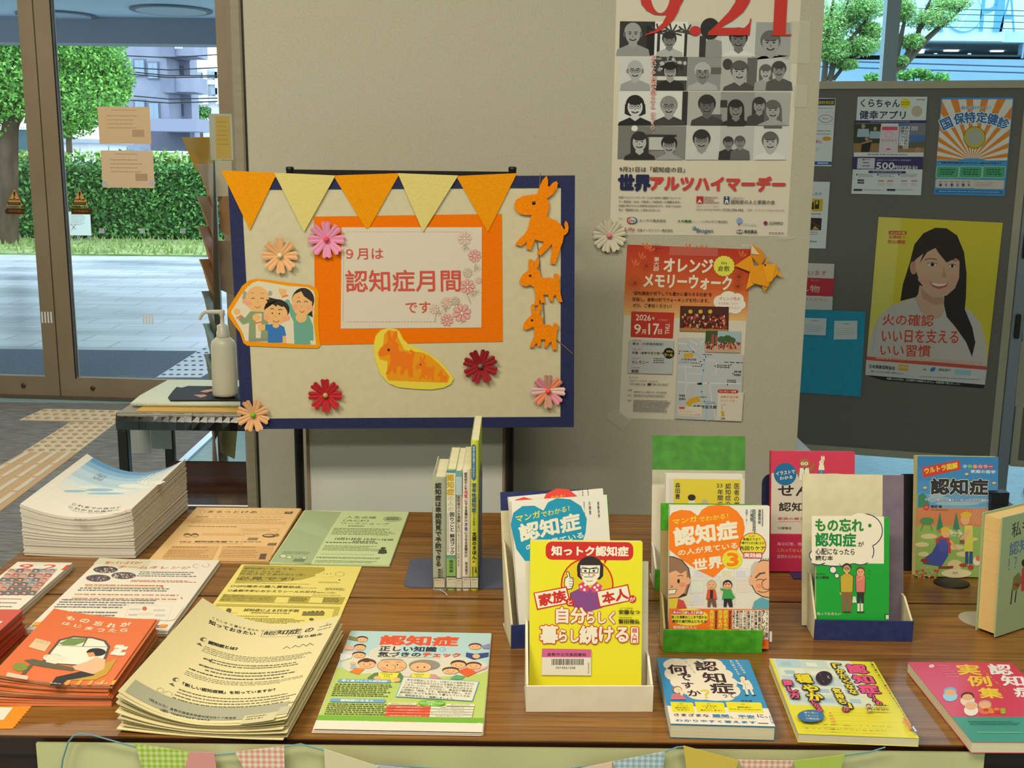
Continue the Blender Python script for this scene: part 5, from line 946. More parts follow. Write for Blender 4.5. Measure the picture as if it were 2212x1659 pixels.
g = gposter('white safety poster with yellow picture squares, half hidden by the partition, second from top', [(20, 912), (402, 920), (360, 1542), (-20, 1535)], pap); g.text('地震が発生したら', 60, 1012, 320, 1046, 0x2c3050, .02); g.rr(215, 1076, 330, 1195, 10, 0xc0a428); g.rect(262, 1092, 298, 1172, 0x2c2418); g.rect(270, 1098, 290, 1130, 0xb8a44c); g.poly([(236, 1110), (250, 1105), (252, 1175), (228, 1175)], 0x2c2418); g.body(215, 1215, 318, 1228, 1, 0x505868, .8, 0, 9); g.rr(210, 1255, 318, 1372, 8, 0x2c2422); g.line([(225, 1290), (300, 1335)], 8, 0x7c3040); g.poly([(235, 1365), (260, 1330), (300, 1365)], 0xb89428); g.body(215, 1385, 290, 1425, 2, 0x6a7080, .4, .2, 7); g.text('日本気象協会', 150, 1466, 280, 1484, 0x33363c, .03); gdone(g)
g = gposter('white laminated sign with a red band, just above the blue sheet', [(-70, 326), (315, 338), (300, 645), (-75, 636)], mat(0xbcbcb8, .3), fy); g.rect(-70, 422, 306, 555, mat(0xb02c38, .35)); g.text('ています', 95, 380, 262, 415, 0xb85060, .02); g.text('落とし物', -50, 472, 215, 528, 0xd0a8a8, .02); g.text('けください', 118, 563, 270, 588, 0xb85060, .01); g.text('もの', 158, 440, 212, 455, 0xd08088); gdone(g)
g = gposter('plain bright blue sheet pinned low on the grey notice board', [(60, 640), (522, 655), (488, 1220), (60, 1190)], noisy(0x2088a8, 0x248fb0, (40, 40, 40), .7, 0, 'blue_card'), fy, cat='paper'); gdone(g)
for pts, lab in (([(110, 695), (263, 700), (256, 813), (105, 806)], 'small white memo on the blue sheet, nearer the partition'), ([(314, 715), (467, 715), (465, 838), (310, 840)], 'small white memo on the blue sheet, nearer the fire safety poster')):
    g = gposter(lab, pts, mat(0xc0c6c8, .6), fy, .0008, 'memo'); x0, y0 = pts[0]; g.body(x0+60, y0+18, x0+100, y0+24, 1, 0x303438, .9, 0, 4); g.body(x0+20, y0+50, x0+130, y0+105, 4, 0x8a9094, .25, .3, 12); o = tag(g.build('memo_slip'), lab, 'memo', 'memo slips on the blue sheet'); o.location += GM.to_3x3() @ Vector((0, 0, .0022))
g = gposter('pale green sheet on the second grey notice board, at the right edge of the view', [(2197, 622), (2330, 626), (2320, 730), (2194, 722)], 0x9cb0a4, (0, 0, 1)); gdone(g, None)
g = gposter('cream sheet with purple square and blue foot on the second grey notice board', [(2198, 738), (2340, 744), (2330, 890), (2193, 878)], 0xbcb4a8, (0, 0, 1)); g.rect(2209, 770, 2240, 790, 0x6c1c4c); g.rect(2200, 864, 2320, 873, 0x2c58a0); gdone(g, None)
g = gposter('narrow white sheet high on the second grey notice board', [(2205, 590), (2300, 592), (2300, 560), (2207, 556)], 0xbcc0bc, (0, 0, 1)); gdone(g, None)
# ------------------------------------------------------------------ the two folding tables
def wood_mat():
    m = bpy.data.materials.new('teak_laminate'); m.use_nodes = True; n, l, b = nodes(m)
    tc = n.new('ShaderNodeTexCoord'); mp = n.new('ShaderNodeMapping'); mp.inputs['Scale'].default_value = (1.1, 34, 1)
    n1 = n.new('ShaderNodeTexNoise'); n1.inputs['Scale'].default_value = 3; n1.inputs['Detail'].default_value = 8; n1.inputs['Roughness'].default_value = .7; n1.inputs['Distortion'].default_value = .3
    m2 = n.new('ShaderNodeMapping'); m2.inputs['Scale'].default_value = (2.5, 160, 1)
    n2 = n.new('ShaderNodeTexNoise'); n2.inputs['Scale'].default_value = 4; n2.inputs['Detail'].default_value = 3
    cr = n.new('ShaderNodeValToRGB'); e = cr.color_ramp.elements; e[0].position = .3; e[1].position = .72
    e[0].color = lin(0x543418); e[1].color = lin(0x96692f); k = cr.color_ramp.elements.new(.5); k.color = lin(0x7a5224)
    mx = n.new('ShaderNodeMath'); mx.operation = 'MULTIPLY_ADD'; mx.inputs[1].default_value = .35
    l.new(tc.outputs['Object'], mp.inputs[0]); l.new(mp.outputs[0], n1.inputs['Vector']); l.new(tc.outputs['Object'], m2.inputs[0]); l.new(m2.outputs[0], n2.inputs['Vector'])
    ad = n.new('ShaderNodeMath'); ad.operation = 'SUBTRACT'; ad.inputs[1].default_value = .175
    l.new(n2.outputs['Fac'], mx.inputs[0]); l.new(n1.outputs['Fac'], mx.inputs[2]); l.new(mx.outputs[0], ad.inputs[0]); l.new(ad.outputs[0], cr.inputs[0]); l.new(cr.outputs[0], b.inputs['Base Color'])
    b.inputs['Roughness'].default_value = .22; b.inputs['Specular IOR Level'].default_value = .45
    return m
wood = wood_mat(); edge = mat(0x2a150c, .4); darkw = noisy(0x2e180d, 0x44251a, (2, 40, 40), .4, 0, 'dark_wood', 4)
TT = .70
def ftable(y0, y1, label, front):
    e = empty('folding_table', Matrix.Translation((.022, y0, 0)), label, 'table', 'folding tables of the display')
    q = MB(); q.box(-.9, .0025, TT-.022, .9, y1-y0-.0015, TT, wood); q.build('table_top', e)
    q = MB(); q.box(-.902, 0, TT-.024, .902, .0025, TT-.0015, edge); q.box(-.902, y1-y0-.0015, TT-.024, .902, y1-y0, TT-.0015, edge); q.box(-.902, .0025, TT-.024, -.9, y1-y0-.0015, TT-.0015, edge); q.box(.9, .0025, TT-.024, .902, y1-y0-.0015, TT-.0015, edge); q.build('edge_band', e)
    for x in (-.8, .8):
        for y in (.06, y1-y0-.08): q = MB(); q.tube([(x, y, TT-.024), (x, y, 0)], .012, mat(0x8a8a88, .3, .8), 10); q.build('leg', e)
    q = MB(); q.box(-.86, .02 if front else y1-y0-.03, .40, .86, .03 if front else y1-y0-.02, TT-.024, darkw); q.build('modesty_panel', e)
ftable(1.247, 1.6945, 'wood grain folding table in front, carrying flyers and books', True)
ftable(1.6965, 2.1445, 'wood grain folding table behind, pushed against the front table', False)
# pale green sheet hung on the front, with bunting
FY = 1.236
a = aty(76, 1588, FY); b = aty(2129, 1613, FY)
q = MB(); n = 60; gs = noisy(0xb2b080, 0xbcba8c, (3, 3, 3), .8, .03, 'green_paper')
P = [(a.x+(b.x-a.x)*i/n, FY+.003*math.sin(i*.9)*min(1, j)-.0, z) for j, z in enumerate((.6975, .60, .48, .42)) for i in range(n+1)]
q.add(P, [(j*(n+1)+i, (j+1)*(n+1)+i, (j+1)*(n+1)+i+1, j*(n+1)+i+1) for j in range(3) for i in range(n)], gs, True)
q.add([(p[0], p[1]+.003, p[2]) for p in P], [(j*(n+1)+i, j*(n+1)+i+1, (j+1)*(n+1)+i+1, (j+1)*(n+1)+i) for j in range(3) for i in range(n)], gs, True)
tag(q.build('front_cloth'), 'pale green sheet hung along the front edge of the table', 'cloth')
def gingham(c1, c2, c3, s=7):
    m = bpy.data.materials.new('gingham'); m.use_nodes = True; n, l, b = nodes(m)
    tc = n.new('ShaderNodeTexCoord'); sp = n.new('ShaderNodeSeparateXYZ'); l.new(tc.outputs['Object'], sp.inputs[0]); outs = []
    for ax in ('X', 'Y'):
        mu = n.new('ShaderNodeMath'); mu.operation = 'MULTIPLY'; mu.inputs[1].default_value = 1000/s
        fr = n.new('ShaderNodeMath'); fr.operation = 'FRACT'; gt = n.new('ShaderNodeMath'); gt.operation = 'GREATER_THAN'; gt.inputs[1].default_value = .5
        l.new(sp.outputs[ax], mu.inputs[0]); l.new(mu.outputs[0], fr.inputs[0]); l.new(fr.outputs[0], gt.inputs[0]); outs.append(gt)
    ad = n.new('ShaderNodeMath'); ad.operation = 'ADD'; l.new(outs[0].outputs[0], ad.inputs[0]); l.new(outs[1].outputs[0], ad.inputs[1])
    dv = n.new('ShaderNodeMath'); dv.operation = 'DIVIDE'; dv.inputs[1].default_value = 2; l.new(ad.outputs[0], dv.inputs[0])
    cr = n.new('ShaderNodeValToRGB'); cr.color_ramp.interpolation = 'CONSTANT'; e = cr.color_ramp.elements; e[0].color = lin(c1); e[1].position = .75; e[1].color = lin(c3); k = e.new(.3); k.color = lin(c2)
    l.new(dv.outputs[0], cr.inputs[0]); l.new(cr.outputs[0], b.inputs['Base Color']); b.inputs['Roughness'].default_value = .85
    return m
gg, rg, bg_ = gingham(0xc4c890, 0xa8bc5c, 0x8cac30), gingham(0xd8cfc0, 0xd8ac9c, 0xd08a78), gingham(0xc0c8c8, 0xa0b4bc, 0x84a0b0)
FR = frame(0, FY-.006, .5)
be = empty('front_bunting', FR, 'blue string bunting of checked and plain pennants on the green sheet at the table front', 'bunting')
def fpt(x, y): g = Pg(FR); return g.L(x, y)
strp = [(128, 1700), (136, 1640), (148, 1602), (160, 1588), (175, 1584), (200, 1587), (294, 1613), (400, 1628), (463, 1630), (510, 1626), (614, 1612), (650, 1606), (700, 1620), (800, 1650), (1000, 1662), (1200, 1662), (1322, 1648), (1434, 1624), (1462, 1613), (1480, 1612), (1595, 1643), (1714, 1643), (1823, 1631), (1880, 1623), (1912, 1613)]
q = MB(); q.tube([(*fpt(*p), .001) for p in strp], .0010, mat(0x5c8894, .8), 6); q.build('string', be)
for i, (pts, c) in enumerate((([(292, 1606), (412, 1624), (385, 1720), (330, 1730)], gg), ([(410, 1624), (463, 1625), (476, 1720), (380, 1720)], mat(0xcc8c86, .8)), ([(508, 1624), (614, 1611), (616, 1720), (570, 1740)], rg), ([(700, 1617), (818, 1655), (760, 1740), (706, 1720)], mat(0xccc0a0, .85)), ([(812, 1652), (900, 1660), (850, 1740)], mat(0xb4a8b0, .85)), ([(1240, 1662), (1322, 1645), (1320, 1740)], mat(0xd8b8a0, .85)), ([(1322, 1645), (1436, 1623), (1430, 1700), (1380, 1740)], bg_), ([(1476, 1610), (1596, 1642), (1560, 1740), (1490, 1720)], mat(0xc8ae4a, .85)), ([(1594, 1641), (1715, 1643), (1660, 1745)], rg), ([(1713, 1643), (1824, 1630), (1800, 1720), (1750, 1740)], mat(0xa8b850, .85)))):
    g = Pg(FR @ Matrix.Translation((0, 0, .0022+.0012*(i % 2)))); g.mb.prism([g.L(*p) for p in pts], 0, .0008, c); o = g.build('pennant', be); o.matrix_basis = Matrix.Translation((0, 0, .0022+.0012*(i % 2)))
# ------------------------------------------------------------------ stacks of flyers
def flat(x, y, z, yaw=0.0): return frame(x, y, z, yaw, PI/2)
def stack(nm, cat, n, x, y, yaw, w, h, t, col, labtop, labrest, group, art=None, T=(0, 0, 1), jit=.001, bend=None, z0=TT, side=None, nx=1, ny=1, last=None):
    """n sheets, each an object of its own; the top one carries the print"""
    base = None
    for i in range(n):
        z = z0+t*(i+1); top = i == n-1; jx, jy = (R.uniform(-jit, jit), R.uniform(-jit, jit)) if not top else (0, 0)
        m = flat(x+jx, y+jy, z, yaw+R.uniform(-jit, jit)*2*(not top)); bf = (bend(i/(n-1)), w, nx) if bend else None
        if top or bend or base is None:
            g = Pg(m, T, bf); g.slab(w, h, t*.92, col, side, nx, ny)
            if top and art: art(g)
            o = g.build(nm)
            if not top and not bend: base = o
        else:
            o = base.copy(); COL.objects.link(o); o.matrix_world = m
        tag(o, labtop if top else labrest, cat, group)
    return o
paper_w = mat(0xd6cdbd, .6); paper_o = mat(0xd8b27a, .6); paper_g = mat(0xbac894, .6); paper_y = mat(0xd8c86e, .6); paper_c = mat(0xd2c596, .6)
def art_green(g):
    dg = 0x9aa880; g.poly([(395, 88), (703, 104), (600, 260), (440, 545), (98, 530)], dg); g.poly([(330, 190), (470, 190), (600, 270), (560, 330), (290, 240)], 0xa0ae86)
    k = 0x5c6a4c; kd = 0x3c4834
    g.text('人生会議', 745, 137, 993, 160, k, .012); g.text('（ACP）', 722, 164, 930, 188, k, .012); g.text('ワークショップ', 702, 190, 1105, 214, k, .012); g.ell(1137, 163, 82, 24, 0x9aa67c); g.body(1090, 150, 1185, 176, 2, kd, .6, .1, 7); g.body(760, 218, 890, 230, 1, k, .8, 0, 10)
    g.body(640, 240, 1155, 310, 5, k, .45, .2, 36); g.text('10月31日㊏ 13:30～16:00', 655, 320, 1138, 350, kd, .02); g.body(800, 350, 985, 362, 1, kd, .9, 0, 14); g.body(570, 358, 1040, 376, 1, kd, .8, .1, 30); g.body(560, 388, 1050, 445, 4, k, .4, .3, 34); g.body(520, 460, 1010, 472, 1, k, .8, .1, 34); g.body(490, 485, 1050, 510, 2, kd, .5, .1, 40); g.body(480, 515, 1020, 548, 2, k, .4, .2, 40)
    g.ell(1058, 412, 22, 9, kd); g.poly([(1010, 458), (1022, 428), (1045, 418), (1085, 425), (1090, 455), (1060, 462)], kd)
    for x, y, r in ((205, 480, 30), (255, 490, 26), (330, 505, 24), (385, 495, 22)): g.ell(x, y, r, r*.5, 0xc0ca9c); g.arc(x, y, r, r*.5, 0, 360, 5, k)
    g.rect(300, 500, 380, 528, 0x6c7a58); g.body(205, 440, 420, 470, 2, 0x7a8868, .5, .1, 14)
stack('green_flyer', 'flyer', 6, -.4205, 1.838, -.021, .21, .297, .0007, paper_g, 'top green workshop flyer of the pile between the orange flyers and the bare table', 'plain pale green flyer inside the thin green pile', 'green flyers', art_green, (560, 1080, 3.95), .0008)
def art_orange(g):
    k = 0x8a6a44; kd = 0x5c4834
    g.text('まるっとけあ', 880, 134, 1475, 167, kd, .03); g.arc(800, 150, 35, 20, 0, 360, 5, k); g.line([(735, 178), (1930, 186)], 4, k); g.rect(1845, 145, 1925, 175, kd); g.rect(1860, 150, 1910, 156, paper_o); [g.arc(x, 150, 40, 22, 0, 360, 4, 0xb48c5c) for x in (1500, 1580, 1690, 1780)]
    g.rect(720, 200, 865, 222, 0xb08c5c); g.text('まちでみんなで考えよう', 940, 205, 1820, 222, k); g.body(690, 232, 1860, 315, 4, 0xa8824e, .35, .2, 60); g.body(620, 328, 1260, 345, 1, kd, .7, .1, 24); g.line([(1280, 362), (1765, 362), (1745, 405), (1265, 402)], 4, k); g.body(800, 420, 1480, 460, 2, 0xa8824e, .35, .3, 34); g.body(1300, 370, 1740, 400, 2, 0xa8824e, .35, .3, 24)
    for x, y in ((610, 445), (705, 445)): g.ell(x, y, 48, 26, kd); g.ell(x, y+8, 40, 15, 0xc8a070)
    g.ell(1640, 450, 90, 24, kd); g.ell(1630, 446, 60, 12, 0xc09a68); g.ell(1735, 442, 30, 20, k); g.rect(1380, 475, 1485, 508, 0x8a7050); g.text('9月は', 520, 518, 650, 536, kd, .02); g.text('認知症月間', 712, 514, 1095, 538, kd, .03); g.text('です！', 1125, 520, 1290, 536, kd, .02); g.body(1320, 522, 1540, 538, 1, k, .8, 0, 7); g.rect(1630, 542, 1720, 575, 0x7a6248); g.body(510, 544, 1320, 556, 1, k, .8, 0, 40)
    a = [(420, 580), (1010, 582), (925, 752), (300, 748)]; g.poly(a, 0xc89c64); b = [(1050, 582), (1700, 586), (1650, 756), (1000, 752)]; g.poly(b, 0xc89c64); g.body(420, 590, 860, 605, 1, kd, .8, 0, 22); g.body(1110, 588, 1460, 602, 1, kd, .8, 0, 18)
    g.body(370, 632, 860, 740, 5, k, .35, .25, 26); g.body(1060, 632, 1540, 740, 5, k, .35, .3, 26); g.poly([(1530, 678), (1610, 676), (1590, 750), (1505, 748)], 0x5c4a38)
stack('orange_flyer', 'flyer', 8, -.633, 1.845, -.001, .21, .297, .0007, paper_o, 'top orange flyer of the pile beside the tall white stack', 'plain orange flyer inside the orange pile', 'orange flyers', art_orange, (300, 1080, 5.821), .0012)
def art_white(g):
    T1, T2_ = (0, 1180, 3.464), (0, 1190, 7.213); r_ = 0xc4603c; k = 0x6a6a70
    g.T = T1; g.poly([(745, 86), (1135, 105), (1095, 180), (700, 130)], 0xc8c4a8); g.text('知っていますか？', 800, 112, 1050, 135, r_, .03); g.text('チームオレンジ', 892, 146, 1415, 170, 0xc8502c, .03); [g.arc(x, y, 26, 14, a, a+250, 5, 0xd09070) for x, y, a in ((1470, 148, 60), (1540, 142, 300))]
    for x, y in ((790, 175), (925, 220), (735, 240)):
        g.ell(x, y, 92, 26, 0x4c4450)
        for k_2 in range(26): u, v = R.uniform(-75, 75), R.uniform(-17, 19); g.ell(x+u, y+v, 8, 6, R.choice((0xb08c78, 0x8c5c50, 0xc8b8a8, 0x605868, 0x7c8c68, 0x3c343c)), n=7)
    g.body(1050, 192, 1490, 240, 3, k, .35, .2, 26); g.body(985, 255, 1460, 278, 2, r_, .4, .2, 26)
    for x0, y0, x1 in ((640, 286, 1215), (560, 356, 1330), (540, 386, 1320)): g.body(x0, y0+2, x1, y0+18, 1, 0xc46834, .7, 0, 30); g.rect(x0, y0+17, x1, y0+26, 0xd8a848)
    g.poly([(1350, 380), (1368, 392), (1358, 398)], r_); g.poly([(1205, 300), (1226, 310), (1212, 314)], r_)
    g.body(600, 312, 1370, 350, 2, k, .4, .25, 44); g.body(465, 398, 1325, 480, 4, k, .4, .35, 46); g.body(500, 490, 880, 540, 2, k, .4, .1, 24)
    g.rr(935, 440, 1300, 560, 40, paper_w); g.line([(965, 445), (1290, 452), (1255, 555), (928, 552)], 2.5, 0xd0a090, True); g.ell(1082, 470, 18, 16, 0xb86050)
    for x, y in ((1010, 470), (1190, 476), (1000, 510), (1200, 515), (1020, 545), (1160, 548)): g.body(x-35, y, x+35, y+16, 2, 0x787480, .5, .2, 6)
    g.ell(1090, 510, 60, 12, 0xcfc0b0); g.rect(1138, 592, 1192, 612, 0x6a6e7c); g.rect(1200, 588, 1240, 612, 0xd88a3c); g.rect(265, 570, 330, 600, 0xd8962c)
stack('orange_team_flyer', 'flyer', 10, -.717, 1.541, 0, .21, .297, .0008, paper_w, 'top white flyer with red title and three oval photos, left of the yellow flyer', 'white flyer inside the pile under the red titled one', 'white flyers with red title', art_white, (0, 1180, 3.464), .0012)
def art_yellow(g):
    d = 0xa4953e; k = 0x5c5430
    g.poly([(535, 128), (900, 135), (1605, 158), (1610, 200), (1530, 235), (1480, 275), (1290, 325), (1000, 355), (412, 358)], d); g.ell(1510, 258, 30, 20, paper_y)
    for t, x0, y0, x1, y1, w in (('認知症になっても、', 548, 155, 1220, 195, .03), ('外出したい方、', 515, 193, 1045, 232, .02), ('外出させてあげたい方、', 490, 228, 1350, 272, .02), ('必見です!', 455, 280, 1180, 336, .03)): g.text(t, x0, y0, x1, y1, k, w)
    g.body(560, 134, 900, 146, 1, k, .6, 0, 20); g.arc(1805, 248, 60, 30, 0, 360, 7, 0x9c8c38); g.arc(1640, 270, 90, 20, 20, 160, 5, d); [g.ell(x, y, 7, 5, k) for x, y in ((1595, 242), (1640, 248), (1685, 242))]; g.body(1525, 348, 1820, 374, 2, k, .4, .2, 16); g.ell(1800, 325, 14, 8, k)
    g.body(405, 362, 1410, 390, 1, k, .5, 0, 44); g.text('○GPS端末の購入費等助成', 370, 390, 1275, 438, k, .02); g.text('(最大5,000円)', 1280, 425, 1500, 444, k); g.text('○倉敷市安心おかえりシールの交付', 335, 450, 1480, 500, k, .02); g.text('(無料/10枚)', 1485, 485, 1750, 508, k); g.arc(1740, 452, 140, 32, 0, 360, 3, d); g.body(1625, 435, 1860, 470, 2, k, .5, .1, 8); g.body(1445, 522, 1815, 538, 1, k, .6, 0, 20)
    g.poly([(262, 515), (1880, 555), (1830, 650), (195, 612)], d)
    for i, t in enumerate(('問い合わせ', '倉敷市健康長寿課地域包括ケア推進室', '倉敷市役所1階10番窓口', '電話（086）426-3417')): g.text(t, 275-i*17, 520+i*22, (530, 890, 910, 860)[i], 540+i*22, k, .02)
    for x in (945, 1400): g.poly([(x+25, 555), (x+190, 560), (x+165, 635), (x-15, 628)], paper_y)      # code squares left blank
    g.body(1165, 560, 1350, 620, 3, k, .5, .2, 9); g.body(1600, 570, 1800, 632, 3, k, .5, .2, 9); g.poly([(170, 640), (1810, 685), (1760, 850), (1690, 850), (1735, 705), (190, 672), (140, 760), (95, 758)], 0xb4a348); g.text('認知症による行方不明', 545, 708, 1250, 755, k, .012); g.body(630, 758, 1130, 780, 1, k, .7, 0, 24)
    g.ell(335, 715, 30, 10, k); g.poly([(300, 722), (370, 722), (350, 775), (285, 775)], k); g.line([(220, 765), (450, 768)], 4, k)
    for x in (1340, 1400, 1450, 1510, 1570): g.ell(x, 745+(x % 3)*6, 26, 12, k); g.rect(x-20, 758, x+20, 800, 0x7a6e34)
    g.ell(1430, 850, 30, 16, k); g.body(290, 800, 860, 820, 1, k, .6, 0, 24); g.body(360, 830, 1340, 920, 4, k, .35, .25, 50)
stack('yellow_flyer', 'flyer', 4, -.4735, 1.537, -.018, .21, .297, .0006, paper_y, 'top yellow flyer partly under the curled cream newsletters', 'plain yellow flyer inside the thin yellow pile', 'yellow flyers', art_yellow, (440, 1200, 6.144), .0006)
def art_check(g):
    lg, k = mat(0xaebf66, .5), 0x4a5230
    g.loc([(0, .17), (.21, .17), (.21, .297), (0, .297)], 0xa8c4c4)
    g.loc([(0, .297*.10), (.21, .297*.10), (.21, .297*.585), (.0, .297*.585)], lg)
    for x, y, rx, ry in ((1100, 320, 140, 70), (1300, 420, 300, 90), (1700, 420, 280, 80), (1850, 430, 240, 60), (900, 420, 200, 90), (1500, 480, 600, 60), (1150, 270, 110, 50), (820, 360, 140, 70)): g.ell(x, y, rx, ry, 0xccc6b4)
    g.poly([(655, 445), (900, 560), (1200, 600), (1600, 560), (1900, 560), (2090, 480), (2090, 640), (600, 640)], lg)
    rd_ = mat(0xd4502e, .5); ink = 0x2c3440
    g.text('認知症', 1088, 145, 1800, 246, rd_, .055); g.text('正しい知識', 1070, 246, 1600, 302, ink, .04); g.ell(1663, 278, 32, 22, 0x7cb0c8); g.text('と', 1648, 265, 1680, 292, 0xd0d8d4, .03); g.text('気づきの', 1055, 302, 1450, 350, ink, .04); g.text('チェック', 1480, 310, 1830, 355, rd_, .06); g.body(1045, 345, 1215, 358, 1, k, .7, 0, 8); g.body(1240, 352, 1640, 366, 1, 0x8a9488, .6, 0, 26)
    sk, hb, hg = 0xd8a878, 0x4a2c24, 0x8a8478
    def head(x, y, rx, ry, hair, sk=sk): g.ell(x, y-ry*.25, rx*1.04, ry*.95, hair); g.ell(x, y+ry*.18, rx*.96, ry*.84, sk); [g.ell(x+s*rx*.35, y+ry*.1, rx*.07, ry*.1, 0x2c2420) for s in (-1, 1)]; g.arc(x, y+ry*.42, rx*.3, ry*.22, 10, 170, rx*.05, 0xa04838)
    g.poly([(940, 555), (1010, 505), (1120, 490), (1260, 500), (1300, 550), (1260, 598), (1000, 590)], 0x5a7a48); g.ell(1180, 435, 142, 66, 0x3c2c28); g.ell(1180, 435, 138, 63, sk); g.ell(1180, 385, 110, 16, hg); g.ell(1180, 398, 112, 16, sk)
    for x, y in ((1135, 433), (1232, 428)): g.ell(x, y, 8, 7, ink)
    g.arc(1185, 450, 30, 20, 250, 420, 5, 0x7a5040); g.arc(1170, 465, 50, 16, 20, 160, 5, 0xa04838); g.ell(1100, 460, 25, 12, 0xd89068); g.ell(1270, 455, 25, 12, 0xd89068); [g.arc(x, 408, 25, 8, 200, 340, 5, ink) for x in (1130, 1240)]
    g.poly([(1050, 500), (1248, 505), (1205, 595), (1050, 590)], 0xd8cc40); g.textq('Check\nList', (1085, 508), (1190, 512), (1080, 540), 0x6a5c1c, .02); [g.line([(1100-i*8, 552+i*12), (1185-i*8, 555+i*12)], 3, 0x6a5c1c) for i in range(3)]; g.ell(1040, 555, 36, 20, sk); g.ell(1222, 570, 38, 20, sk)
    g.poly([(1330, 560), (1370, 510), (1600, 520), (1650, 560)], 0xc88a80); g.ell(1490, 430, 150, 52, hg); g.ell(1455, 450, 105, 48, 0x3c2c28); g.ell(1455, 450, 101, 45, sk); [g.ell(x, 452, 8, 7, ink) for x in (1425, 1490)]; g.arc(1452, 470, 32, 10, 20, 160, 5, 0xa04838); g.poly([(1375, 508), (1550, 512), (1535, 560), (1360, 555)], 0xd8cc40); g.textq('Check\nList', (1395, 512), (1490, 515), (1390, 542), 0x6a5c1c, .02)
    head(940, 420, 85, 42, 0x5c3428); g.ell(935, 385, 45, 20, 0x5c3428); g.poly([(770, 495), (840, 455), (920, 470), (860, 522)], 0xd8762c); g.ell(805, 415, 28, 14, sk); g.poly([(785, 440), (830, 425), (850, 460), (780, 465)], 0x8cb4c0)
    head(895, 185, 52, 26, hb); g.poly([(770, 150), (850, 170), (860, 205), (760, 185)], 0x7c7848); head(875, 262, 55, 28, 0x5c3428); g.poly([(735, 240), (815, 255), (810, 290), (725, 285)], 0xd0a0a8); g.ell(760, 262, 22, 12, 0xd8b840); head(865, 335, 62, 28, 0x3c3038); g.poly([(690, 320), (800, 335), (790, 365), (680, 395)], 0xd0d4d0)
    head(1975, 255, 60, 28, 0x5c2c34); g.poly([(2035, 250), (2115, 225), (2110, 280), (2050, 275)], 0x8a80b4); g.poly([(1890, 312), (1970, 325), (2105, 312), (2100, 350), (1960, 380), (1885, 350)], 0x34447c); g.ell(1985, 348, 36, 22, sk)
    g.poly([(1800, 490), (1900, 455), (2000, 500), (1900, 545)], 0xd4582c); head(1815, 428, 72, 36, hb); head(1960, 440, 72, 32, 0x5c2c28); g.poly([(1970, 490), (2095, 440), (2080, 470), (1980, 505)], 0xd89098); g.poly([(1735, 560), (1790, 525), (1880, 540), (1850, 570), (1740, 572)], 0x5c9a68); head(1740, 488, 78, 30, hb)
    bl_ = 0x6c9cc0
    g.rr(670, 565, 1165, 605, 18, bl_); g.text('早く気づくことが大切!', 705, 572, 1128, 600, 0xd8dcd0, .05); g.rr(595, 752, 1112, 795, 18, bl_); g.text('認知症になると', 695, 760, 1000, 786, 0xd8dcd0, .05)
    g.body(640, 612, 1155, 748, 7, k, .42, .12, 26); g.body(570, 800, 1105, 945, 7, k, .42, .12, 26)
    g.poly([(1290, 545), (2015, 592), (1950, 782), (1212, 738)], bl_); g.poly([(1295, 552), (2005, 597), (1944, 775), (1222, 733)], 0xd2ccba)
    for i, t in enumerate(('厚生労働省によると、65歳以上の高齢者の4人', 'に1人は認知症またはその予備群と推計されて', 'います。しかし、認知症は「年を取ればなるの', 'は仕方がない」ものではなく、高血圧や糖尿病', 'と同様の「病気」です。認知症を予防し、また', '認知症になっても安心して暮らしていくため', 'に、認知症を正しく理解しましょう。')): g.textq(t, (1325-i*13, 566+i*24), ((1970, 1955, 1950, 1945, 1935, 1925, 1775)[i], 605+i*24), (1320-i*13, 585+i*24), k, .01)
    g.ell(1560, 800, 128, 34, 0x6ca83c); g.text('認知症と\n老化によるもの忘れ\nの違い', 1450, 780, 1668, 822, 0xd4dcb8, .02); g.rr(1145, 795, 1415, 822, 10, 0xd8c8b4); g.text('認知症のもの忘れ', 1175, 800, 1380, 816, 0xc06848, .02); g.rr(1700, 808, 1970, 832, 10, 0xd4d0b4); g.text('老化によるもの忘れ', 1745, 812, 1925, 826, k, .01)
    for i, (t, s) in enumerate((('体験のすべてを忘れる', '体験の一部を忘れる'), ('もの忘れの自覚がない', 'もの忘れの自覚がある'), ('親しい人やよく行く場所がわからなくなる', '親しい人やよく行く場所は忘れない'), ('性格に変化がある', '性格は変わらない'), ('自分のいる場所や時間がわからなくなる', '自分のいる場所や時間はわかる'))):
        y = 828+i*27; g.poly([(1130-i*5, y), (1548-i*4, y+4), (1544-i*4, y+28), (1125-i*5, y+23)], 0xd0503a); g.poly([(1552-i*4, y+6), (1965-i*6, y+10), (1960-i*6, y+33), (1548-i*4, y+29)], 0xcec8b4); g.text(t, 1220-i*20 if len(t) < 12 else 1130-i*5, y+6, 1470-i*4 if len(t) < 12 else 1535, y+22, 0xdcb8a0, .02); g.text(s, 1640-i*15 if len(s) < 12 else 1560-i*5, y+12, 1870 if len(s) < 12 else 1945-i*5, y+27, k)
    g.loc([(0, .022), (.21, .022), (.21, .036), (0, .036)], mat(0x70a434, .5)); cr_ = 0xdce0c0
    g.text('早期発見のために', 740, 972, 1170, 1008, cr_, .05); g.rr(1180, 978, 1412, 1018, 18, 0xd0503a); g.text('チェック', 1200, 984, 1395, 1012, cr_, .05); g.text('してみましょう……', 1425, 988, 1885, 1018, cr_, .05); g.poly([(1888, 995), (1915, 1007), (1884, 1018)], cr_); g.poly([(1970, 1000), (2030, 992), (1985, 1026)], 0xd0d060)
    g.loc([(0, 0), (.21, 0), (.21, .022), (0, .022)], paper_w)
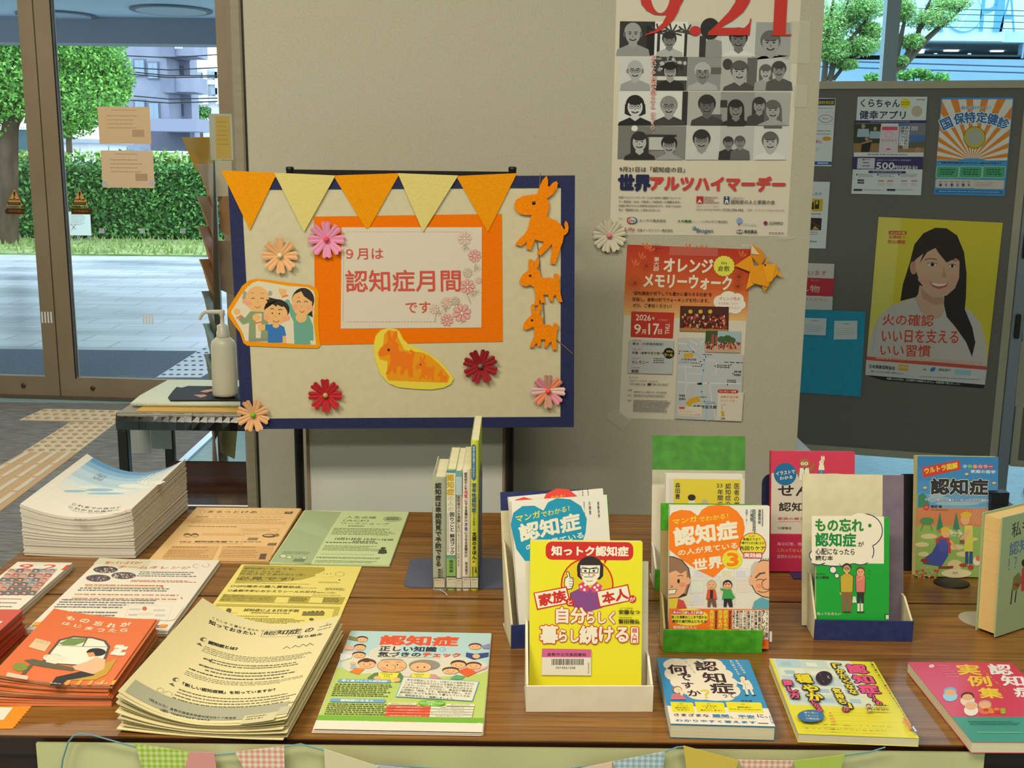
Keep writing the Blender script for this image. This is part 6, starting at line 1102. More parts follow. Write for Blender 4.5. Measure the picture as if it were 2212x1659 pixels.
stack('checklist_flyer', 'flyer', 5, -.242, 1.261, -.017, .21, .297, .0008, paper_w, 'top light blue and green checklist flyer with cartoon family, at the table front', 'checklist flyer under the top one at the table front', 'checklist flyers', art_check, (580, 1340, 4.424), .0016)
# curled cream newsletters
def cbend(f): 
    A = .004+.030*f
    def b(u, v): s = (u/.21-.52); return A*(4*s*s if s < 0 else 1.9*s*s*(1+.3*(v/.297)))+.002*f
    return b
def art_cream(g):
    k, kd = 0x5c5a48, 0x2c2c2c
    g.textq('くらしき で 暮らす あなた へ', (1025, 125), (1465, 240), (1020, 145), kd, .02); g.textq('知っておきたい', (1000, 152), (1392, 258), (990, 185), kd, .04)
    for i, t in enumerate('認知症'): g.text(t, 1475+i*108, 250-i*7, 1545+i*108, 285-i*7, kd, .02)
    g.line([(1455, 242), (1785, 232), (1770, 285), (1437, 297)], 3, k, True); [g.line([(x, 240), (x-18, 292)], 3, k) for x in (1568, 1680)]
    g.text('の', 1825, 230, 1875, 252, kd, .03); g.textq('取り組み', (1750, 292), (1965, 264), (1742, 313), kd, .03); g.body(1935, 215, 2020, 240, 2, k, .2, 0, 4)
    g.body(930, 255, 1900, 345, 2, k, .2, .15, 60); g.arc(2015, 190, 18, 10, 0, 270, 3, k)
    for x, y in ((945, 322), (710, 665)): g.ell(x, y, 28, 17, k); g.ell(x+12, y+4, 15, 12, paper_c); g.poly([(x-60, y+35), (x-25, y+30), (x-10, y+62)], k)
    g.textq('認知症とは？', (995, 332), (1240, 392), (985, 358), kd, .05); g.textq('「新しい認知症観」を知っていますか？', (772, 685), (1560, 738), (768, 715), kd, .03)
    g.body(960, 380, 1860, 470, 4, k, .28, .15, 50); [g.line([(x, y), (x+30, y-22), (x+60, y-5)], 5, k) for x, y in ((1625, 405), (1700, 395), (1765, 385), (1825, 378))]
    for x, y in ((982, 495), (945, 548)): g.rr(x-33, y-17, x+33, y+17, 8, 0x44443c); g.line([(x-14, y-2), (x-2, y+8), (x+18, y-10)], 6, paper_c)
    g.body(1015, 490, 1760, 545, 2, k, .35, .2, 40); g.body(980, 555, 1760, 610, 2, k, .35, .2, 40)
    g.body(820, 572, 1790, 600, 1, kd, .5, .5, 40); g.body(800, 590, 1780, 665, 3, k, .25, .2, 50); g.body(740, 745, 1740, 870, 5, k, .3, .15, 50); g.body(670, 850, 1460, 930, 3, k, .3, .15, 50)
    g.arc(578, 758, 28, 20, 0, 360, 3, k); g.arc(640, 790, 38, 22, 200, 400, 3, k)
    gr = mat(0x9c9a82, .6); n = 16
    z = g.z();
    for i in range(n): u0, u1 = .006+.198*i/n, .006+.198*(i+1)/n; g.loc([(u0, .006), (u1, .006), (u1, .038), (u0, .038)], gr, z)
    g.textq('（問合せ先）倉敷市健康長寿課地域包括ケア推進室', (485, 822), (1225, 985), (480, 846), kd, .02); g.text('☎ (086)426-3417', 570, 930, 1010, 1000, kd, .01); g.rect(1300, 975, 1545, 1010, 0xc0b68c); g.body(1320, 985, 1460, 1005, 2, kd, .4, .1, 10)
    z = g.z(); g.loc([g.L(1600, 905), g.L(1690, 890), g.L(1665, 955), g.L(1572, 970)], 0xb4ae90, z)      # code square left blank
stack('newsletter', 'newsletter', 14, -.480, 1.2605, -.075, .21, .297, .0011, paper_c, 'top curled cream newsletter with black headings, left of the checklist flyer', 'curled cream newsletter inside the fanned pile', 'cream newsletters', art_cream, (200, 1300, 3.95), .004, cbend, TT+.0005, paper_c, 24, 3)
# red pamphlets
def art_red(g):
    w_ = 0xdcd0b8; yl = 0xd89a3c
    for i, t in enumerate('もの忘れが'): x = (505, 610, 712, 812, 915)[i]; y = (520, 540, 560, 575, 568)[i]; g.text(t, x+4, y, x+44, y+36, w_, .03)
    for i, t in enumerate('はじまったら'): x = (472, 560, 645, 730, 820, 905)[i]; y = (562, 580, 598, 612, 614, 612)[i]; g.text(t, x+6, y+4, x+42, y+32, w_, .03)
    g.body(490, 612, 930, 665, 1, yl, .35, 0, 22)
    g.poly([(270, 690), (385, 720), (335, 790), (213, 755)], 0xcfb48c); g.body(280, 705, 350, 740, 2, 0xa89068, .4, .1, 5)
    fr_ = [(310, 870), (360, 800), (440, 700), (550, 672), (690, 680), (790, 705), (825, 750), (800, 830), (760, 900)]; g.poly(fr_, 0x5c4a40); g.poly([(340, 870), (385, 795), (455, 710), (550, 685), (690, 692), (775, 715), (805, 755), (780, 830), (745, 890)], 0xd8d4c0); g.poly([(440, 730), (520, 690), (660, 690), (630, 720), (560, 745), (470, 742)], 0x6c8448); g.line([(430, 742), (620, 752), (815, 755)], 8, 0x5c4a40); g.line([(655, 690), (620, 750)], 10, 0x5c4a40)
    [g.ell(x, y, 42, 24, 0xd8ccb8) for x, y in ((365, 835), (420, 840), (470, 845), (400, 860))]; g.arc(400, 835, 60, 25, 180, 330, 5, 0xc87850)
    g.poly([(180, 855), (250, 845), (580, 915), (540, 935), (240, 890)], 0x5a5640); g.poly([(220, 890), (250, 890), (190, 960), (155, 960)], 0x5a5640); g.ell(150, 905, 55, 32, 0x7c8434); g.poly([(370, 1045), (420, 980), (640, 930), (760, 960), (700, 990), (500, 1000), (450, 1048)], 0x2c2a2c)
    g.poly([(700, 970), (780, 880), (880, 840), (800, 960), (720, 1000), (510, 1005)], 0xb89030); g.poly([(540, 900), (640, 870), (720, 830), (790, 850), (780, 920), (700, 960), (640, 945), (560, 925)], 0xd8a884); g.ell(720, 795, 72, 30, 0x26242c); g.poly([(650, 800), (700, 795), (715, 825), (665, 832)], 0xd08c58)
    [g.rect(x, y, x+45, y+26, 0xdcd0c0) for x, y in ((870, 740), (900, 752), (860, 768), (838, 790), (885, 795))]
    z = g.z(); g.loc([g.L(55, 945), g.L(215, 975), g.L(205, 1002), g.L(45, 975)], 0xcab49c, z)
    for i in range(5): x = 490+i*85; g.poly([(x+20, 1005), (x+45, 1005), (x+20, 1040), (x-10, 1040)], yl)
    g.text('倉敷市', 375, 1022, 455, 1036, w_, .02); g.text('岡山県', 715, 1022, 805, 1034, w_)
def rbend(f): return lambda u, v: (.002+.015*f)*max(0, 1-u/.148)**2
redc = mat(0xd06228, .45)
stack('red_pamphlet', 'pamphlet', 12, -.663, 1.322, .03, .148, .21, .0024, redc, 'top orange-red pamphlet with white title and window drawing', 'orange-red pamphlet inside the pile with the window drawing', 'orange-red pamphlets', art_red, (0, 1180, 3.464), .003, rbend, TT, noisy(0xb84c22, 0xc8a880, (2, 2, 900), .6, 0, 'pamphlet_edge'), 16, 2)
cS = atz(54, 1315, .742)
def art_redb(g): g.loc([(.10, .16), (.137, .16), (.137, .168), (.10, .168)], 0xd8ccb8); g.loc([(.02, .12), (.13, .12), (.13, .15), (.02, .15)], 0xc04028); g.text('もの', -60, 1340, 10, 1352, 0xdcd0b8, .03) if False else None
stack('red_booklet', 'booklet', 16, cS.x-.150, cS.y-.212, .0, .148, .21, .0026, mat(0xb83c20, .45), 'top red booklet of the stack cut off by the left edge of the view', 'red booklet inside the stack at the left edge of the view', 'red booklets', art_redb, (0, 1180, 3.464), .002, None, TT, mat(0xac4426, .5))
def art_921(g):
    r_ = 0xc8442c; g.text('9.21', 335, 205, 1000, 300, r_, .01)
    cols = (0x6c5c58, 0xa8685c, 0xb89080, 0x8c949c, 0x5c6470, 0xc08878)
    for r in range(6):
        for c in range(6):
            x = 150+c*125-r*62; y = 275+r*70; g.poly([(x, y), (x+120, y+8), (x+72, y+70), (x-48, y+62)], R.choice(cols)); g.ell(x+38, y+32, 34, 20, 0x3a3034); g.ell(x+36, y+38, 28, 17, 0xc49078)
    for i in range(3): g.body(-60, 745+i*60, 320-i*70, 765+i*60, 1, r_ if i == 0 else 0x6a6668, .7, 0, 14)
stack('date_leaflet', 'leaflet', 8, -.8495, 1.597, -.016, .0945, .21, .0016, paper_w, 'top white leaflet with big red date and small portraits, near the left table corner', 'white leaflet inside the pile under the red date one', 'white date leaflets', art_921, (0, 1190, 7.213), .0012)
# tall stack of white booklets
def sbend(f):
    k = max(0, f-.25)/.75; A = .002+.026*k
    return lambda u, v: A*(4*(u/.2-.52)**2)*(.75+.5*v/.297)-.006*k
def art_sky(g):
    cs = (0x5c8cb4, 0x7ca4c4, 0x98b8cc, 0xb0c4d0, 0xa8c0cc, 0xc0ccd0, 0xccd0cc, 0xd0d0c8)
    for i, c in enumerate(cs):
        z = g.z()
        for j in range(10): u0, u1 = .012+.176*j/10, .012+.176*(j+1)/10; v1 = .287-i*.0215; g.loc([(u0, v1-.0216), (u1, v1-.0216), (u1, v1), (u0, v1)], c, z)
    for x, y, rx, ry in ((1290, 1040, 95, 18), (1120, 1065, 110, 16), (1230, 1075, 80, 12), (760, 1075, 90, 10), (1000, 1105, 120, 10), (1350, 1030, 60, 10)): g.ell(x, y, rx, ry, 0xd8d8cc)
    for x, y, rx, ry in ((850, 1100, 120, 12), (640, 1110, 100, 10), (900, 1130, 160, 8)): g.ell(x, y, rx, ry, 0x8cb0c4)
    g.vt('これまでの自分', 838, 948, 872, 1030, 0x5c7890); k = 0x6a6660
    g.textq('これまでの自分と', (622, 1208), (1035, 1238), (612, 1226), k, .03); g.textq('これからの自分へ', (592, 1232), (1022, 1260), (582, 1250), k, .03); g.textq('～あなたらしく生きるために～', (598, 1262), (905, 1288), (592, 1274), 0x8c8880); g.textq('倉敷市', (632, 1346), (745, 1350), (628, 1360), k, .03); g.arc(1095, 1278, 26, 12, 0, 250, 4, 0xd8987c); g.line([(960, 1305), (1040, 1290)], 3, 0xd8a890)
stack('white_booklet', 'booklet', 34, -.863, 1.870, -.04, .2, .285, .00235, mat(0xd8d0c2, .6), 'top white booklet with a printed blue sky, curling on the tall stack', 'white booklet inside the tall stack at the back left corner', 'white booklets', art_sky, (0, 780, 3.95), .0012, sbend, TT, mat(0xc6bfb2, .7), 20, 2)
# orange scrap with zigzag edge
z_ = TT+.0004; pts = [tuple(atz(x, y, z_).xy) for x, y in ((-60, 1515), (76, 1517))]; e1, e2 = Vector(atz(76, 1517, z_)), Vector(atz(28, 1574, z_))
for i in range(22): t = i/21; p = e1+(e2-e1)*t; pts.append((p.x+(.0012 if i % 2 else -.0012), p.y))
pts += [tuple(atz(-60, 1576, z_).xy)]
q = MB(); q.prism(pts, TT+.0002, TT+.001, mat(0xd8821e, .8)); q.prism([tuple(atz(x, y, z_).xy) for x, y in ((-60, 1528), (28, 1530), (8, 1556), (-60, 1560))], TT+.0011, TT+.0014, paper_w); tag(q.build('zigzag_paper'), 'orange paper with a zigzag cut edge at the lower left of the table', 'paper')
# ------------------------------------------------------------------ books
pagem = noisy(0xc9bf9f, 0xd8cfb2, (2, 2, 700), .8, 0, 'page_edges', 2)
def book(label, m, w, h, t, cover, art=None, T=(0, 0, 1), spine='L', pages=None, group=None, over=.0, ct=.0006, extra=None, back=None):
    e = empty('book', m, label, 'book', group)
    g = Pg(m, T); cv = M(cover); q = g.mb
    q.box(0, 0, -ct, w, h, 0, cv); q.box(0, 0, -t, w, h, -t+ct, M(back) if back else cv)
    if spine == 'L': q.box(0, 0, -t+ct, ct, h, -ct, cv)
    elif spine == 'R': q.box(w-ct, 0, -t+ct, w, h, -ct, cv)
    if art: art(g)
    o = g.build('cover', e); 
    q = MB(); a = ct if spine == 'L' else .0006+over; b = w-(ct if spine == 'R' else .0006+over)
    q.box(a, .0006+over, -t+ct, b, h-.0006-over, -ct, pages or pagem); q.build('pages', e)
    if extra: extra(e, g)
    return e
def part(e, g, nm, draw, lab=None):
    s = g.sub(); draw(s); o = s.build(nm, e)
    if lab: o['label'] = lab
    return o
def stand(label, x, y, yaw, w, lh, dep, bh, lean, lipc, backc, top=None, th=0, gus=.09, b0=None, bw=None, cat='book stand', plastic=False):
    m = Matrix.Translation((x, y, TT)) @ Matrix.Rotation(yaw, 4, 'Z'); e = empty('book_stand', m, label, cat)
    c = .003; bx = 0 if b0 is None else b0; bw = bw or w
    q = MB(); q.box(0, 0, .0005, w, c, lh, lipc); q.build('lip', e)
    q = MB(); q.box(0, c, .0005, w, dep+.02, .0005+c, backc); q.build('base', e)
    for xx in (0, w-c):
        gs_ = gus if xx == 0 else min(gus, lh+.022)
        q = MB(); P = [(c, .0035), (dep+.004, .0035), (dep+gs_*math.tan(lean), gs_), (dep+gs_*math.tan(lean)-.014, gs_), (.006, lh)]
        n = len(P); q.add([(xx, a, b) for a, b in P]+[(xx+c, a, b) for a, b in P], [list(range(n))[::-1], list(range(n, 2*n))]+[(i, (i+1) % n, n+(i+1) % n, n+i) for i in range(n)], lipc if backc == lipc else backc); q.build('side_panel', e)
    mb = Matrix.Translation((bx, dep, .004)) @ Matrix.Rotation(-lean, 4, 'X')
    q = MB(); q.box(0, 0, 0, bw, c, bh-th, backc)
    o = q.build('backrest', e); o.matrix_local = mb
    if th:
        q = MB(); q.box(0, -.0004, bh-th, bw, c+.0004, bh, top); o2 = q.build('backrest_band', e); o2.matrix_local = mb
    q = MB(); zt = bh*.75*math.cos(lean); yt = dep+bh*.75*math.sin(lean)+.006; q.add([(bw*.3, yt, zt), (bw*.7, yt, zt), (bw*.7, yt+.05, .0005), (bw*.3, yt+.05, .0005), (bw*.3, yt+.003, zt), (bw*.7, yt+.003, zt), (bw*.7, yt+.053, .0005), (bw*.3, yt+.053, .0005)], [(0, 1, 2, 3), (7, 6, 5, 4), (0, 3, 7, 4), (1, 5, 6, 2), (0, 4, 5, 1), (3, 2, 6, 7)], backc); q.build('strut', e)
    return e
cream_card = noisy(0xc9bf9e, 0xd2c8a8, (40, 40, 40), .7, .03, 'cream_card'); navy_card = noisy(0x232c5e, 0x2a3468, (80, 80, 80), .7, .1, 'navy_card'); white_card = noisy(0xd4ccb6, 0xdbd3be, (40, 40, 40), .7, .03, 'white_card')
green_card = noisy(0x388a1a, 0x4ca426, (60, 60, 60), .7, .1, 'green_card', 5)
yellow = mat(0xddd228, .4); redb = mat(0xc22c26, .4); crm = 0xe0d8c4
# yellow book in the white stand
stand('white cardboard book stand in front holding the bright yellow book', .0225, 1.3208, .024, .1641, .036, .045, .175, .204, white_card, white_card, gus=.10)
def tx2(g, t, x0, y0, x1, y1, oc, ow, c, w): g.text(t, x0, y0, x1, y1, oc, ow); g.text(t, x0, y0, x1, y1, c, w)
def art_yb(g):
    k = 0x2c2224
    g.rr(365, 460, 946, 586, 42, redb); g.poly([(750, 580), (776, 580), (755, 614)], redb); g.text('知っトク認知症', 405, 490, 912, 557, crm, .05)
    g.ell(640, 745, 176, 176, redb); g.ell(640, 745, 166, 166, mat(0xd8bc1c, .4))
    g.poly([(530, 800), (600, 765), (700, 770), (770, 790), (740, 900), (640, 930), (560, 900), (530, 870)], 0x7c4480); g.line([(530, 800), (525, 870)], 5, k)
    g.poly([(580, 745), (620, 725), (660, 770), (640, 800), (590, 785)], 0xc8406c); g.poly([(660, 770), (700, 725), (742, 755), (720, 795), (675, 800)], 0xc8406c); [g.ell(x, y, 9, 9, crm) for x, y in ((600, 760), (622, 780), (628, 748), (690, 765), (712, 750), (705, 782))]
    g.ell(658, 700, 50, 50, crm); g.ell(660, 640, 88, 82, k); g.poly([(574, 620), (748, 620), (746, 690), (725, 712), (600, 712), (575, 690)], k)
    g.poly([(594, 618), (726, 618), (722, 690), (690, 728), (650, 735), (612, 715), (596, 680)], crm); 
    for x in (628, 684): g.line([(x-30, 640), (x+30, 640), (x+26, 668), (x-26, 668)], 5, k, True); g.ell(x, 655, 9, 7, k); g.line([(x-24, 630 if x < 650 else 640), (x+24, 640 if x < 650 else 630)], 5, k)
    g.line([(620, 695), (680, 695)], 4, k); g.line([(652, 672), (648, 682), (660, 683)], 3, k); [g.ell(x, 683, 10, 8, 0xd88070) for x in (604, 684)]; g.arc(655, 716, 22, 8, 20, 160, 3, k)
    g.poly([(486, 735), (492, 700), (508, 690), (500, 665), (508, 655), (522, 664), (526, 694), (548, 700), (552, 740), (540, 775), (510, 780), (490, 760)], k); g.poly([(491, 737), (496, 705), (513, 694), (505, 667), (510, 660), (517, 667), (522, 698), (544, 704), (547, 738), (536, 770), (512, 774), (495, 757)], crm); [g.line([(520, 706+i*17), (547, 708+i*17)], 3, k) for i in range(4)]
    for P, t, tl, tr, bl in (([(283, 800), (505, 757), (531, 868), (307, 915)], '家族', (315, 815), (492, 780), (328, 890)), ([(700, 790), (912, 742), (934, 852), (722, 900)], '本人', (735, 805), (900, 768), (748, 876))):
        g.poly(P, redb); c = (sum(p[0] for p in P)/4, sum(p[1] for p in P)/4); g.poly([(c[0]+(p[0]-c[0])*.93, c[1]+(p[1]-c[1])*.87) for p in P], crm); g.textq(t, tl, tr, bl, redb, .05)
    g.ell(526, 862, 28, 28, redb); g.text('と', 512, 848, 540, 878, crm, .03); g.ell(940, 842, 26, 26, redb); g.text('が', 922, 828, 958, 858, crm, .03)
    for t, x0, y0, x1, y1 in (('自分', 437, 897, 632, 1000), ('らしく', 640, 925, 822, 1003), ('暮', 330, 1018, 445, 1132), ('らし', 455, 1045, 582, 1125), ('続', 592, 1020, 705, 1135), ('ける', 722, 1025, 912, 1125)): tx2(g, t, x0, y0, x1, y1, redb, .10, crm, .045)
    g.rr(925, 1022, 983, 1138, 10, redb); g.rr(930, 1027, 978, 1133, 8, crm); g.vt('超入門', 938, 1034, 970, 1128, redb, .03); g.text('安藤なつ', 850, 912, 988, 942, k, .03); g.text('繁田雅弘', 848, 975, 988, 1004, k, .03); g.text('メイプル超合金', 855, 895, 942, 906, k); g.text('認知症専門医', 850, 958, 936, 969, k)
def ext_yb(e, g):
    def d(s):
        s.poly([(341, 1168), (667, 1174), (664, 1348), (336, 1344)], mat(0xd8d0c0, .45)); s.poly([(341, 1168), (667, 1174), (665, 1228), (339, 1226)], 0xc45c8c); s.text('倉敷市立児島図書館', 376, 1197, 632, 1220, 0x3c2430, .02)
        x = 404; z = s.z()
        while x < 615: wd = R.choice((2, 2, 3, 5)); s.rect(x, 1237, x+wd, 1278, 0x2a2626, z); x += wd+R.choice((2, 3, 4))
        s.text('0314321258', 432, 1288, 560, 1304, 0x3a3636, .02); s.textq('TRC2569041', (644, 1336), (644, 1262), (654, 1336), 0x3a3636)
    part(e, g, 'barcode_label', d, 'white and pink barcode label')
m = frame(.0265, 1.3455, .7045, .0047, .204)
book('bright yellow book with red speech bubble title, standing in the white cardboard stand', m, .1475, .2085, .014, yellow, art_yb, (1060, 1020, 3.0725), 'L', extra=ext_yb)
# spine print of the yellow book: red title band and call label
sm = m @ Matrix.Translation((0, 0, -.014)) @ Matrix.Rotation(-PI/2, 4, 'Y')
# left navy stand with heart books
stand('navy fronted book stand behind the white one, holding two heart covered books', .0028, 1.509, .15, .150, .036, .065, .205, .30, navy_card, cream_card, navy_card, .028, gus=.13)
teal, orr, pinkr = mat(0x1c8cb0, .35), mat(0xe87818, .35), mat(0xd8443c, .35)
cov_w = mat(0xdad6cc, .35)
def heart(g, cx, cy, s, rot, c):
    P = []
    for i in range(60):
        t = 2*PI*i/60; x = 16*math.sin(t)**3; y = -(13*math.cos(t)-5*math.cos(2*t)-2*math.cos(3*t)-math.cos(4*t)); x, y = x*s/16, y*s/16
        P.append((cx+x*math.cos(rot)-y*math.sin(rot), cy+x*math.sin(rot)+y*math.cos(rot)))
    g.poly(P, c)
def names(g, ox, oy, s, k):
    for t, x, y, w, h in (('遠藤英俊', 0, 0, 22, 110), ('川畑智', -60, 0, 20, 90), ('浅田アーサー', -95, 0, 14, 110)): g.vt(t, ox+x*s, oy+y*s, ox+(x+w)*s, oy+(y+h)*s, k, .01)
    for x, h in ((30, 130), (-28, 190), (-40, 170)): g.body(ox+x*s, oy, ox+(x+8)*s, oy+h*s, 14, k, .7, .0, 2)
def art_blue(g):
    yl = mat(0xd8d040, .4)
    g.loc([p for p in [(g.L(*q_)) for q_ in [(133, 350), (150, 270), (210, 225), (290, 222), (350, 255), (380, 200), (440, 172), (530, 180), (600, 225), (638, 310), (630, 400), (590, 520), (520, 620), (420, 720), (250, 620), (170, 510)]]], teal)
    g.textq('マンガ', (165, 290), (325, 255), (170, 333), yl, .03); g.textq('でわかる！', (335, 265), (520, 222), (338, 300), yl, .02); g.textq('認知症', (185, 350), (582, 268), (200, 460), crm, .045); g.textq('の人が見ている', (230, 480), (610, 395), (238, 520), crm, .03); g.textq('世界', (320, 560), (520, 520), (325, 640), crm, .04); names(g, 705, 195, .95, 0x3a3a40)
mB = frame(.016, 1.520, .7045, .15, .30, .03)
book('white book with a big blue heart and white lettering, leaning behind the yellow book', mB, .1454, .2076, .013, cov_w, art_blue, (1060, 1020, 3.0725), 'R', group='heart covered comic books')
mR = frame(.018, 1.541, .7045, .16, .30, .055)
def art_redh(g):
    yl = mat(0xd8c030, .4); g.poly([(160, 185), (220, 165), (300, 185), (345, 190), (370, 140), (440, 108), (520, 115), (575, 160), (560, 420), (200, 420)], pinkr); g.textq('わかる！', (400, 158), (490, 148), (402, 178), yl, .02); names(g, 640, 108, .6, 0x3a3a40)
book('white book with a big red heart, mostly hidden behind the blue heart book', mR, .1454, .2076, .013, cov_w, art_redh, (1060, 1020, 3.0725), 'R', group='heart covered comic books')
book('green book of which only a corner shows behind the red heart book', frame(.046, 1.5595, .7045, .16, .30, .0), .114, .200, .010, 0x4c9a3c, group=None)
# green stands
stand('green cardboard book stand in front holding the orange heart book', .2237, 1.503, 0, .1431, .0349, .042, .200, .2, green_card, noisy(0xa08a5c, 0xab9566, (30, 30, 30), .8, 0, 'tan_card'), green_card, .04, gus=.07)
gb = stand('taller green topped book stand behind, wrapped in clear film', .2405, 1.740, 0, .158, .036, .048, .242, .2, green_card, white_card, green_card, .058, gus=.06)
film = glass('clear_film', (.97, .98, .97, 1), .06, .12)
q = MB(); q.box(-.002, -.002, .16, .160, -.0012, .246, film); o = q.build('clear_film', gb); o.matrix_local = Matrix.Translation((0, .048, .004)) @ Matrix.Rotation(-.2, 4, 'X')
TH = (1380, 960, 3.53)
def art_h3(g):
    yl, k, sk = mat(0xd8cc38, .4), 0x2c2628, 0xdba078
    g.rect(228, 1000, 992, 1255, 0xd2ccc0)
    for i in range(16): x = 300+(i % 6)*110+R.uniform(-15, 15); y = 950+(i//6)*95; g.line([(x, y), (x+100, y-5), (x+98, y+80), (x-2, y+84)], 2, R.choice((0xa8bcb4, 0xd0b4a8, 0xb4b0c8)), True); g.rect(x+10, y+12, x+88, y+66, R.choice((0xcad0c4, 0xd4c4b8, 0xc8c4cc, 0xcfc8ac)))
    P = [(228, 560), (255, 520), (320, 498), (395, 505), (450, 545), (480, 500), (530, 468), (610, 460), (690, 470), (750, 510), (795, 570), (808, 640), (790, 730), (740, 830), (660, 930), (568, 1015), (450, 960), (330, 880), (228, 800)]; g.poly(P, orr)
    g.textq('マンガ', (255, 572), (438, 545), (262, 612), yl, .03); g.textq('でわかる！', (458, 555), (680, 525), (460, 592), yl, .02); g.textq('認知症', (265, 640), (742, 580), (278, 775), crm, .05); g.textq('の人が見ている', (298, 805), (748, 745), (302, 850), crm, .03); g.textq('世界', (412, 880), (632, 850), (418, 965), crm, .05)
    g.ell(712, 877, 78, 72, yl); g.text('3', 675, 830, 755, 925, orr, .06); g.ell(868, 770, 102, 98, redb); g.ell(868, 770, 96, 92, yl)
    g.text('心の', 838, 690, 882, 706, k, .02); g.text('準備ができて', 792, 712, 930, 735, k, .02); g.text('介護がだんぜん楽になる！', 770, 740, 958, 762, k, .02); g.text('先回りケア', 768, 775, 960, 808, k, .03); g.rr(795, 820, 940, 868, 4, 0xc0345c); g.text('実践編', 802, 828, 932, 862, crm, .04); names(g, 908, 495, 1.0, 0x3a3a40)
    # boy at left
    g.poly([(228, 1180), (280, 1170), (340, 1190), (368, 1255), (228, 1255)], 0xc04438); g.poly([(228, 1165), (300, 1170), (285, 1255), (228, 1255)], 0xd0b838); g.poly([(228, 850), (270, 855), (330, 880), (380, 940), (392, 1010), (390, 1060), (362, 1150), (300, 1170), (228, 1175)], k); g.poly([(228, 856), (270, 862), (326, 886), (374, 944), (386, 1010), (384, 1056), (358, 1144), (300, 1120), (228, 1100)], 0x8a6850); g.poly([(228, 980), (280, 960), (320, 985), (362, 960), (368, 1060), (345, 1130), (300, 1165), (228, 1170)], sk); g.ell(375, 1040, 16, 28, sk); g.ell(302, 1042, 10, 17, k); g.arc(318, 1008, 22, 10, 200, 330, 5, k); g.poly([(228, 1110), (285, 1105), (275, 1135), (228, 1140)], crm); g.line([(228, 1108), (288, 1103), (275, 1138), (228, 1142)], 4, k); g.line([(245, 1075), (258, 1085), (240, 1090)], 4, k); g.ell(330, 1070, 24, 18, 0xd88868)
    # elderly man at right
    g.poly([(860, 1255), (880, 1195), (930, 1165), (992, 1185), (992, 1255)], 0x5a9aa8); g.poly([(860, 950), (885, 905), (940, 880), (992, 885), (992, 1170), (940, 1160), (890, 1130), (862, 1080), (845, 1040)], k); g.poly([(866, 955), (890, 910), (940, 886), (992, 890), (992, 1165), (940, 1154), (894, 1126), (868, 1078), (850, 1040)], sk); g.poly([(850, 1000), (855, 930), (885, 890), (910, 900), (880, 940), (868, 1000)], 0xb8b0a8); g.ell(855, 1040, 16, 34, sk); g.line([(890, 1015), (920, 985), (960, 978)], 14, 0x5c5450); g.arc(925, 1040, 30, 12, 190, 350, 5, k); g.arc(975, 1065, 38, 40, 60, 270, 5, k); g.arc(945, 1100, 50, 26, 20, 140, 5, k); g.ell(915, 1080, 24, 18, 0xd88868); [g.line([(925+i*18, 886), (935+i*18, 868)], 4, k) for i in range(4)]
    for cx, top, bot, coat, inner, hair in ((552, 1035, 1240, 0xc8502c, 0x2c2428, 0xb49c78), (675, 1025, 1240, 0x3c9448, 0x3c9448, 0x24201e)):
        g.poly([(cx-30, 1105), (cx+30, 1105), (cx+45, 1180), (cx-42, 1180)], coat); g.rect(cx-10, 1110, cx+12, 1175, inner); g.poly([(cx-28, 1175), (cx+32, 1175), (cx+40, 1238), (cx+12, 1238), (cx, 1195), (cx-8, 1238), (cx-30, 1238)], 0x6c4a38 if cx < 600 else 0x28262a); g.ell(cx, 1068, 36, 36, hair); g.ell(cx, 1076, 30, 28, sk); g.arc(cx, 1086, 12, 7, 10, 170, 3, k)
        for s in (-1, 1): g.line([(cx+s*13-7, 1068), (cx+s*13+6, 1070)], 3, k)
    for x in (655, 682): g.arc(x, 1055, 14, 10, 0, 360, 3, k)
    g.line([(690, 1110), (725, 1165)], 14, 0x3c9448); g.line([(655, 1110), (625, 1100)], 14, 0x3c9448)
def ext_h3(e, g):
    def d(s):
        k = 0x2c2628; yl = 0xd8cc38; s.loc([(0, 0), (.1454, 0), (.1454, s.L(228, 1250)[1]), (0, s.L(228, 1250)[1])], mat(0xe06c20, .35)); s.ell(385, 1315, 142, 65, yl)
        for x0, x1, t in ((255, 333, '声かけ'), (340, 420, '接し方'), (427, 490, '表情')): s.rr(x0, 1265, x1, 1297, 4, 0xc0345c); s.text(t, x0+5, 1270, x1-5, 1292, crm, .03)
        s.text('困った言動はここまで変わる!', 248, 1303, 522, 1328, k, .03); s.text('病状の進行抑止にもなる!', 255, 1335, 520, 1360, k, .03); s.text('認知症の人と', 262, 1382, 440, 1405, crm, .03)
        for t, x, w in (('先回りケア', 540, 30), ('先手を打つ', 605, 30), ('症状を予測', 645, 30)): s.vt(t, x, 1262, x+w, 1430, yl, .04)
        s.body(580, 1265, 597, 1405, 12, k, .8, 0, 2); s.body(685, 1265, 702, 1405, 12, k, .8, 0, 2)
        for i in range(5): x = 712+i*56; s.rect(x, 1262, x+50, 1405+i*20, 0xd8d0c0); s.vt(('生活動作を助ける', '閉じこもりを防ぐ', '記憶欠落不安', '失敗を責めない', 'アレソレ')[i], x+2, 1266, x+21, 1400+i*20, k, .03); s.vt(('運動障害期', 'うつ無気力期', 'ごまかし期', '初期症状', 'うっかり期')[i], x+28, 1266, x+46, 1390+i*20, k, .02)
        s.vt('ハンドブック', 940, 1400, 965, 1530, 0xc83828, .04)
    part(e, g, 'paper_band', d, 'orange printed band around the lower cover')
    part(e, g, 'call_label', lambda s: (s.rr(990, 1415, 1012, 1510, 6, 0x2c3458), s.rr(994, 1422, 1012, 1503, 4, 0xccc8b8)))
mH = frame(.2324, 1.5085, .7045, .0091, .2)
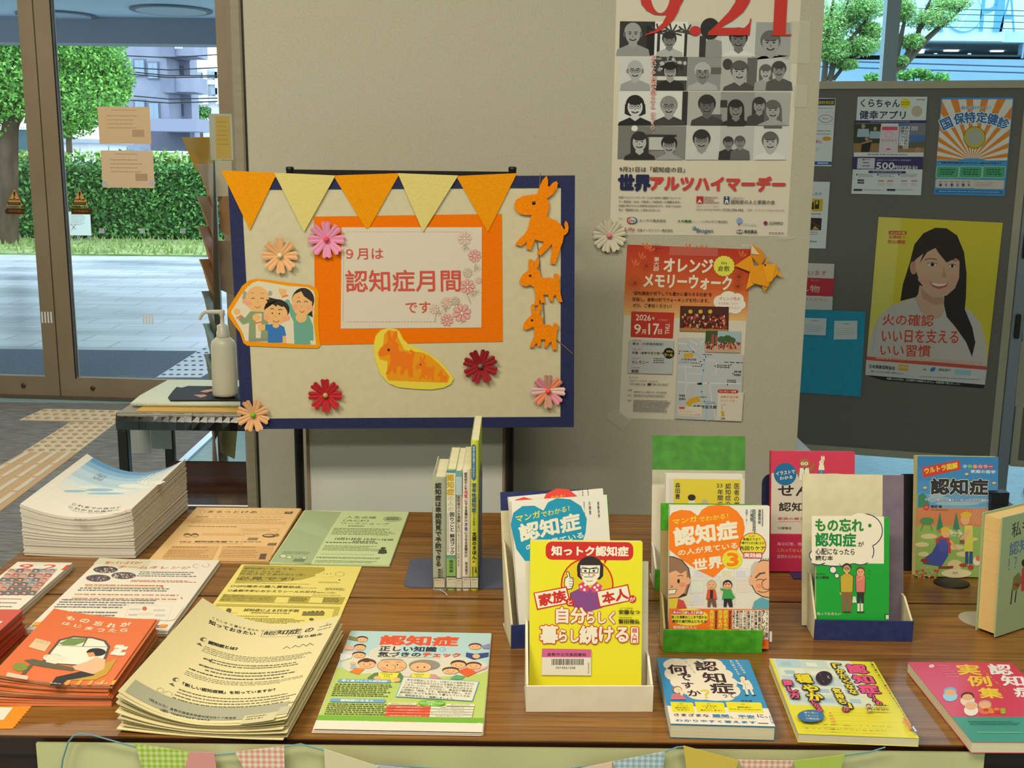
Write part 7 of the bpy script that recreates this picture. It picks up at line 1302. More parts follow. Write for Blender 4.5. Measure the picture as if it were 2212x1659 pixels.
book('white book with a big orange heart and the number 3, in the green stand', mH, .1454, .2076, .013, cov_w, art_h3, TH, 'R', group='heart covered comic books', extra=ext_h3)
def art_isha(g):
    k = 0x3a3a44; g.rect(240, 262, 800, 700, mat(0xd6c23c, .45)); g.rect(232, 258, 262, 700, 0xd0cabc); g.rect(775, 262, 803, 700, 0xd0cabc)
    g.vt('医者の僕が', 725, 298, 765, 530, k, .02); g.vt('認知症の母と', 660, 298, 700, 560, k, .02); g.text('23', 593, 300, 637, 328, k, .02); g.vt('年間のこと', 600, 342, 640, 560, k, .02); g.vt('森田豊', 278, 292, 314, 415, k, .02)
    g.ell(403, 405, 30, 24, 0x2c2a2a); g.poly([(372, 460), (385, 428), (420, 428), (440, 460)], 0xd8d0c4); g.ell(502, 440, 25, 22, 0xb0a898)
book('white and yellow book standing behind the orange heart book, in the green topped stand', frame(.258, 1.7475, .7045, 0, .2), .128, .188, .012, cov_w, art_isha, TH, 'R')
# navy stand with the green book
nvst = stand('navy fronted book stand on the right holding the small green book', .4555, 1.551, -.02, .1458, .032, .045, .232, .235, navy_card, cream_card, gus=.085, b0=-.008, bw=.1545)
q = MB(); q.box(.1225, -.0005, .0, .1546, 0, .2318, noisy(0x6c6070, 0x766a78, (40, 40, 40), .75, 0, 'mauve_card')); o = q.build('backrest_strip', nvst); o.matrix_local = Matrix.Translation((-.008, .045, .004)) @ Matrix.Rotation(-.235, 4, 'X')
def art_mono(g):
    k, gr = 0x33313c, mat(0x14803c, .4); nv_ = 0x24285c
    g.rect(385, 590, 912, 940, crm)
    for x, y, rx, ry in ((770, 700, 128, 120), (740, 850, 95, 95), (560, 880, 190, 75)): g.ell(x, y, rx+7, ry+7, nv_); 
    for x, y, rx, ry in ((770, 700, 128, 120), (740, 850, 95, 95), (560, 880, 190, 75), (640, 800, 190, 120), (740, 630, 85, 60)): g.ell(x, y, rx, ry, crm)
    g.poly([(385, 590), (825, 590), (825, 930), (640, 940), (385, 945)], crm); g.line([(385, 940), (440, 950), (480, 935)], 7, nv_)
    for x, y, r in ((540, 985, 22), (568, 1028, 14)): g.ell(x, y, r+5, r+5, nv_); g.ell(x, y, r, r, crm)
    g.text('もの忘れ・', 412, 610, 818, 705, 0xd4c8a0, .07); g.text('もの忘れ・', 412, 610, 818, 705, gr, .035); g.text('認知症', 412, 715, 705, 815, gr, .035); g.text('が', 722, 778, 765, 815, k, .02); g.text('心配になったら', 412, 828, 697, 876, k, .02); g.text('読む本', 412, 880, 538, 916, k, .03)
    g.text('認知症専門医', 412, 1010, 482, 1022, k); g.text('広川慶裕', 412, 1030, 508, 1050, k, .03); g.text('知っておきたい', 422, 1295, 597, 1318, crm, .01)
    for cx, c1, c2, top, sk in ((640, 0xb8a030, 0x7c6040, 960, 0xd8a070), (740, 0xcc7468, 0x2c2c30, 985, 0xd89c70)):
        w = 50 if cx < 700 else 38
        g.poly([(cx-w, 1030), (cx-20, 1010), (cx+20, 1010), (cx+w, 1030), (cx+w-4, 1150), (cx-w+4, 1150)], k); g.poly([(cx-w+4, 1033), (cx-20, 1014), (cx+20, 1014), (cx+w-4, 1033), (cx+w-8, 1147), (cx-w+8, 1147)], c1)
        g.poly([(cx-w+12, 1147), (cx+w-12, 1147), (cx+w-14, 1290 if cx < 700 else 1230), (cx+6, 1290 if cx < 700 else 1230), (cx, 1180), (cx-6, 1290 if cx < 700 else 1230), (cx-w+14, 1290 if cx < 700 else 1230)], c2)
        if cx > 700: g.rect(cx-22, 1230, cx-6, 1290, crm); g.rect(cx+2, 1230, cx+18, 1290, crm)
        g.ell(cx, top+8, 33, 32, 0x26242c if cx < 700 else 0x6c3838); g.ell(cx, top+18, 27, 27, sk); g.rect(cx-10, top+40, cx+10, 1016, sk); g.ell(cx-12, 1294, 16, 6, 0x3c342c); g.ell(cx+14, 1294, 16, 6, 0x3c342c)
        for s in (-1, 1): g.ell(cx+s*10, top+14, 4, 4, k)
        g.line([(cx-6, top+30), (cx+8, top+30)], 3, k)
    for x in (630, 652): g.arc(x, 972, 11, 10, 0, 360, 3, k)
    g.poly([(685, 1180), (705, 1180), (712, 1225), (680, 1225)], 0xd0d0c8); g.line([(590, 1150), (600, 1165)], 8, 0xd8a070); g.line([(722, 1060), (760, 1040), (745, 1010)], 9, 0xd89c70)
    [g.line([(x, y), (x+8, y+10)], 3, k) for x, y in ((585, 938), (592, 955), (800, 985), (800, 1010), (796, 1040))]
book('small green book with a thought bubble and two cartoon figures, in the navy fronted stand', frame(.4595, 1.5565, .7045, .0, .223), .1095, .178, .009, mat(0x1c9a34, .35), art_mono, (1640, 940, 3.386), 'R', extra=lambda e, g: part(e, g, 'call_label', lambda s: (s.rect(918, 1308, 946, 1345, 0x22222a), s.rect(924, 1314, 946, 1345, 0xd0ccc0))))
# pink book on a metal stand
steelb = mat(0x53607c, .35, .3, 'blue_grey_steel')
def wire_stand(label, x, y, w, h, lean, col, disc=None, off=.012):
    e = empty('metal_book_stand', Matrix.Translation((x, y, TT)), label, 'book stand')
    q = MB(); r = .018; P = []
    for cx, cz, a in ((w-r, h-r, 0), (r, h-r, 1)): P += [(cx+r*math.cos(PI/2*(a+i/5)), cz+r*math.sin(PI/2*(a+i/5))) for i in range(6)]
    P += [(0, .002), (w, .002)]; q.prism(P, -.0015, 0, col); o = q.build('plate', e); o.matrix_local = Matrix.Translation((0, off+.016, 0)) @ Matrix.Rotation(PI/2-lean, 4, 'X')
    q = MB(); q.prism([(0, off+.016), (w, off+.016), (w*.95, .11), (w*.05, .11)], .0003, .0018, col); q.build('base', e)
    if disc: q = MB(); q.lathe([(disc[2], .0002), (disc[2], .0016), (disc[2]*.9, .0024)], col, (disc[0]-x, disc[1]-y), 28, 1, .8); q.build('foot', e)
    else: q = MB(); q.box(w*.3, -.03, .0003, w*.62, off+.016, .0018, col); q.build('foot', e)
    return e
wire_stand('blue-grey metal book stand holding the pink book', .442, 1.826, .145, .165, .19, mat(0x2c3560, .4, .2, 'navy_steel'))
def art_pink(g):
    pk = mat(0xc83450, .35); k = 0x2c2628
    g.rect(90, 278, 600, 725, mat(0xcfc4b4, .4)); g.loc([(0, 0), (.1455, 0), (.1455, g.L(90, 728)[1]), (0, g.L(90, 728)[1])], mat(0xb42a4a, .35)); g.rr(480, 280, 600, 480, 25, mat(0xcfc4b4, .4))
    g.ell(190, 285, 83, 83, mat(0x24689c, .4)); g.textq('イラストで', (122, 268), (260, 252), (124, 296), crm, .03); g.textq('わかる', (150, 305), (242, 294), (152, 328), crm, .03)
    g.text('せん妄', 140, 360, 505, 450, k, .03); g.text('認知症', 145, 492, 420, 558, k, .03); g.text('家族の様子がおかしい', 138, 600, 520, 624, 0xc03850, .02); g.text('川畑信也', 136, 670, 235, 690, k, .02); g.line([(140, 632+(-1)**i*3) if False else (140+i*14, 632+(-1)**i*3) for i in range(16)], 2, 0xc03850)
    for i, t in enumerate(('急な幻覚、錯覚、興奮', 'これってせん妄？', '症状からわかる')): g.text(t, 132, 782+i*46, (430, 340, 305)[i], 810+i*46, (0xd0a0a0, 0xc8a040, 0xd0a0a0)[i], .01)
    # owl in a white coat and rabbit
    g.ell(330, 205, 36, 30, 0xa07040); g.poly([(298, 180), (305, 175), (320, 190)], 0xa07040); g.poly([(362, 180), (356, 175), (340, 190)], 0xa07040); [g.ell(x, 208, 13, 12, 0xe0d4b4) for x in (317, 344)]; [g.ell(x, 208, 4, 4, k) for x in (318, 343)]; g.poly([(325, 215), (336, 215), (330, 228)], 0xc89030)
    g.poly([(296, 240), (364, 240), (370, 330), (290, 330)], 0xe0dcc8); g.line([(330, 240), (330, 330)], 3, k); g.poly([(362, 245), (405, 195), (410, 215), (385, 265), (366, 275)], 0x9a6838); g.poly([(298, 245), (275, 280), (290, 315)], 0x9a6838); g.poly([(322, 240), (338, 240), (330, 262)], 0x3c5c8c)
    g.ell(455, 200, 17, 17, 0xe4e0c8); [g.ell(x, 170, 6, 20, 0xe4e0c8) for x in (458, 472)]; g.poly([(438, 215), (472, 215), (478, 255), (432, 255)], 0xe4e0c8); g.rect(434, 255, 470, 318, 0x3c7ca4); g.line([(452, 265), (452, 318)], 3, 0xcfc4b4); [g.ell(x, 198, 2, 3, k) for x in (450, 460)]
book('pink and white book with an owl doctor on it, behind the small green book', frame(.4515, 1.8264, .7025, 0, .198), .1455, .2095, .013, mat(0xcc3c58, .35), art_pink, (1640, 940, 3.386), 'L')
# illustrated book on black stand
blk = mat(0x1a1b20, .4, .2, 'black_steel')
wire_stand('black metal book stand with a round foot holding the garden picture book', .672, 1.815, .165, .170, .19, blk, (.7515, 1.785, .030))
q = MB(); q.box(.150, .006, .10, .19, .03, .128, blk); q.prism([(.150, .128), (.186, .132), (.172, .165), (.150, .19)], .006, .02, blk) if False else q.box(.150, .01, .075, .178, .03, .10, blk); q.box(.150, .008, .128, .180, .028, .150, blk); o = q.build('side_clip', bpy.data.objects[[o.name for o in bpy.data.objects if o.name.startswith('metal_book_stand')][-1]])
def art_ultra(g):
    sky, k = mat(0x3c80b8, .35), 0x2c2e3c
    W_, H_ = .1385, .2077
    for i, c in enumerate((0x3478b4, 0x3c80b8, 0x4888bc, 0x5c94bc, 0x6ca0bc)): g.loc([(.0, H_*(1-.104*(i+1))), (W_, H_*(1-.104*(i+1))), (W_, H_*(1-.104*i)), (0, H_*(1-.104*i))], c)
    [g.ell(x, y, rx, ry, 0x8cacb8) for x, y, rx, ry in ((1300, 470, 100, 20), (1600, 480, 110, 16), (1450, 500, 160, 16), (1300, 440, 60, 14))]
    g.poly([(1165, 440), (1200, 420), (1230, 460), (1250, 520), (1160, 535)], 0x3c7c5c); g.poly([(1680, 520), (1710, 480), (1752, 470), (1748, 525)], 0x3c7470)
    yl = 0xd8c838
    g.poly([(1190, 235), (1465, 180), (1475, 250), (1200, 312)], 0xc03c3c); g.textq('ウルトラ図解', (1208, 242), (1448, 198), (1212, 285), yl, .04)
    for i, c in enumerate((0x5c8cc0, 0x60a060, 0xd07040, 0xc85060, 0xc04868, 0xb84868)): g.ell(1502+i*38, 228+i*.5, 17, 17, c); 
    g.textq('オールカラー', (1490, 218), (1706, 220), (1490, 238), 0xd0d8d8, .02); g.textq('家庭の医学', (1548, 253), (1728, 258), (1547, 276), 0xd0d8d8, .03)
    tx2(g, '認知症', 1258, 318, 1670, 436, 0xd8d4b0, .085, k, .05); g.text('予防・治療から介護まで、知っておきたい最新知識', 1210, 462, 1708, 488, 0x34449c, .09); g.text('予防・治療から介護まで、知っておきたい最新知識', 1210, 462, 1708, 488, 0xd4d4d8, .02)
    g.loc([(0, 0), (W_, 0), (W_, g.L(1170, 530)[1]), (0, g.L(1170, 530)[1])], 0x86a454); g.loc([(0, g.L(1170, 660)[1]), (W_, g.L(1170, 660)[1]), (W_, g.L(1170, 530)[1]), (0, g.L(1170, 530)[1])], 0xc07850)
    z = g.z(); [g.line([(1560+i*22, 545), (1620+i*22, 650)], 3, 0xd89878) for i in range(-2, 8)]; [g.line([(1620+i*22, 545), (1560+i*22, 650)], 3, 0xd89878) for i in range(-2, 8)]
    g.ell(1222, 528, 22, 22, 0xc03434); g.text('監修', 1212, 520, 1232, 536, 0xd8b0a8); g.text('朝田 隆', 1255, 512, 1335, 532, k, .03); g.body(1255, 540, 1400, 556, 2, 0x6a4838, .5, .2, 14)
    for x in (1320, 1440): g.poly([(x, 560), (x+26, 690), (x-26, 690)], 0x34785c); g.poly([(x-24, 690), (x+24, 690), (x+16, 712), (x-16, 712)], 0xb06838)
    g.ell(1225, 628, 52, 28, 0x4c8450); g.line([(1200, 650), (1180, 700)], 4, 0x5c5040); g.line([(1250, 650), (1265, 700)], 4, 0x5c5040)
    for x, y, rx, ry in ((1240, 740, 60, 20), (1190, 800, 50, 18), (1440, 820, 60, 20), (1500, 870, 60, 20), (1430, 950, 55, 40), (1200, 870, 40, 18), (1560, 760, 40, 14)): g.ell(x, y, rx, ry, 0xc8b888)
    [g.ell(1430+R.uniform(-45, 45), 720+R.uniform(-25, 25), 12, 10, R.choice((0xa8b890, 0x88a068, 0xc0c8a8))) for _ in range(26)]
    sk = 0xd8a078
    g.poly([(1290, 760), (1340, 730), (1395, 760), (1400, 860), (1290, 870)], 0xb83c38); g.poly([(1260, 860), (1300, 790), (1380, 790), (1380, 880), (1330, 960), (1200, 940), (1190, 910)], 0x3c4c90); g.poly([(1310, 760), (1370, 760), (1375, 850), (1310, 850)], 0x44549c); g.ell(1362, 715, 32, 34, sk); g.ell(1358, 692, 34, 22, 0xd0a840); g.line([(1395, 770), (1440, 830)], 16, sk); g.ell(1208, 915, 28, 14, 0x8c3030); g.poly([(1310, 960), (1420, 955), (1415, 975), (1310, 975)], 0x8c3030)
    g.poly([(1500, 660), (1560, 660), (1562, 850), (1498, 850)], 0xc8c050); g.rect(1505, 850, 1528, 940, 0x2c5078); g.rect(1535, 850, 1558, 940, 0x2c5078); g.ell(1505, 620, 34, 36, sk); g.ell(1512, 585, 40, 26, 0xd0a838); g.line([(1530, 690), (1470, 770)], 16, sk); g.line([(1545, 690), (1490, 775)], 16, sk); g.rect(1465, 765, 1500, 792, 0x6c5848); g.ell(1490, 950, 30, 14, 0xa83c38); g.ell(1545, 965, 22, 18, 0xa83c38); g.ell(1590, 920, 28, 34, 0xd8c8b4); g.ell(1600, 900, 20, 20, 0xc86848)
    for _ in range(30): g.ell(R.uniform(1145, 1310), R.uniform(965, 1045), 9, 8, R.choice((0xc85048, 0xd88070, 0xb84040, 0x7c9c4c)))
    g.ell(1440, 1010, 110, 32, 0xd0c498); g.text('法研', 1408, 998, 1450, 1016, 0x5c5440, .01)
    [g.ell(x, y, 14, 9, 0xd8b070) for x, y in ((1210, 385), (1515, 285), (1715, 350))]
book('picture book with a blue sky title and a garden scene, on the black metal stand', frame(.699, 1.8106, .7025, -.0124, .189), .1385, .2077, .019, mat(0xa0a848, .4), art_ultra, (1640, 940, 3.386), 'R', pages=mat(0xd8c48c, .7))
# pale green hardback cut by the right edge
a0 = Vector((.7306, 1.5623)); yw = math.atan2(.0368, .0605)
mG = frame(a0.x, a0.y, .7025, yw, .04)
def art_wata(g):
    k, bl_ = 0x4a4644, 0x4c6c9c
    g.textq('私も', (1848, 650), (1980, 600), (1848, 755), k, .015); g.textq('認知症', (1832, 790), (2050, 720), (1828, 885), bl_, .015); g.textq('！？', (1825, 905), (1885, 885), (1822, 990), bl_, .012); g.ell(1905, 1060, 26, 30, 0x8c5c40); g.poly([(1860, 1040), (1900, 1000), (1925, 1060), (1890, 1130), (1845, 1140)], 0x7a7440); g.ell(1885, 1095, 22, 14, 0x8c3c34); g.line([(1850, 1140), (1840, 1235)], 8, 0x2c2a28); g.line([(1880, 1140), (1870, 1220)], 8, 0x2c2a28); g.poly([(1920, 980), (1945, 950), (1990, 1140), (1915, 1140)], 0xc04040); g.ell(1940, 935, 22, 28, 0x2c2826)
book('pale green hardback standing at an angle, cut off by the right edge of the view', mG, .128, .186, .034, mat(0x9cb088, .5), art_wata, (1640, 940, 3.386), 'R', pages=noisy(0xd4b070, 0xdcba7c, (900, 900, 2), .8, 0, 'yellowed_pages'), over=.003, ct=.002)
e = empty('metal_book_stand', Matrix.Translation((.725, 1.632, TT)), 'pale metal bookend whose foot shows left of the pale green hardback', 'book stand')
q = MB(); P = [(.03*math.cos(PI/2+PI*i/12)-.0+.01, .03*math.sin(PI/2+PI*i/12)) for i in range(13)]+[(.06, -.03), (.06, .03)]; q.prism(P, .0003, .0016, mat(0xb8ae98, .4, .2, 'pale_steel')); q.build('foot', e)
q = MB(); q.box(.055, -.02, .0016, .0565, .03, .10, mat(0x6a6a5c, .4, .3)); q.build('plate', e)
# ------------------------------------------------------------------ five books between bookends
def spine_book(label, x0, x1, h, d, col, art, T=(840, 860, 3.771), hard=False, pages=None, ribbon=False, y=1.7292, sidecol=None):
    w = x1-x0; m = frame(x0, y, .7005); e = empty('book', m, label, 'book', 'books between the grey bookends')
    g = Pg(m, T); cv = M(col); c = .0022 if hard else .0007; ov = .003 if hard else .0
    K = 6; P = [(0, -.003)]; 
    for i in range(K+1): t = PI*i/K; P.append((w/2-w/2*math.cos(t), -.003+.0028*math.sin(t)))
    q = g.mb; n = len(P)
    ring = [(a, 0, b) for a, b in P[1:]]; ring2 = [(a, h, b) for a, b in P[1:]]; kk = len(ring)
    q.add(ring+ring2, [(i, i+1, kk+i+1, kk+i) for i in range(kk-1)], cv, True); q.add(ring+[(w, 0, -.005), (0, 0, -.005)], [list(range(kk+2))[::-1]], cv); q.add(ring2+[(w, h, -.005), (0, h, -.005)], [list(range(kk+2))], cv)
    q.box(0, 0, -d, c, h, -.003, M(sidecol) if sidecol else cv); q.box(w-c, 0, -d, w, h, -.003, M(sidecol) if sidecol else cv)
    s = Pg(m @ Matrix.Translation((0, 0, .0004)), T); art(s)
    q.v += []; o = g.build('cover', e); so = s.build('spine_print', e); so.matrix_local = Matrix.Translation((0, 0, .0004))
    q = MB(); q.box(c, .0004, -d+ov, w-c, h-.0008-ov, -.005, pages or pagem); q.build('pages', e)
    if len(s.lab): 
        l_ = Pg(m @ Matrix.Translation((0, 0, .0006)), T); x0_, y0_, x1_, y1_, c_, frm = s.lab
        l_.rect(x0_, y0_, x1_, y1_, 0x24264c); l_.rect(x0_+(4 if frm else 0), y0_+6, x1_-(4 if frm else 0), y1_-5, c_); l_.rect(x0_+4, (y0_+y1_)/2, x1_-4, (y0_+y1_)/2+2, 0x6a6a70); l_.text('493.7', x0_+8, y0_+16, x1_-8, y0_+28, 0x5a564c, .01)
        lo = l_.build('call_label', e); lo.matrix_local = Matrix.Translation((0, 0, .0006))
    if ribbon:
        q = MB(); q.tube([(w*.5, .002, -.02), (w*.55, .0015, .004), (w*.8, .0015, .010), (w*1.0, .0012, .016)], .0009, mat(0xa8aab0, .8), 5)
        for i in range(5): q.tube([(w*1.0, .0012, .016), (w*1.0+R.uniform(-.002, .004), .001, .022+R.random()*.003)], .0004, mat(0xa8aab0, .8), 4)
        q.build('ribbon', e)
def pr_1(s): s.vt('認知症は早期発見で予防できる', 376, 690, 428, 1368, 0x33342e, .03); s.vt('青柳由則', 398, 1390, 425, 1470, 0x44443c, .02); s.body(430, 1385, 438, 1465, 8, 0x5a5a50, .7, 0, 2); s.lab = (363, 1462, 459, 1548, 0xc4b898, True)
def pr_2(s):
    s.rect(468, 590, 541, 606, 0x4c84a8); s.rect(470, 608, 543, 1280, 0xd0ccc0); s.vt('認知症', 473, 622, 530, 790, 0xb89c18, .05); s.vt('の人の', 480, 800, 528, 920, 0xb4ae78, .02); s.vt('困りごと', 497, 930, 534, 1085, 0x33342e, .03); s.vt('解決ブック', 497, 1105, 536, 1270, 0x33342e, .03); s.body(478, 940, 486, 1260, 26, 0x7a7a70, .6, 0, 2)
    s.rect(470, 1282, 545, 1305, 0x5c9488); s.rect(470, 1305, 545, 1450, 0x84ac5c); s.vt('稲田秀樹', 492, 1318, 524, 1420, 0x34442c, .03); s.lab = (471, 1455, 546, 1548, 0xc8c0a8, False)
def pr_3(s): s.rect(541, 592, 594, 640, 0x6c9c94); s.rect(541, 640, 594, 790, 0xa8bcc0); s.vt('認知症の人を理解したい', 556, 795, 580, 1090, 0x44443c, .02); s.vt('と思ったとき読む本', 560, 1095, 574, 1250, 0x6a6258); s.vt('内門大丈', 558, 1260, 574, 1370, 0x55504a); s.lab = (548, 1466, 596, 1550, 0xc8c0a8, False)
def pr_4(s): k = 0x34302c; s.vt('認知症の人を', 614, 605, 638, 745, k, .02); s.vt('元気', 613, 752, 640, 815, 0xc43454, .03); s.vt('にする言葉かけ', 616, 825, 640, 1010, k, .02); s.vt('不安', 616, 1018, 640, 1080, 0x34489c, .03); s.vt('にさせる言葉かけ', 616, 1088, 640, 1295, k, .02); s.vt('尾渡順子', 620, 1335, 640, 1440, k, .01); s.lab = (601, 1456, 664, 1550, 0xccc4b0, False)
def pr_5(s): s.rr(674, 378, 708, 665, 16, 0x2c648c); s.poly([(680, 655), (704, 655), (692, 675)], 0x2c648c); s.vt('制度や就労支援のことがわかる！', 683, 392, 700, 655, 0xc8ccb8, .02); s.vt('若年性認知症', 676, 692, 710, 930, 0x2c5c7c, .03); s.vt('の人や家族への', 682, 935, 704, 1078, 0x4c5c44, .01); s.vt('支援のきほん', 678, 1090, 712, 1310, 0x2c2c24, .03); s.poly([(680, 1325), (706, 1325), (684, 1340)], 0xc44030); s.vt('宮永和夫', 676, 1372, 690, 1450, 0x3c4030, .02); s.vt('比嘉', 700, 1372, 714, 1420, 0x3c4030, .02); s.lab = (668, 1456, 726, 1550, 0xccc8b0, False)
sp = [('grey-green hardback on the left end of the upright row', -.1271, -.1045, .1935, .130, 0xa0a690, pr_1, True, True, None), ('white and green spined book second in the upright row', -.1036, -.0892, .2066, .145, 0x8cb064, pr_2, False, False, None), ('thin pale spined book in the middle of the upright row', -.0888, -.0792, .2060, .145, 0xd2ccbc, pr_3, False, False, None), ('white spined book with red and blue words, second from the right of the upright row', -.0787, -.0653, .2080, .145, 0xd8cfc0, pr_4, False, False, None), ('tall yellow-green book on the right end of the upright row', -.0650, -.0524, .2555, .180, 0xc2c440, pr_5, False, False, 0xb4c440)]
for lab, x0, x1, h, d, c, f, hard, rib, sc in sp: spine_book(lab, x0, x1, h, d, c, f, hard=hard, ribbon=rib, sidecol=sc)
def bookend(label, x, sgn, y0, y1, h):
    e = empty('bookend', Matrix.Translation((x, y0, TT)), label, 'bookend', 'grey metal bookends'); L = .050; r = .016; d = y1-y0
    P = [(0, 0), (0, d)] + [(sgn*(L-r+r*math.cos(PI/2-PI/2*i/5)), d-r+r*math.sin(PI/2-PI/2*i/5)) for i in range(6)]+[(sgn*(L-r+r*math.cos(-PI/2*i/5)), r+r*math.sin(-PI/2*i/5)) for i in range(6)]
    q = MB(); q.prism(P, .0002, .0014, steelb); q.build('foot', e)
    q = MB(); P = [(0, .0014), (d, .0014), (d, h-.03), (d-.03, h), (.03, h), (0, h-.03)]; n = 6
    q.add([(0, a, b) for a, b in P]+[(sgn*.0013, a, b) for a, b in P], [list(range(n)), list(range(n, 2*n))[::-1]]+[(i, n+i, n+(i+1) % n, (i+1) % n) for i in range(n)], steelb); q.build('plate', e)
bookend('blue-grey metal bookend on the left of the upright books', -.1276, -1, 1.740, 1.876, .155)
bookend('blue-grey metal bookend on the right of the upright books', -.0518, 1, 1.738, 1.882, .185)
# ------------------------------------------------------------------ books lying flat in front
def art_ninchi(g):
    k = 0x342430; bl_ = mat(0x2484b8, .3)
    for x, y, rx, ry in ((440, 260, 200, 95), (400, 400, 140, 110), (520, 520, 170, 120), (700, 300, 330, 130), (1000, 260, 190, 90), (1130, 320, 110, 75), (1200, 430, 150, 90), (1290, 560, 130, 90), (1350, 690, 120, 90), (1000, 500, 330, 200), (1100, 740, 300, 100), (850, 730, 230, 95), (680, 640, 180, 110), (1250, 780, 130, 60)): g.ell(x, y, rx, ry, mat(0xdcd0bc, .35))
    for t, x, y, w, h in (('認', 725, 205, 400, 160), ('知', 850, 390, 395, 165), ('症', 965, 550, 430, 180), ('何', 300, 265, 340, 150), ('で', 470, 415, 225, 105), ('す', 530, 545, 210, 100), ('か', 620, 670, 230, 100)): g.text(t, x, y, x+w, y+h, k, .03)
    g.text('って', 1175, 725, 1380, 795, k, .01); g.text('？', 830, 665, 1000, 800, 0xccbc30, .02); g.text('そ', 588, 208, 625, 238, 0x8cb0a8); g.text('も', 640, 265, 680, 300, 0x8cb0a8); g.text('そ', 675, 320, 715, 352, 0xb8b468); g.text('も', 710, 365, 755, 400, 0x8cb0a8)
    for i, t in enumerate('現役の認知症'): g.text(t, 1385+i*24, 200+i*36, 1440+i*24, 228+i*36, 0xd0d4cc, .02)
    for i, t in enumerate('専門医が答える'): g.text(t, 1292+i*20, 200+i*35, 1345+i*20, 226+i*35, 0xd0d4cc, .02)
    sk = 0xdcc8a8
    g.ell(1510, 485, 48, 40, 0x3c3438); g.ell(1505, 495, 42, 36, sk); g.poly([(1480, 525), (1600, 520), (1650, 590), (1680, 670), (1510, 672), (1505, 600), (1440, 580), (1390, 545), (1400, 532), (1470, 560)], mat(0xdcd0bc, .35)); g.poly([(1535, 672), (1585, 672), (1600, 755), (1570, 755)], mat(0xdcd0bc, .35)); g.poly([(1615, 672), (1655, 672), (1690, 755), (1655, 755)], mat(0xdcd0bc, .35)); g.line([(1545, 600), (1560, 672)], 5, k); g.ell(1570, 758, 30, 7, k); g.ell(1690, 758, 30, 7, k); g.line([(1500, 530), (1540, 590), (1600, 590)], 5, k)
    g.ell(460, 665, 75, 50, 0x9c6448); g.ell(470, 680, 60, 48, sk); g.poly([(365, 760), (430, 730), (540, 735), (610, 830), (365, 832)], 0xbc6c74); g.ell(535, 730, 26, 34, sk); [g.ell(x, 676, 6, 6, k) for x in (455, 490)]; g.arc(478, 698, 16, 8, 10, 170, 4, k)
    g.text('森田優', 1468, 838, 1660, 862, k, .02)
def ext_ninchi(e, g):
    def d(s):
        k, yl, bl_ = 0x4a4038, mat(0xd8cc20, .35), 0x3c78a8; v1 = s.L(330, 930)[1]; s.loc([(0, 0), (.128, 0), (.128, v1), (0, v1)], mat(0xdcd2c4, .35))
        for x0, x1, dx in ((355, 715, 25), (742, 1205, 30), (1235, 1800, 40)): s.poly([(x0+8, 868), (x1-15, 880), (x1+5, 900), (x1+dx, 1045), (x0+dx+10, 1030), (x0, 885)], yl)
        for t, x0, y0, x1, y1 in (('どうして', 462, 918, 635, 942), ('認知症に', 428, 950, 662, 978), ('なるの？', 460, 985, 660, 1010), ('いずれは', 862, 922, 1095, 950), ('すべて', 905, 958, 1070, 980), ('忘れてしまう？', 830, 990, 1180, 1018), ('認知症に', 1418, 945, 1655, 970), ('ならないためには？', 1295, 978, 1790, 1005)): s.text(t, x0, y0, x1, y1, k, .02)
        for x, y in ((528, 896), (965, 902), (1508, 908)): s.arc(x, y, 22, 12, 0, 360, 4, k)
        s.text('さまざまな', 405, 1052, 975, 1112, k, .02); s.rect(1030, 1128, 1700, 1140, 0xd8cc60); s.text('疑問、不安', 1020, 1068, 1700, 1135, bl_, .04); s.text('に、', 1730, 1070, 1905, 1125, k, .02); s.text('わかりやすく答えます', 435, 1148, 1725, 1220, bl_, .025); s.rect(1745, 1208, 1915, 1222, k)
    part(e, g, 'paper_band', d, 'cream printed band around the lower cover')
    part(e, g, 'call_label', lambda s: (s.poly([(1925, 1100), (1950, 1105), (2000, 1215), (1965, 1205)], 0x2c6898), s.poly([(1935, 1112), (1952, 1116), (1990, 1205), (1970, 1198)], 0xc8d0d4)))
book('flat blue book with a cream thought cloud at the table front, left of the yellow', flat(.2002, 1.259, .7185, -.034), .128, .188, .0178, mat(0x2484b8, .3), art_ninchi, (1400, 1400, 7.373), 'R', extra=ext_ninchi)
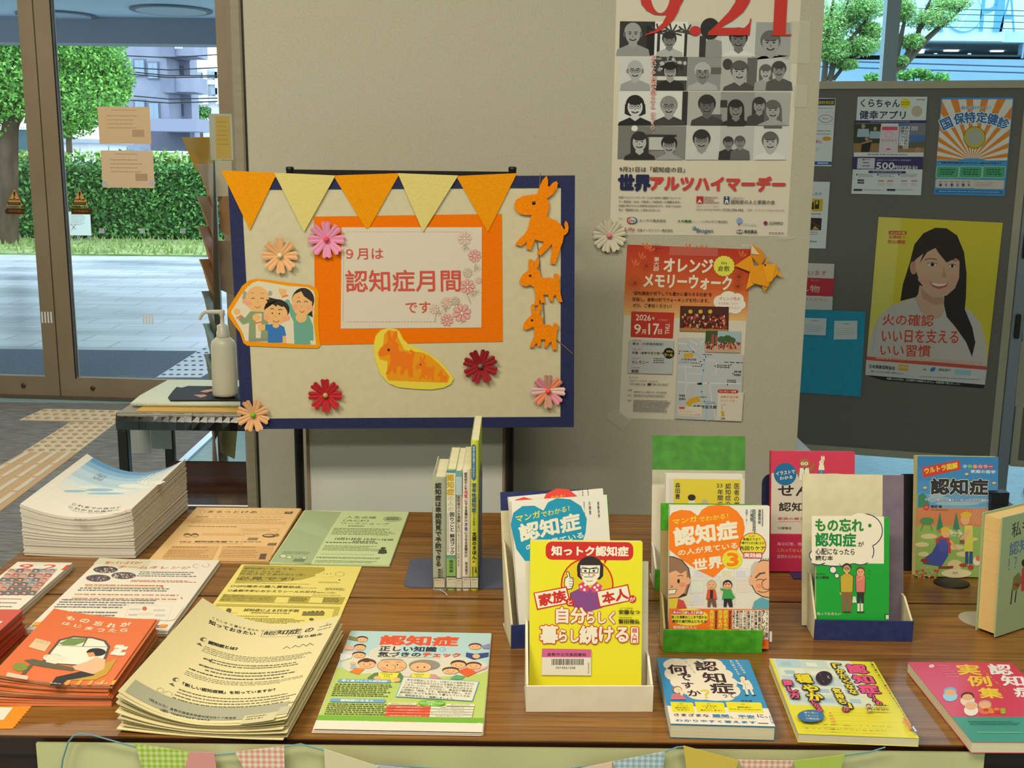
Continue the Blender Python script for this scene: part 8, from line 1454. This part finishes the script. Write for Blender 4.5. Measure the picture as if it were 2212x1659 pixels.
def art_kata(g):
    pk, yl, k = mat(0xd8487c, .35), mat(0xd8c428, .35), 0x2c2034
    W_, H_ = .1456, .2131
    g.loc([(.004, .074), (.113, .074), (.113, .210), (.004, .210)], mat(0xc4ccc0, .3))
    for i in range(15): x = .008+(i % 3)*.035; y = .08+(i//3)*.026; g.loc([(x, y), (x+.033, y), (x+.033, y+.024), (x, y+.024)], R.choice((0xd0d0c0, 0xb8c4c0, 0xc8ccb0, 0xa8c0c8))); g.loc([(x+.006, y+.004), (x+.02, y+.004), (x+.02, y+.016), (x+.006, y+.016)], R.choice((0xb8c0b8, 0xd4d4c8, 0x9cb4c0)))
    S = lambda t, x0, y0, x1, y1, c, ow=.13, w=.055: (g.text(t, x0, y0, x1, y1, k, ow), g.text(t, x0, y0, x1, y1, c, w))
    for t, x0, y0, x1, y1 in (('認', 722, 215, 912, 290), ('知', 772, 305, 965, 375), ('症', 818, 385, 1010, 460)): S(t, x0, y0, x1, y1, pk)
    for i, t in enumerate('の人の'): S(t, 905+i*32, 462+i*32, 965+i*32, 496+i*32, pk, .2)
    for i, t in enumerate('「かたくなな'): S(t, 608+i*27, 212+i*44, 690+i*27, 252+i*44, yl, .2)
    for t, x, y in (('気', 605, 425), ('持', 628, 470), ('ち', 650, 515), ('」', 690, 550)): S(t, x, y, x+85, y+42, yl, .2)
    S('が', 690, 590, 760, 622, pk, .2)
    for t, x, y in (('穏', 298, 310), ('や', 355, 398), ('か', 392, 466)): S(t, x, y, x+150, y+72, yl, .14)
    for i, t in enumerate('になる'): S(t, 432+i*20, 530+i*32, 490+i*20, 562+i*32, pk, .2)
    for t, x, y in (('接', 190, 362), ('し', 232, 418), ('方', 250, 470)): S(t, x, y, x+92, y+46, pk, .16)
    g.ell(540, 345, 70, 55, k); g.vt('すーっ', 500, 308, 540, 385, pk, .03); g.vt('と', 565, 330, 590, 352, crm, .02)
    for i, t in enumerate('スーパー介護ヘルパー認知症に答えるはこうよむ'): x = 918+i*13.5; y = 208+i*22; g.text(t, x, y, x+26, y+17, 0x4a4430 if i not in (10, 11) else 0xc85040, .02)
    g.ell(430, 672, 112, 52, 0x3c6894)
    for i, t in enumerate(('寄り添い', 'うまくいく', '介護技術')): g.text(t, 370+i*6, 636+i*25, 490+i*6, 656+i*25, 0xa8bcc8, .02)
    for i in range(4): x = 590+i*10; y = 645+i*24; g.ell(x, y+4, 10, 8, 0xd87858); g.body(x+20, y-4, 950+i*65, y+12, 1, 0x8a8040, .6, 0, 30)
    for y in (585, 622): g.ell(910+(y-585)*.3, y, 22, 14, 0x5c4840); g.ell(910+(y-585)*.3, y+5, 16, 10, 0xd0a080); g.body(950, y-8, 1085, y+10, 1, 0x6a6030, .9, 0, 6)
    g.text('もっと素直に聞いてくれたら、', 352, 735, 1135, 772, 0x4a4a3c, .02); g.text('ずっと介護がラクになるのに……', 372, 772, 1170, 812, 0x4a4a3c, .02); [g.rect(x, y, x+45, y+28, 0xd87858) for x, y in ((1195, 690), (1215, 720), (1235, 755))]
book('yellow comic style book with thick pink lettering lying flat, between the blue and red books', flat(.3561, 1.247+.004, .7125, -.054), .1456, .2100, .0118, mat(0xd4c834, .3), art_kata, (1640, 1380, 3.867), 'R', extra=lambda e, g: part(e, g, 'call_label', lambda s: (s.poly([(1262, 755), (1285, 752), (1328, 812), (1300, 812)], 0x2c4c8c), s.poly([(1272, 761), (1286, 759), (1318, 806), (1300, 806)], 0xd0d0c8))))
def art_jirei(g):
    yl = 0xd8b838; W_ = .1465
    g.loc([(0, .0), (W_, 0), (W_, g.L(1700, 650)[1]), (0, g.L(1700, 650)[1])], mat(0x3c8878, .3)); 
    for i, t in enumerate('認知症'): g.textq(t, (1905+i*105, 210+i*95), (2090+i*105, 215+i*95), (1935+i*105, 295+i*95), 0xd8d8d4, .03)
    for t, x, y in (('実', 1640, 215), ('例', 1728, 310), ('集', 1820, 410)): g.textq(t, (x, y), (x+185, y+2), (x+30, y+85), yl, .03)
    for i, t in enumerate('ドクター・ナースに学ぶ'): g.text(t, 1815+i*26, 215+i*24, 1845+i*26, 234+i*24, 0xc89048)
    g.ell(1440, 230, 22, 14, 0xd8c8d0); g.text('2', 1428, 222, 1452, 238, 0xa83c60, .03); g.body(1490, 225, 1690, 340, 5, 0xd890a8, .2, .4, 8)
    for x, y, h_, b_ in ((1595, 440, 0x6ca8c8, 0x8cc0d8), (1740, 480, 0x4c2c24, 0xd8c0b0), (1770, 560, 0xc0b0a0, 0xd8d0c8), (1885, 550, 0xb49c84, 0xc86850)): g.ell(x, y+40, 60, 45, b_); g.ell(x, y, 55, 34, h_); g.ell(x, y+10, 44, 27, 0xd8a078)
    [g.ell(1980+R.uniform(-90, 60), 610+R.uniform(-20, 20), 24, 14, R.choice((0xd07830, 0x8c9c30, 0xb83828))) for _ in range(9)]
    g.body(1740, 690, 2212, 730, 3, 0x2c5c54, .4, .2, 40); g.body(1820, 780, 2212, 800, 1, 0x78b0a0, .5, 0, 40)
book('red and green book lying flat at the right front corner, cut off by the view', flat(.5605, 1.2300, .7155, .0115), .1465, .2170, .0148, mat(0xc43854, .28), art_jirei, (1640, 1380, 3.867), 'R')
